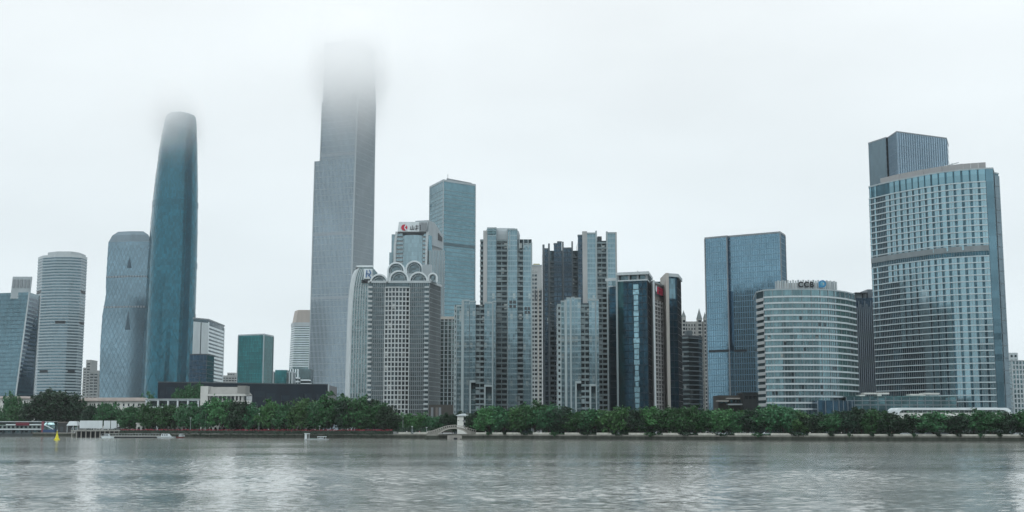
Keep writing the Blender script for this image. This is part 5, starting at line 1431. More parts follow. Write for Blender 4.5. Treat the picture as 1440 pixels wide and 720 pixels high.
# pavilion and stone bridge
Yz = 722
x0, x1 = Xp(643, 592, Yz), Xp(659.5, 592, Yz); o = Vector(((x0 + x1) / 2, Yz + 3, Z0))
r = thing('pavilion_house', 'small white pavilion house with a hipped roof standing behind the stone bridge', 'pavilion', o)
mb = MB(); mb.box(x0, x1, Yz, Yz + 6, Z0, Zp(584.8, Yz)); link('wall', mb.mesh('wall', solid('bright hall wall', (0.68, 0.71, 0.68)), o), r)
ev = [Vector((x0 - .8, Yz - .9)), Vector((x1 + .9, Yz - .9)), Vector((x1 + .9, Yz + 6.9)), Vector((x0 - .8, Yz + 6.9))]
cxr = (x0 + x1) / 2
mb = MB(); mb.loft([(Zp(584.8, Yz), ev), (Zp(584.2, Yz), ev), (Zp(581.6, Yz), [Vector((cxr - .9, Yz + 3)), Vector((cxr + .9, Yz + 3)), Vector((cxr + .9, Yz + 3.4)), Vector((cxr - .9, Yz + 3.4))])]); link('roof', mb.mesh('roof', offwhite, o), r)
for py_ in (586.5, 594):
    mb = MB(); mb.box(Xp(652, 590, Yz), Xp(655.6, 590, Yz), Yz - .12, Yz - .004, Zp(py_ + 4, Yz), Zp(py_, Yz)); wdw = link('window', mb.mesh('window', gNd, o), r)
    mb = MB(); mb.box(Xp(650.8, 590, Yz), Xp(656.8, 590, Yz), Yz - .9, Yz - .13, Zp(py_ + 5.4, Yz), Zp(py_ + 4.1, Yz)); link('balcony', mb.mesh('balcony', midgrey, o), r)
mb = MB(); mb.box(x1 + .004, x1 + .5, Yz + .8, Yz + 1.6, Zp(596, Yz), Zp(588, Yz)); link('side_window', mb.mesh('side_window', gNd, o), r)

Yg = bankY(Xp(637, 608, 700)) - 3.5
bx = lambda px: Xp(px, 606, Yg)
o = Vector((bx(637), Yg, 0)); r = thing('stone_bridge', 'humped grey stone footbridge with one low arch over a creek mouth', 'bridge', o)
stone = solid('grey granite', (0.22, 0.225, 0.205), .85, var=.25, scale=.5, streak=False)
hp = [(600, 609.2), (608, 608.4), (616, 605.5), (624, 602.4), (632, 600.7), (640, 600.2), (648, 601.4), (656, 603.6), (664, 606.2), (670, 607.4)]
deck = [(bx(a_), Zp(b_, Yg)) for a_, b_ in hp]
soff = [(bx(616), Zp(611.5, Yg)), (bx(620), Zp(608.5, Yg)), (bx(626), Zp(605.3, Yg)), (bx(633), Zp(603.4, Yg)), (bx(640), Zp(603.0, Yg)), (bx(647), Zp(604.2, Yg)), (bx(652), Zp(606.2, Yg)), (bx(656), Zp(608.8, Yg)), (bx(658), Zp(611.5, Yg))]
def lerp_z(pl, x):
    for a, b_ in zip(pl[:-1], pl[1:]):
        if a[0] <= x <= b_[0]: return a[1] + (b_[1] - a[1]) * (x - a[0]) / (b_[0] - a[0])
    return None
mb = MB(); xs = [deck[0][0] + (deck[-1][0] - deck[0][0]) * k / 48 for k in range(49)]
for a, b_ in zip(xs[:-1], xs[1:]):
    ta, tb = lerp_z(deck, a) or 3, lerp_z(deck, b_) or 3; sa, sb = lerp_z(soff, a), lerp_z(soff, b_)
    sa = sa if sa is not None else 1.2; sb = sb if sb is not None else 1.2
    for y_, fl in ((Yg, 1), (Yg + 4, -1)):
        q = [(a, y_, sa), (b_, y_, sb), (b_, y_, tb), (a, y_, ta)]; mb.quad(q if fl > 0 else q[::-1])
    mb.quad([(a, Yg, ta), (b_, Yg, tb), (b_, Yg + 4, tb), (a, Yg + 4, ta)]); mb.quad([(a, Yg, sa), (a, Yg + 4, sa), (b_, Yg + 4, sb), (b_, Yg, sb)])
link('arch_span', mb.mesh('arch_span', stone, o), r)
for y_ in (Yg - .15, Yg + 3.9):
    mb = MB(); mb.tube([(x, y_, (lerp_z(deck, x) or 3) + .95) for x in xs[::3]], .13, 4); rl = link('handrail', mb.mesh('handrail', beige, o), r)
    for x in xs[1::2]:
        mb = MB(); zz = lerp_z(deck, x); mb.box(x - .12, x + .12, y_ - .1, y_ + .14, zz - .1, zz + 1.1); link('baluster', mb.mesh('baluster', beige, o), r)
mb = MB(); mb.tube([(x, Yg - .12, z + .28) for x, z in soff], .3, 6); link('arch_ring', mb.mesh('arch_ring', solid('pale granite', (0.34, 0.34, 0.31), .8), o), r)
mb = MB(); mb.box(bx(629), bx(652), Yg + .5, Yg + 5, -1, 2.3); link('weir', mb.mesh('weir', concrete, o), r)
mb = MB(); mb.box(bx(638), bx(643), Yg + .3, Yg + .49, -.2, 1.0); link('outlet', mb.mesh('outlet', nearblack, o), r)
for a_, b_ in ((598, 617), (658, 672)):
    mb = MB(); mb.box(bx(a_), bx(b_), Yg - .2, Yg + 5, -1, 2.1); link('abutment', mb.mesh('abutment', moss, o), r)

# ------------------------------------------------------------------ parapet pieces on the river wall
segs = [(560, 577), (583, 601), (669, 684), (692, 707), (712, 732), (749, 774), (794, 816), (839, 860), (884, 907), (932, 955), (982, 1006), (1033, 1059), (1084, 1112), (1137, 1166), (1171, 1194),
        (1197, 1224), (1229, 1250), (1253, 1284), (1289, 1318), (1322, 1345), (1350, 1378), (1382, 1404), (1408, 1436), (1440, 1462)]
for a_, b_ in segs:
    A_, B_ = Vector((Xp(a_, 612, Yb(a_)), Yb(a_))), Vector((Xp(b_, 612, Yb(b_)), Yb(b_))); tt = (B_ - A_).normalized()
    mb = MB(); mb.obox(A_, tt, 0, (B_ - A_).length, -.55, -.05, 2.91, 3.95 if a_ < 1160 else 3.6); link('parapet', mb.mesh('parapet', coping, wo), wallroot)
# dark ivy-clad wall with the red flower trough
fl_px = [170, 210, 255, 300, 350, 400, 450, 500, 552]
pl = [Vector((Xp(px, 610, Yb(px)), Yb(px) - .4)) for px in fl_px]
mb = MB(); mb.strip(pl, 2.95, 4.75, .5, -1.0); link('planter_wall', mb.mesh('planter_wall', solid('dark ivy wall', (0.03, 0.045, 0.035), .9, var=.5, scale=.6), wo), wallroot)
def leafquads(mb, c, n, spread, size, flat=.6):
    for _ in range(n):
        p = Vector((c[0] + random.gauss(0, spread[0]), c[1] + random.gauss(0, spread[1]), c[2] + random.gauss(0, spread[2])))
        a = Vector((random.uniform(-1, 1), random.uniform(-1, 1), random.uniform(-flat, flat))).normalized(); b_ = a.orthogonal().normalized()
        b_ = (b_ * cos(random.uniform(0, 6)) + a.cross(b_) * sin(random.uniform(0, 6))).normalized()
        s_ = size * random.uniform(.6, 1.3)
        mb.quad([p - a * s_ - b_ * s_ * .5, p + a * s_ - b_ * s_ * .5, p + a * s_ * .6 + b_ * s_ * .6, p - a * s_ * .7 + b_ * s_ * .6])
def leaf_mat(name, c, var=.45, obj_var=.3, rough=.55):
    if name in MATS: return MATS[name]
    m, n, l, b = base_mat(name)
    g = n.new('ShaderNodeNewGeometry'); oi = n.new('ShaderNodeObjectInfo')
    z = n.new('ShaderNodeTexNoise'); z.inputs['Scale'].default_value = .35; z.inputs['Detail'].default_value = 2; l.new(g.outputs['Position'], z.inputs['Vector'])
    ad = n.new('ShaderNodeMath'); l.new(g.outputs['Random Per Island'], ad.inputs[0]); l.new(z.outputs['Fac'], ad.inputs[1])
    r1 = n.new('ShaderNodeMapRange'); r1.inputs['From Min'].default_value = .3; r1.inputs['From Max'].default_value = 1.6; r1.inputs['To Min'].default_value = 1 - var; r1.inputs['To Max'].default_value = 1 + var * 1.4; l.new(ad.outputs[0], r1.inputs['Value'])
    r2 = n.new('ShaderNodeMapRange'); r2.inputs['To Min'].default_value = 1 - obj_var; r2.inputs['To Max'].default_value = 1 + obj_var; l.new(oi.outputs['Random'], r2.inputs['Value'])
    mu = n.new('ShaderNodeMath'); mu.operation = 'MULTIPLY'; l.new(r1.outputs[0], mu.inputs[0]); l.new(r2.outputs[0], mu.inputs[1])
    v = n.new('ShaderNodeVectorMath'); v.operation = 'SCALE'; v.inputs[0].default_value = c; l.new(mu.outputs[0], v.inputs['Scale'])
    hs = n.new('ShaderNodeHueSaturation'); l.new(v.outputs[0], hs.inputs['Color'])
    r3 = n.new('ShaderNodeMapRange'); r3.inputs['To Min'].default_value = .475; r3.inputs['To Max'].default_value = .515; l.new(oi.outputs['Random'], r3.inputs['Value']); l.new(r3.outputs[0], hs.inputs['Hue'])
    l.new(hs.outputs[0], b.inputs['Base Color']); b.inputs['Roughness'].default_value = rough
    b.inputs['Specular IOR Level'].default_value = .25
    MATS[name] = m; return m
green = leaf_mat('tree leaves', (0.024, 0.092, 0.036))
bright = leaf_mat('fresh leaves', (0.036, 0.118, 0.036))
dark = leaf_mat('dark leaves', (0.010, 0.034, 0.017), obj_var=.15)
mb = MB()
for a, b_ in zip(pl[:-1], pl[1:]):
    L_ = (b_ - a).length; k = int(L_ / .5)
    for j in range(k):
        p = a.lerp(b_, j / k); leafquads(mb, (p.x, p.y - .3, 5.0), 5, (.3, .4, .25), .22)
struct('flower_bed', mb.mesh('flower_bed', leaf_mat('red blossom', (0.23, 0.018, 0.055), var=.5)), 'stuff', 'strip of red blossom along the top of the dark river wall')
mb = MB()
for a, b_ in zip(pl[:-1], pl[1:]):
    L_ = (b_ - a).length; k = int(L_ / .9)
    for j in range(k):
        p = a.lerp(b_, j / k); leafquads(mb, (p.x, p.y - 1.0, random.uniform(1.2, 4.2)), 7, (.5, .2, .5), .3)
struct('climbing_plants', mb.mesh('climbing_plants', dark), 'stuff', 'dark creepers hanging down the river wall')

# ------------------------------------------------------------------ trees
bark = solid('bark', (0.06, 0.05, 0.042), .9, var=.3, scale=2)
def make_crown(seed, rx, rz, nclump, per, leaf, flat):
    rnd = random.Random(seed); st = random.getstate(); random.seed(seed)
    mb = MB()
    for k in range(nclump):
        # clumps through the crown volume, more near the surface, lower side flatter
        th = rnd.uniform(0, 2 * pi); ph = math.acos(rnd.uniform(-.8, 1)); rr = rnd.uniform(.35, 1) ** .55
        lump = 1 + .22 * sin(3 * th + seed) + .15 * sin(5 * th + 2 * ph + seed * 2)
        c = (rx * rr * sin(ph) * cos(th) * lump, rx * rr * sin(ph) * sin(th) * lump, rz * rr * cos(ph) * (.9 + .2 * rnd.random()) * lump)
        s_ = rx * .13 * rnd.uniform(.7, 1.4)
        leafquads(mb, c, per, (s_, s_, s_ * flat), leaf, .5)
    random.setstate(st)
    return mb
def make_trunk(seed, h, rx, rz, r0):
    rnd = random.Random(seed + 99); mb = MB()
    zc = h
    mb.tube([(0, 0, -.3), (rnd.uniform(-.2, .2), rnd.uniform(-.2, .2), zc * .3), (rnd.uniform(-.5, .5), rnd.uniform(-.4, .4), zc * .6)], [r0, r0 * .75, r0 * .55], 7)
    for k in range(6):
        a = 2 * pi * k / 6 + rnd.uniform(-.4, .4); e = rnd.uniform(.45, .8)
        mb.tube([(0, 0, zc * rnd.uniform(.25, .5)), (rx * .3 * cos(a), rx * .3 * sin(a), zc * .72), (rx * e * cos(a), rx * e * sin(a), zc + rz * rnd.uniform(-.1, .5))], [r0 * .5, r0 * .32, r0 * .1], 5)
    return mb
VAR = {}
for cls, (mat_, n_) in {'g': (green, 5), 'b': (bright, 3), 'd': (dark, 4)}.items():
    VAR[cls] = []
    for i in range(n_):
        sd = hash((cls == 'g') * 1 + (cls == 'b') * 2) % 10 * 10 + i + (30 if cls == 'd' else 0)
        rx, rz = 6.0, 4.3
        cm = make_crown(sd + 1, rx, rz, 90, 46, .42, .6).mesh('crown', mat_)
        tm = make_trunk(sd + 1, 5.5, rx, rz, .42).mesh('trunk', bark)
        VAR[cls].append((cm, tm))
random.seed(21)
def tree(name, label, cls, px, top, wpx, Y, group, lift=5.5, root_z=Z0, low=None):
    """crown prototype: radius 6 m, from about 3.2 m below to 4.3 m above its centre"""
    top += random.uniform(-2.2, 2.2) if 'tree' in name and lift == 5.5 else 0; wpx *= random.uniform(1.0, 1.2)
    x = Xp(px, 600, Y); zt_ = Zp(top, Y); rx = wpx * Y / FPX / 2
    H = zt_ - root_z
    sx = rx / 6.6; 
    sz = H / (lift + 4.6)
    cm, tm = random.choice(VAR[cls])
    o = thing(name, label, 'tree', (x, Y, root_z), group); rot = random.uniform(0, 6.28)
    c = link('crown', cm, o, (0, 0, lift * sz)); c.scale = (sx, sx, sz); c.rotation_euler = (0, 0, rot)
    tk = link('trunk', tm, o, (0, 0, 0)); tk.scale = (sx * .9, sx * .9, sz); tk.rotation_euler = (0, 0, rot)
    return o
ORD = ['first', 'second', 'third', 'fourth', 'fifth', 'sixth', 'seventh', 'eighth', 'ninth', 'tenth', 'eleventh', 'twelfth']
# (column, crown top, crown width, class) front row on the embankment, by what stands behind
rows = {
 'left': ('in the front row left of the hall', [(8, 573, 26, 'g'), (27, 571, 28, 'g'), (128, 574, 26, 'd'), (150, 568, 32, 'g'), (183, 571, 34, 'g'), (211, 569, 34, 'g'), (240, 571, 34, 'g'), (266, 570, 36, 'g')], 24),
 'museum': ('in the front row below the museum slab', [(293, 566, 30, 'g'), (312, 560, 38, 'b'), (338, 566, 32, 'd'), (357, 569, 32, 'g'), (380, 566, 34, 'b'), (402, 568, 32, 'g'), (424, 562, 36, 'b'), (446, 566, 36, 'g')], 16),
 'tall': ('in the front row, tallest tower to bridge', [(467, 558, 42, 'g'), (487, 563, 34, 'd'), (505, 560, 40, 'g'), (527, 566, 38, 'g'), (545, 576, 30, 'd')], 14),
 'flats': ('in the dense row below the riverside flats', [(669, 580, 26, 'd'), (688, 575, 38, 'b'), (708, 574, 38, 'g'), (730, 573, 40, 'b'), (752, 570, 44, 'g'), (772, 571, 42, 'g'), (795, 576, 38, 'd'), (814, 579, 36, 'g'), (835, 577, 38, 'g'), (856, 577, 38, 'b')], 10),
 'framed': ('in the front row below the framed blocks', [(877, 576, 38, 'b'), (897, 577, 38, 'd'), (917, 574, 40, 'b'), (938, 574, 38, 'g'), (957, 572, 38, 'g'), (977, 573, 38, 'g')], 10),
 'blue': ('between the blue slab and round building', [(998, 577, 36, 'g'), (1016, 575, 38, 'b'), (1038, 580, 36, 'g'), (1058, 577, 36, 'd'), (1080, 571, 42, 'g'), (1101, 570, 42, 'g')], 10),
 'round': ('in the row below the round building', [(1124, 580, 38, 'b'), (1146, 583, 38, 'd'), (1168, 583, 36, 'g'), (1190, 580, 36, 'd'), (1211, 574, 38, 'd'), (1230, 576, 38, 'g')], 9),
 'hall': ('in the row below the canopy hall', [(1257, 582, 38, 'd'), (1283, 584, 34, 'd'), (1312, 578, 50, 'g'), (1345, 587, 30, 'd'), (1369, 580, 40, 'g'), (1393, 580, 38, 'g'), (1418, 580, 38, 'd'), (1440, 577, 40, 'g')], 8)}
for key, (where, lst, back) in rows.items():
    for i, (px, tp, w_, cls) in enumerate(lst):
        kind = {'g': 'mid green tree', 'b': 'bright green tree', 'd': 'dark green tree'}[cls]
        tree('embankment_tree', f'{kind}, {ORD[i]} from the left {where}', cls, px, tp, w_, Yb(px) + back + random.uniform(-2, 2), 'trees along the embankment')
# second row showing between and above
back_rows = {
 'left': ('behind the front row on the left bank', [(20, 576, 30, 'g'), (104, 568, 30, 'g'), (164, 578, 30, 'd'), (196, 574, 30, 'd'), (226, 577, 34, 'd'), (253, 577, 34, 'd'), (281, 574, 30, 'd')], 60),
 'mid': ('in the back row between hall and bridge', [(325, 571, 34, 'd'), (347, 573, 34, 'd'), (368, 574, 34, 'd'), (391, 573, 30, 'd'), (413, 568, 34, 'd'), (436, 568, 34, 'g'), (457, 563, 34, 'b'), (478, 561, 34, 'g'), (497, 563, 34, 'b'), (516, 565, 34, 'd'), (537, 572, 34, 'd')], 40),
 'flats': ('in the back row below the flats', [(678, 581, 34, 'd'), (699, 579, 34, 'd'), (719, 577, 34, 'd'), (741, 575, 34, 'd'), (763, 572, 34, 'b'), (784, 575, 34, 'd'), (804, 581, 34, 'b'), (825, 580, 34, 'd'), (845, 579, 34, 'b')], 32),
 'framed': ('in the back row right of the flats', [(866, 579, 34, 'g'), (887, 579, 34, 'd'), (908, 578, 34, 'b'), (928, 577, 34, 'd'), (948, 576, 34, 'b'), (968, 575, 34, 'd'), (988, 578, 34, 'd'), (1007, 578, 34, 'b'), (1027, 580, 34, 'd'), (1049, 580, 34, 'b'), (1070, 576, 34, 'd')], 32),
 'round': ('in the back row below the round building', [(1091, 574, 34, 'b'), (1112, 577, 34, 'd'), (1135, 584, 30, 'd'), (1158, 585, 34, 'g'), (1180, 584, 34, 'b'), (1201, 580, 34, 'g'), (1221, 580, 34, 'b'), (1243, 582, 34, 'd')], 30)}
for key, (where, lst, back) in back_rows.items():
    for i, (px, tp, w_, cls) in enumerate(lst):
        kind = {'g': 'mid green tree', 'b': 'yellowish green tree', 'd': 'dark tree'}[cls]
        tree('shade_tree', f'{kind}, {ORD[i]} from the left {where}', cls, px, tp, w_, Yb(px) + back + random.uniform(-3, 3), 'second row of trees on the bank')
# biggest dark tree, made of three merged crowns on one trunk
Yt = 915; x = Xp(74, 600, Yt)
o = thing('banyan_tree', 'biggest dark spreading tree on the left bank, in front of the banded tower', 'tree', (x, Yt, Z0))
for j, (px, tp, w_, lw) in enumerate(((74, 546.5, 56, 585), (54, 555, 40, 590), (95, 553, 40, 590), (66, 562, 50, 594), (88, 566, 46, 594))):
    zt_, zb_ = Zp(tp, Yt), Zp(lw, Yt); rx = w_ * Yt / FPX / 2
    c = link('crown', VAR['d'][j % 4][0], o, (Xp(px, 600, Yt) - x, (-1) ** j * 2.5, zb_ + (zt_ - zb_) * .42 - Z0)); c.scale = (rx / 6.4,) * 2 + ((zt_ - zb_) / 8.3,)
    c.rotation_euler = (0, 0, j * 1.3)
tk = link('trunk', VAR['d'][0][1], o); tk.scale = (1.9, 1.9, 1.9)
# tall tree on the terrace by the museum
for i, (px, tp, w_) in enumerate(((262, 541, 26), (276, 539, 22), (249, 549, 20))):
    tree('terrace_tree', ('tall green tree in the gap left of the plain stair tower', 'tallest tree beside the plain stair tower', 'smaller tree at the left of the terrace trees')[i], 'g', px, tp, w_, 960, 'trees on the museum terrace', lift=9)
# bright low trees behind the bridge
for i, (px, tp, w_, cls) in enumerate(((560, 583, 26, 'b'), (575, 584, 28, 'b'), (592, 582, 28, 'b'), (608, 585, 26, 'g'), (622, 584, 26, 'g'), (636, 582, 26, 'd'), (652, 580, 26, 'd'), (668, 583, 24, 'd'))):
    tree('creek_tree', f'low leafy tree, {ORD[i]} from the left in the group behind the stone bridge', cls, px, tp, w_, Yb(px) + (27 if px > 630 else 42), 'low trees behind the bridge')
for i, (px, tp) in enumerate(((12, 554), (20, 557), (110, 566), (205, 556), (213, 558))):
    tree('small_tree', ('bushy treetop above the white block at the left edge', 'second bushy treetop above the white block at the left edge', 'small treetop between the biggest dark tree and the tiled block', 'treetop above the left end of the framed gallery', 'second treetop above the left end of the framed gallery')[i], 'g', px, tp, 18, 985, 'treetops behind the low white buildings')
# hedge and undergrowth in the shade: nobody could count it
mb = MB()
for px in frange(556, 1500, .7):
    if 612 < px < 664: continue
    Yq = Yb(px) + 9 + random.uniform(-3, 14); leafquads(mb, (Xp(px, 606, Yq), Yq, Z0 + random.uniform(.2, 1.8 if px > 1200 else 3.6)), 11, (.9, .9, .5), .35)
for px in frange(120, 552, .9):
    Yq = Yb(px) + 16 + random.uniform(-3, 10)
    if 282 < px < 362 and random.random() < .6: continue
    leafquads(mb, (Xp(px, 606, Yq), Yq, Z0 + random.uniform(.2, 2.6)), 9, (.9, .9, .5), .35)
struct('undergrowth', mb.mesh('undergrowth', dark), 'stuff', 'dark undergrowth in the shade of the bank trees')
# shrubs draping over the river wall between the parapet pieces
shr = []
for v in range(3):
    random.seed(50 + v); mb = MB()
    for k in range(16): leafquads(mb, (random.uniform(-3.3, 3.3), random.uniform(-.5, .6), random.uniform(.1, 1.1) - .5 * (random.random() < .3)), 14, (.5, .3, .25), .3)
    shr.append(mb.mesh('shrub', dark if v else green))
random.seed(5)
gaps = [((a[1] + b_[0]) / 2, b_[0] - a[1]) for a, b_ in zip(segs[2:-1], segs[3:])]
for i, (px, w_) in enumerate(gaps):
    Y = Yb(px) - .5; o = bpy.data.objects.new('shrub', shr[i % 3]); col.objects.link(o); o.location = (Xp(px, 612, Y), Y, 2.9)
    o.scale = (max(.35, w_ * Y / FPX / 6.0), 1, 1); o['category'] = 'shrub'; o['group'] = 'shrubs draping over the river wall'
    zone = 'below the riverside flats' if px < 868 else 'below the framed glass blocks' if px < 985 else 'below the round building' if px < 1215 else 'below the canopy hall'
    zi = len([g for g in gaps[:i] if ('below the riverside flats' if g[0] < 868 else 'below the framed glass blocks' if g[0] < 985 else 'below the round building' if g[0] < 1215 else 'below the canopy hall') == zone])
    o['label'] = f'shrub on the river wall, {ORD[zi]} from the left {zone}'
# ------------------------------------------------------------------ floating pier, pontoon, boats, buoy
def part(root, name, mb, mat, parent=None, label=None):
    return link(name, mb.mesh(name, mat, root.location), parent or root, (0, 0, 0), None, label)
Yf = 900
fx = lambda px: Xp(px, 603, Yf)
fzp = lambda py: Zp(py, Yf)
r = thing('ferry_pier', 'two-deck floating ferry pier with a dark red banner at the left edge', 'pier', (fx(30), Yf, 0))
mb = MB(); mb.box(fx(-40), fx(62), Yf, Yf + 14, -.4, 2.0); part(r, 'pontoon', mb, solid('pier hull', (0.06, 0.075, 0.08), .6, var=.2))
mb = MB(); mb.box(fx(-40), fx(62), Yf + 1.2, Yf + 13, 2.0, fzp(604)); part(r, 'lower_cabin', mb, solid('pier dark side', (0.09, 0.12, 0.13), .6))
mb = MB(); mb.box(fx(-40), fx(79.5), Yf - .3, Yf + 14, fzp(604.4), fzp(603)); part(r, 'deck_edge', mb, white)
mb = MB(); mb.box(fx(-40), fx(60), Yf + 1, Yf + 13, fzp(603), fzp(597.5)); part(r, 'upper_cabin', mb, solid('pier grey green wall', (0.2, 0.25, 0.245), .6))
for k, a_ in enumerate(range(-20, 56, 6)):
    mb = MB(); mb.box(fx(a_), fx(a_ + 3.2), Yf + .8, Yf + .99, fzp(602.2), fzp(599)); part(r, 'window', mb, gNd)
    mb = MB(); mb.box(fx(a_ + .5), fx(a_ + 4.2), Yf + 1.0, Yf + 1.19, fzp(608.2), fzp(605.5)); part(r, 'window', mb, gNm if k % 3 else gNd)
mb = MB(); mb.box(fx(8), fx(60), Yf - .2, Yf + 14, fzp(598), fzp(596.4)); part(r, 'upper_band', mb, white)
mb = MB(); mb.box(fx(22), fx(41), Yf - .5, Yf - .22, fzp(598.4), fzp(594)); part(r, 'banner', mb, solid('banner red', (0.13, 0.03, 0.045), .7))
mb = MB(); mb.box(fx(-40), fx(60), Yf + 1, Yf + 13, fzp(596.4), fzp(593.5)); part(r, 'roof_room', mb, gLo)
mb = MB(); mb.box(fx(-40), fx(62), Yf, Yf + 14, fzp(593.5), fzp(592.4)); part(r, 'roof', mb, offwhite)
for a_ in (-12, 4, 18, 30, 44, 57):
    mb = MB(); mb.box(fx(a_), fx(a_) + .5, Yf - .1, Yf + .4, 2, fzp(604.4)); part(r, 'post', mb, nearblack)
mb = MB(); mb.box(fx(58.5), fx(62), Yf - .6, Yf + 1, fzp(608), fzp(592.6)); part(r, 'red_pylon', mb, solid('pylon red', (0.22, 0.07, 0.09), .6))
r = thing('moored_boat', 'blue hulled boat with a curved glazed cabin moored at the right end of the pier', 'boat', (fx(70), Yf - 2, 0))
mb = MB(); q = [Vector((fx(63), Yf - 4)), Vector((fx(80), Yf - 4)), Vector((fx(84), Yf)), Vector((fx(80), Yf + 4)), Vector((fx(63), Yf + 4))]
mb.loft([(-.4, [p.lerp(Vector((fx(72), Yf)), .12) for p in q]), (fzp(604.2), q)]); part(r, 'hull', mb, solid('boat blue', (0.04, 0.08, 0.17), .5))
mb = MB(); mb.loft([(fzp(604.2), [Vector((fx(63.5), Yf - 3)), Vector((fx(80), Yf - 3)), Vector((fx(80), Yf + 3)), Vector((fx(63.5), Yf + 3))]), (fzp(597), [Vector((fx(64), Yf - 3)), Vector((fx(79), Yf - 3)), Vector((fx(79), Yf + 3)), Vector((fx(64), Yf + 3))]), (fzp(593.5), [Vector((fx(66), Yf - 2)), Vector((fx(76), Yf - 2)), Vector((fx(76), Yf + 2)), Vector((fx(66), Yf + 2))])])
part(r, 'cabin', mb, glass('cabin glass', (0.13, 0.2, 0.21), (1.5, 2), var=.4))
mb = MB(); mb.tube([(fx(64), Yf - 3.1, fzp(597.5)), (fx(70), Yf - 3.2, fzp(600)), (fx(77), Yf - 3.1, fzp(603.8))], .3, 5); part(r, 'swoosh', mb, white)
mb = MB(); mb.box(fx(65), fx(79), Yf - 2.5, Yf + 2.5, fzp(593.4), fzp(592.6)); part(r, 'roof', mb, offwhite)
r = thing('pier_shed', 'dark brown box-like shed on the pier beside the blue hulled boat', 'shed', (fx(90), Yf - 4, 0))
mb = MB(); mb.box(fx(84.5), fx(96.5), Yf - 5, Yf + 6, -.4, 2.0); part(r, 'pontoon', mb, nearblack)
mb = MB(); mb.box(fx(84.5), fx(96), Yf - 4.5, Yf + 6, 2.0, fzp(594.5)); part(r, 'wall', mb, solid('dark umber wall', (0.045, 0.05, 0.052), .7))
mb = MB(); mb.box(fx(84), fx(96.5), Yf - 5, Yf + 6.5, fzp(594.5), fzp(593.2)); part(r, 'roof', mb, brown)
mb = MB(); mb.box(fx(88), fx(92), Yf - 4.7, Yf - 4.51, fzp(607), fzp(600)); part(r, 'door', mb, darkgrey)
r = thing('canopy_shelter', 'pale sagging canopy shelter between the dark shed and the white hoardings', 'shelter', (fx(103), 885, Z0))
gx = lambda px: Xp(px, 600, 885); gz = lambda py: Zp(py, 885)
mb = MB(); mb.loft([(gz(598.5), [Vector((gx(96), 881)), Vector((gx(112), 881)), Vector((gx(112), 891)), Vector((gx(96), 891))]), (gz(592.3), [Vector((gx(98), 884)), Vector((gx(108), 884)), Vector((gx(108), 888)), Vector((gx(98), 888))])]); part(r, 'canopy', mb, offwhite)
mb = MB(); mb.box(gx(99.5), gx(104), 881.5, 882, gz(603.5), gz(598)); part(r, 'doorway', mb, nearblack)
for a_ in (96.6, 105, 111):
    mb = MB(); mb.box(gx(a_), gx(a_) + .35, 881.4, 881.8, Z0, gz(598.5)); part(r, 'post', mb, offwhite)
# piled quay deck
r = thing('quay_deck', 'pale deck on dark piles in front of the white hoardings', 'quay', (Xp(125, 605, 840), 840, 0))
qx = lambda px: Xp(px, 606, 838); qz = lambda py: Zp(py, 838)
mb = MB(); mb.box(qx(101), qx(176), 836, 852, qz(606.5), qz(604.6)); part(r, 'deck', mb, solid('quay concrete', (0.26, 0.27, 0.255), .8))
mb = MB(); mb.box(qx(101), qx(176), 845, 851, -1, qz(606.5)); part(r, 'rear_wall', mb, nearblack)
for k in range(12):
    x = qx(102 + k * 6.6); mb = MB(); mb.tube([(x, 837, -1), (x, 837, qz(606.4))], .4, 6); part(r, 'pile', mb, concrete)
for k in range(24):
    x = qx(101.5 + k * 3.2); mb = MB(); mb.box(x - .06, x + .06, 836.2, 836.35, qz(604.6), qz(602.4)); part(r, 'railing_post', mb, palegrey)
mb = MB(); mb.box(qx(101), qx(176), 836.16, 836.4, qz(602.4), qz(602.1)); part(r, 'handrail', mb, palegrey)
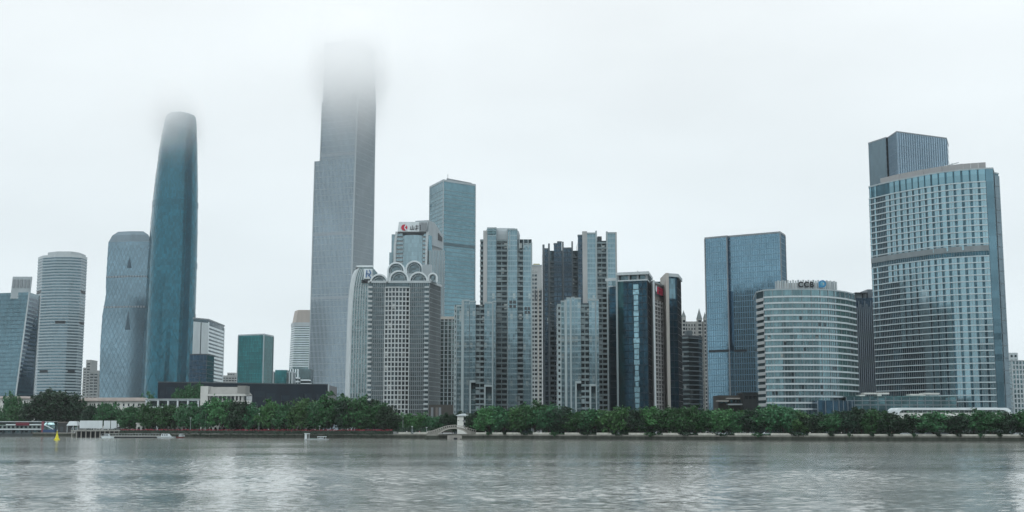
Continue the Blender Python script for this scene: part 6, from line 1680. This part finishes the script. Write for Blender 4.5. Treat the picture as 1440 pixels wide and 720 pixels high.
# low landing pontoon
Yo = 795
ox = lambda px: Xp(px, 610, Yo); oz = lambda py: Zp(py, Yo)
r = thing('landing_pontoon', 'long low grey landing pontoon floating below the red flower rail', 'pontoon', (ox(205), Yo, 0))
mb = MB(); mb.box(ox(144), ox(277), Yo - 3, Yo + 2, -.3, .9); part(r, 'float', mb, nearblack)
mb = MB(); mb.box(ox(143.5), ox(278), Yo - 3.3, Yo + 2.3, .9, 1.5); part(r, 'deck', mb, solid('pontoon deck', (0.3, 0.32, 0.31), .7, var=.2))
for k in range(34):
    x = ox(145 + k * 4); mb = MB(); mb.box(x - .06, x + .06, Yo - 3.2, Yo - 3.05, 1.5, 2.6); part(r, 'railing_post', mb, palegrey)
mb = MB(); mb.box(ox(145), ox(277.5), Yo - 3.18, Yo - 3.06, 2.6, 2.72); part(r, 'handrail', mb, palegrey)
def small_boat(label, px, Y, L, mats, group=None):
    x = Xp(px, 612, Y); r = thing('small_boat', label, 'boat', (x, Y, 0), group)
    h = L / 2; mb = MB()
    hull = [Vector((x - h, Y - L * .14)), Vector((x + h * .6, Y - L * .14)), Vector((x + h, Y)), Vector((x + h * .6, Y + L * .14)), Vector((x - h, Y + L * .14))]
    mb.loft([(-.3, [p.lerp(Vector((x, Y)), .15) for p in hull]), (1.0, hull)]); part(r, 'hull', mb, mats[0])
    mb = MB(); mb.loft([(1.0, [Vector((x - h * .6, Y - L * .1)), Vector((x + h * .3, Y - L * .1)), Vector((x + h * .3, Y + L * .1)), Vector((x - h * .6, Y + L * .1))]), (2.6, [Vector((x - h * .55, Y - L * .09)), Vector((x + h * .12, Y - L * .09)), Vector((x + h * .12, Y + L * .09)), Vector((x - h * .55, Y + L * .09))])]); part(r, 'cabin', mb, mats[1])
    for k in range(3):
        mb = MB(); a = x - h * .5 + k * h * .2; mb.box(a, a + h * .13, Y - L * .1 - .06, Y - L * .1 + .02, 1.6, 2.3); part(r, 'window', mb, gNd)
small_boat('low white cabin boat at the pontoon, left one', 152, 786, 8, (white, offwhite), 'boats at the landing pontoon')
small_boat('grey white cabin boat at the pontoon, near its right end', 236, 784, 13, (offwhite, white), 'boats at the landing pontoon')
small_boat('small dark red trimmed boat at the pontoon, last on the right', 258, 784, 9, (solid('boat maroon', (0.12, 0.05, 0.05), .6), white), 'boats at the landing pontoon')
# work boat in front of the flower wall
Yk_ = 668
bx_ = lambda px: Xp(px, 615, Yk_); bz_ = lambda py: Zp(py, Yk_)
r = thing('work_boat', 'little white work boat with a tall wheelhouse, below the red flower rail', 'boat', (bx_(445), Yk_, 0))
hull = [Vector((bx_(428.5), Yk_ - 1.3)), Vector((bx_(458), Yk_ - 1.6)), Vector((bx_(462.5), Yk_)), Vector((bx_(458), Yk_ + 1.6)), Vector((bx_(428.5), Yk_ + 1.3))]
mb = MB(); mb.loft([(-.3, [p.lerp(Vector((bx_(445), Yk_)), .1) for p in hull]), (.35, hull)]); part(r, 'hull', mb, solid('boat grey', (0.26, 0.29, 0.28), .6))
mb = MB(); mb.strip(hull, .35, .7, .08, -.15, True); part(r, 'rubbing_strake', mb, offwhite)
mb = MB(); mb.box(bx_(428.8), bx_(431.6), Yk_ - 1, Yk_ + 1, .5, bz_(610)); wh = part(r, 'wheelhouse', mb, white)
mb = MB(); mb.box(bx_(428.3), bx_(435.6), Yk_ - 1.2, Yk_ + 1.2, bz_(610), bz_(609.2)); part(r, 'wheelhouse_roof', mb, white, wh)
mb = MB(); mb.box(bx_(434.6), bx_(435.3), Yk_ - 1, Yk_ - .8, .5, bz_(610)); part(r, 'roof_post', mb, white, wh)
mb = MB(); mb.box(bx_(446.5), bx_(459), Yk_ - 1.2, Yk_ + 1.2, bz_(614.3), bz_(613.6)); part(r, 'awning', mb, white)
for a_ in (447, 451.5, 455, 458.4):
    mb = MB(); mb.box(bx_(a_), bx_(a_) + .15, Yk_ - 1.1, Yk_ - .95, .5, bz_(614.3)); part(r, 'awning_post', mb, white)
mb = MB(); mb.box(bx_(448), bx_(454), Yk_ - .7, Yk_ + .7, .5, 1.3); part(r, 'crate_stack', mb, offwhite)
mb = MB(); mb.box(bx_(436), bx_(446), Yk_ - .9, Yk_ + .9, .5, .95); part(r, 'hatch', mb, solid('hatch green', (0.12, 0.2, 0.17), .6))
# yellow buoy
Yo2 = 668; x = Xp(80, 617, Yo2)
r = thing('channel_buoy', 'yellow channel buoy floating in front of the pier', 'buoy', (x, Yo2, 0))
yel = solid('buoy yellow', (0.55, 0.50, 0.03), .5, var=.1)
def lathe(prof, n=14):
    mb = MB(); mb.loft([(z, [Vector((x + rr * cos(2 * pi * k / n), Yo2 + rr * sin(2 * pi * k / n))) for k in range(n)]) for rr, z in prof]); return mb
part(r, 'float', lathe([(1.2, -.4), (1.55, .1), (1.5, .55), (.9, .85)]), yel)
part(r, 'cone', lathe([(.95, .85), (.55, 2.6), (.35, 3.4)]), yel)
for k in range(4):
    a = pi / 4 + pi / 2 * k; mb = MB(); mb.tube([(x + .45 * cos(a), Yo2 + .45 * sin(a), 3.3), (x + .16 * cos(a), Yo2 + .16 * sin(a), 4.7)], .06, 4); part(r, 'strut', mb, yel)
part(r, 'lantern', lathe([(.2, 4.7), (.28, 4.8), (.28, 5.2), (.1, 5.4)]), palegrey)

# ------------------------------------------------------------------ lamps, cars, people
def lamp(label, px, top, Y):
    x = Xp(px, 605, Y); r = thing('street_lamp', label, 'street lamp', (x, Y, Z0), 'street lamps on the promenade'); z = Zp(top, Y)
    mb = MB(); mb.tube([(x, Y, Z0), (x, Y, z)], [.14, .08], 6); part(r, 'pole', mb, offwhite)
    mb = MB(); mb.box(x - .5, x + .5, Y - .2, Y + .2, z, z + .25); part(r, 'lamp_head', mb, white)
for px, tp, dy, lb_ in ((566.5, 580, 30, 'tall pale lamp post left of the stone bridge'), (579.5, 600, 6, 'short lamp post by the parapet left of the bridge'), (600, 601.5, 6, 'short lamp post at the left foot of the bridge'),
                        (449.5, 599.5, 6, 'pale post behind the red flower rail, above the work boat'), (364, 582, 10, 'lamp with bright head right of the blue sheet roof'), (289, 583, 10, 'lamp post in front of the stair tower hall'),
                        (267.5, 588, 8, 'slim post in front of the framed gallery'), (668.5, 597, 8, 'slim post right of the bridge')):
    lamp(lb_, px, tp, Yb(px) + dy)
def car_mesh(paint):
    prof = [(-2.2, .35), (-2.25, .8), (-1.5, .95), (-.9, 1.42), (.75, 1.45), (1.5, .98), (2.2, .85), (2.25, .35)]
    mb = MB()
    for y_, fl in ((-.85, 1), (.85, -1)):
        q = [(x, y_, z) for x, z in prof]; mb.quad(q[::-1] if fl > 0 else q)
    for a, b_ in zip(prof, prof[1:] + prof[:1]): mb.quad([(a[0], -.85, a[1]), (b_[0], -.85, b_[1]), (b_[0], .85, b_[1]), (a[0], .85, a[1])])
    return mb.mesh('body', paint)
wheel = MB()
for k in range(12):
    a, b_ = 2 * pi * k / 12, 2 * pi * (k + 1) / 12
    wheel.quad([(.33 * cos(a), -.1, .33 * sin(a)), (.33 * cos(b_), -.1, .33 * sin(b_)), (.33 * cos(b_), .1, .33 * sin(b_)), (.33 * cos(a), .1, .33 * sin(a))])
wheel.quad([(.33 * cos(2 * pi * k / 12), -.1, .33 * sin(2 * pi * k / 12)) for k in range(12)])
wheel = wheel.mesh('wheel', nearblack)
cb = {'white': car_mesh(white), 'silver': car_mesh(palegrey)}
gw = MB()
for y_ in (-.87, .87):
    q = [(-1.35, y_, .98), (1.3, y_, 1.0), (.7, y_, 1.36), (-.85, y_, 1.36)]; gw.quad(q if y_ < 0 else q[::-1])
gw = gw.mesh('side_window', gNd)
cars = [(1010, 'white'), (1024, 'silver'), (1034, 'white'), (1044, 'white'), (1058, 'silver'), (1078, 'white'), (1273, 'white'), (1291, 'silver'), (1305, 'white'), (1327, 'white'), (1432, 'white')]
for i, (px, c_) in enumerate(cars):
    Y = Yb(px) + 6.5; w_ = 'by the dark low block' if px < 1100 else 'by the canopy hall'; j = i if px < 1100 else i - 6
    r = thing('parked_car', f'{c_} car parked under the trees, {ORD[j]} from the left {w_}', 'car', (Xp(px, 606, Y), Y, Z0), 'cars parked under the trees')
    r.rotation_euler = (0, 0, random.uniform(-.5, .1)); r.scale = (1, 1, 1)
    link('body', cb[c_], r); link('side_window', gw, r)
    for wx_ in (-1.35, 1.35):
        for wy in (-.8, .8): link('wheel', wheel, r, (wx_, wy, .33))
# people on the promenade: one continuous body each, grown with a skin modifier
def person_mesh(seed, shirt):
    rnd = random.Random(seed); s_ = rnd.uniform(.1, .3)
    V = [(0, 0, .95), (0, 0, 1.15), (0, 0, 1.38), (0, 0, 1.5), (0, -.02, 1.63), (-.1, 0, .88), (-.11, -s_ * .6, .48), (-.11, -s_, .06), (-.11, -s_ - .14, .03),
         (.1, 0, .88), (.11, s_ * .4, .48), (.11, s_, .07), (.11, s_ - .13, .03), (-.2, 0, 1.4), (-.25, .04, 1.12), (-.24, -.08, .86), (.2, 0, 1.4), (.25, .04, 1.12), (.24, -.08, .86)]
    E = [(0, 1), (1, 2), (2, 3), (3, 4), (0, 5), (5, 6), (6, 7), (7, 8), (0, 9), (9, 10), (10, 11), (11, 12), (2, 13), (13, 14), (14, 15), (2, 16), (16, 17), (17, 18)]
    Rr = [.13, .13, .14, .055, .1, .09, .06, .042, .04, .09, .06, .042, .04, .06, .042, .035, .06, .042, .035]
    me = bpy.data.meshes.new('person'); me.from_pydata(V, E, []); ob = bpy.data.objects.new('person', me); col.objects.link(ob)
    sk = ob.modifiers.new('skin', 'SKIN')
    for i, rr in enumerate(Rr): me.skin_vertices[0].data[i].radius = (rr, rr * .8)
    me.skin_vertices[0].data[0].use_root = True
    ss = ob.modifiers.new('sub', 'SUBSURF'); ss.levels = 1; ss.render_levels = 1
    dg = bpy.context.evaluated_depsgraph_get(); m2 = bpy.data.meshes.new_from_object(ob.evaluated_get(dg)); bpy.data.objects.remove(ob, do_unlink=True)
    skin = solid('skin tone', (0.35, 0.2, 0.14), .6, var=.02); tr_ = solid('dark trousers', (0.03, 0.035, 0.05), .8, var=.05); hair = solid('dark hair', (0.012, 0.01, 0.01), .6, var=.02)
    m2.materials.clear()
    for mm in (shirt, tr_, skin, hair): m2.materials.append(mm)
    for p in m2.polygons:
        c = p.center; p.material_index = 1 if c.z < .95 else 3 if (c.z > 1.64 or (c.z > 1.58 and c.y > .02)) else 2 if (c.z > 1.47 or (abs(c.x) > .2 and c.z < 1.05)) else 0
    m2.name = 'person'; return m2
shirts = [('white shirt', (0.7, 0.72, 0.7)), ('pink shirt', (0.5, 0.2, 0.25)), ('grey shirt', (0.25, 0.27, 0.3)), ('black shirt', (0.03, 0.03, 0.03))]
pm = [person_mesh(i, solid(n_, c_, .8, var=.04)) for i, (n_, c_) in enumerate(shirts)]
ppl = [(443, 0, 'person in a white shirt behind the flower rail, above the work boat'), (377.5, 0, 'person in a white shirt behind the flower rail, left of the work boat'), (488.5, 0, 'person in a white shirt under the trees below the tallest tower'),
       (572, 0, 'person in a white shirt on the promenade left of the bridge'), (575, 3, 'person in black beside the one in white left of the bridge'), (590, 1, 'person in a pink shirt walking towards the bridge'),
       (683, 0, 'person in a white shirt at the parapet right of the bridge'), (697, 2, 'person in grey under the trees below the curved-top flats'), (1139, 0, 'person in white at the parapet below the round banded building'),
       (1183, 0, 'person in a white shirt by the shrubs right of the round building'), (1185.5, 3, 'person in black next to the one in white right of the round building'), (1195, 2, 'person in grey at the wall right of the round building'),
       (1254, 1, 'person in pink walking below the left end of the canopy hall'), (1338, 3, 'person in black at the low wall below the canopy hall'), (1397, 3, 'person in black at the low wall, right end of the canopy hall')]
for px, k, lb_ in ppl:
    Y = Yb(px) + (1.6 if px > 555 else 3.5); o = thing('person', lb_, 'person', (Xp(px, 606, Y), Y, Z0 + (0 if px > 555 else 1.2)), None, pm[k]); o.rotation_euler = (0, 0, random.uniform(0, 6.28)); o.scale = (1.0,) * 3
# raised promenade strip carrying them behind the planter
pr_ = [Vector((p.x, p.y + 1.05)) for p in pl]
mb = MB(); mb.strip(pr_, 3.005, 4.2, 0, -6.0); struct('raised_path', mb.mesh('raised_path', g_mat))

# ------------------------------------------------------------------ the near bank's own towers, mirrored in the glass
nbm = solid('near bank concrete', (0.16, 0.165, 0.165), .8)
nbg = glass('near bank glass', (0.05, 0.08, 0.1), (3, 3.4), var=.4)
for i, (x_, w_, hgt, y_) in enumerate(((-900, 150, 60, -260), (-640, 90, 120, -300), (-470, 60, 80, -230), (-330, 110, 52, -250), (-190, 70, 140, -340), (-95, 95, 118, -250), (5, 70, 122, -270), (80, 100, 114, -250), (190, 80, 100, -250), (300, 75, 165, -330), (400, 100, 110, -260),
                                       (560, 60, 135, -300), (690, 120, 84, -250), (900, 90, 125, -320))):
    pl_ = [Vector((x_ + w_, y_)), Vector((x_, y_)), Vector((x_, y_ - 40)), Vector((x_ + w_, y_ - 40))]
    pl_ = [Vector((x_, y_ - 40)), Vector((x_ + w_, y_ - 40)), Vector((x_ + w_, y_)), Vector((x_, y_))]
    t = Tower('near_bank_tower', f'concrete block on the viewer\'s own bank, {(ORD + ["thirteenth", "fourteenth"])[i]} from the left, seen only mirrored in glass', 'building', [(4.2, pl_), (4.2 + hgt, pl_)], nbg, group='blocks on the near bank')
    t.bands('floor_band', frange(8, 4 + hgt, 10.2), 4.2, .5, nbm)

# ------------------------------------------------------------------ low cloud round the two tallest heads, and the air
def cloud(px0, px1, Y0, Y1, py_lo, py_hi, stops, dens, hole=None, name='low_cloud', label=''):
    Ym_ = (Y0 + Y1) / 2
    x0, x1 = Xp(px0, (py_lo + py_hi) / 2, Ym_), Xp(px1, (py_lo + py_hi) / 2, Ym_); z0, z1 = Zp(py_lo, Ym_), Zp(py_hi, Ym_)
    mb = MB(); mb.box(x0, x1, Y0, Y1, z0, z1)
    m = bpy.data.materials.new(name + ' vapour'); m.use_nodes = True; n, l = m.node_tree.nodes, m.node_tree.links; n.clear()
    out = n.new('ShaderNodeOutputMaterial'); pv = n.new('ShaderNodeVolumePrincipled'); l.new(pv.outputs[0], out.inputs['Volume'])
    pv.inputs['Color'].default_value = (1, 1, 1, 1); pv.inputs['Anisotropy'].default_value = 0.3
    g = n.new('ShaderNodeNewGeometry'); sp = n.new('ShaderNodeSeparateXYZ'); l.new(g.outputs['Position'], sp.inputs[0])
    mpn = n.new('ShaderNodeMapping'); mpn.inputs['Scale'].default_value = (1, .6, 1.7); l.new(g.outputs['Position'], mpn.inputs[0])
    nz_ = n.new('ShaderNodeTexNoise'); nz_.inputs['Scale'].default_value = .022; nz_.inputs['Detail'].default_value = 3; nz_.inputs['Roughness'].default_value = .55; l.new(mpn.outputs[0], nz_.inputs['Vector'])
    wz = n.new('ShaderNodeMath'); wz.operation = 'MULTIPLY_ADD'; wz.inputs[1].default_value = 46; l.new(nz_.outputs['Fac'], wz.inputs[0])
    off = n.new('ShaderNodeMath'); off.operation = 'SUBTRACT'; off.inputs[1].default_value = 23
    tl = n.new('ShaderNodeMath'); tl.operation = 'MULTIPLY_ADD'; tl.inputs[1].default_value = -0.125; l.new(sp.outputs['X'], tl.inputs[0])
    tz = n.new('ShaderNodeMath'); tz.operation = 'ADD'; tz.inputs[1].default_value = -0.125 * 232; l.new(sp.outputs['Z'], tz.inputs[0]); l.new(tz.outputs[0], tl.inputs[2]); l.new(tl.outputs[0], off.inputs[0]); l.new(off.outputs[0], wz.inputs[2])
    mr = n.new('ShaderNodeMapRange'); mr.inputs['From Min'].default_value = z0; mr.inputs['From Max'].default_value = z1; l.new(wz.outputs[0], mr.inputs['Value'])
    cr_ = n.new('ShaderNodeValToRGB'); cr_.color_ramp.interpolation = 'EASE'; el = cr_.color_ramp.elements
    for i, (py_, v_) in enumerate(stops):
        pos = min(1, max(0, (Zp(py_, Ym_) - z0) / (z1 - z0)))
        e = el[i] if i < 2 else el.new(pos); e.position = pos; e.color = (v_, v_, v_, 1)
    l.new(mr.outputs[0], cr_.inputs['Fac'])
    last = cr_.outputs['Color']
    def mul(a, b_):
        mm = n.new('ShaderNodeMath'); mm.operation = 'MULTIPLY'; l.new(a, mm.inputs[0])
        if hasattr(b_, 'links'): l.new(b_, mm.inputs[1])
        else: mm.inputs[1].default_value = b_
        return mm.outputs[0]
    # thick where it hugs each tower head, thin veil elsewhere
    cores = []
    for cx_, cy_, rx_, ry_ in ((Xp(495, 100, 1740), 1712, 42, 88), (Xp(254, 185, 1760), 1738, 27, 74)):
        dv_ = n.new('ShaderNodeVectorMath'); dv_.operation = 'SUBTRACT'; dv_.inputs[1].default_value = (cx_, cy_, Zp(104, 1740) if rx_ > 40 else Zp(184, 1760)); l.new(g.outputs['Position'], dv_.inputs[0])
        sv = n.new('ShaderNodeVectorMath'); sv.operation = 'MULTIPLY'; sv.inputs[1].default_value = (1 / rx_, 1 / ry_, 1 / (100 if rx_ > 40 else 46)); l.new(dv_.outputs[0], sv.inputs[0])
        lv = n.new('ShaderNodeVectorMath'); lv.operation = 'LENGTH'; l.new(sv.outputs[0], lv.inputs[0])
        av = n.new('ShaderNodeMath'); av.operation = 'MULTIPLY_ADD'; av.inputs[1].default_value = .5; l.new(nz_.outputs['Fac'], av.inputs[0]); l.new(lv.outputs['Value'], av.inputs[2])
        qv = n.new('ShaderNodeMapRange'); qv.interpolation_type = 'SMOOTHSTEP'; qv.inputs['From Min'].default_value = .55; qv.inputs['From Max'].default_value = 1.85; qv.inputs['To Min'].default_value = 1; qv.inputs['To Max'].default_value = .05
        l.new(av.outputs[0], qv.inputs['Value']); cores.append(qv.outputs[0])
    mxv = n.new('ShaderNodeMath'); mxv.operation = 'MAXIMUM'; l.new(cores[0], mxv.inputs[0]); l.new(cores[1], mxv.inputs[1])
    last = mul(last, mxv.outputs[0])
    # soft edges towards the sides of the bank of cloud
    for ax, lo, hi, fd in (('X', x0, x1, 60), ('Y', Y0, Y1, 30), ('Z', z0, z1, 20)):
        for a, b_ in ((lo, lo + fd), (hi, hi - fd)):
            q = n.new('ShaderNodeMapRange'); q.interpolation_type = 'SMOOTHSTEP'; q.inputs['From Min'].default_value = min(a, b_); q.inputs['From Max'].default_value = max(a, b_)
            if a > b_: q.inputs['To Min'].default_value = 1; q.inputs['To Max'].default_value = 0
            l.new(sp.outputs[ax], q.inputs['Value']); last = mul(last, q.outputs[0])
    if hole:
        hx, hy, hr = hole; hp_ = (Xp(hx, hy, Ym_), 1740, Zp(hy, Ym_))
        dv = n.new('ShaderNodeVectorMath'); dv.operation = 'SUBTRACT'; dv.inputs[1].default_value = hp_; l.new(g.outputs['Position'], dv.inputs[0])
        sc_v = n.new('ShaderNodeVectorMath'); sc_v.operation = 'MULTIPLY'; sc_v.inputs[1].default_value = (.55, .0, 1.25); l.new(dv.outputs[0], sc_v.inputs[0])
        ln = n.new('ShaderNodeVectorMath'); ln.operation = 'LENGTH'; l.new(sc_v.outputs[0], ln.inputs[0])
        ad_ = n.new('ShaderNodeMath'); ad_.operation = 'MULTIPLY_ADD'; ad_.inputs[1].default_value = 22; l.new(nz_.outputs['Fac'], ad_.inputs[0]); l.new(ln.outputs['Value'], ad_.inputs[2])
        q = n.new('ShaderNodeMapRange'); q.interpolation_type = 'SMOOTHSTEP'; q.inputs['From Min'].default_value = 9; q.inputs['From Max'].default_value = 9 + hr; q.inputs['To Min'].default_value = .35; l.new(ad_.outputs[0], q.inputs['Value'])
        last = mul(last, q.outputs[0])
    l.new(mul(last, dens), pv.inputs['Density'])
    struct(name, mb.mesh(name, m), 'stuff', label)
cloud(120, 640, 1610, 1850, 300, 8, [(300, 0), (250, .035), (205, .11), (170, .22), (145, .40), (125, .68), (106, .9), (88, .72), (62, .72), (28, .1)], .047, hole=(487, 74, 14), label='low stratus swallowing the heads of the two tallest towers')

hz = bpy.data.materials.new('haze'); hz.use_nodes = True; n, l = hz.node_tree.nodes, hz.node_tree.links; n.clear()
out = n.new('ShaderNodeOutputMaterial'); pv = n.new('ShaderNodeVolumePrincipled'); l.new(pv.outputs[0], out.inputs['Volume'])
pv.inputs['Color'].default_value = (0.93, 0.97, 1, 1); pv.inputs['Density'].default_value = 0.00003; pv.inputs['Anisotropy'].default_value = .2
mb = MB(); mb.box(-9500, 9500, -6500, 12500, -2.5, Zp(15, 1850)); struct('haze', mb.mesh('haze', hz), 'stuff', 'thin pale haze in the air')
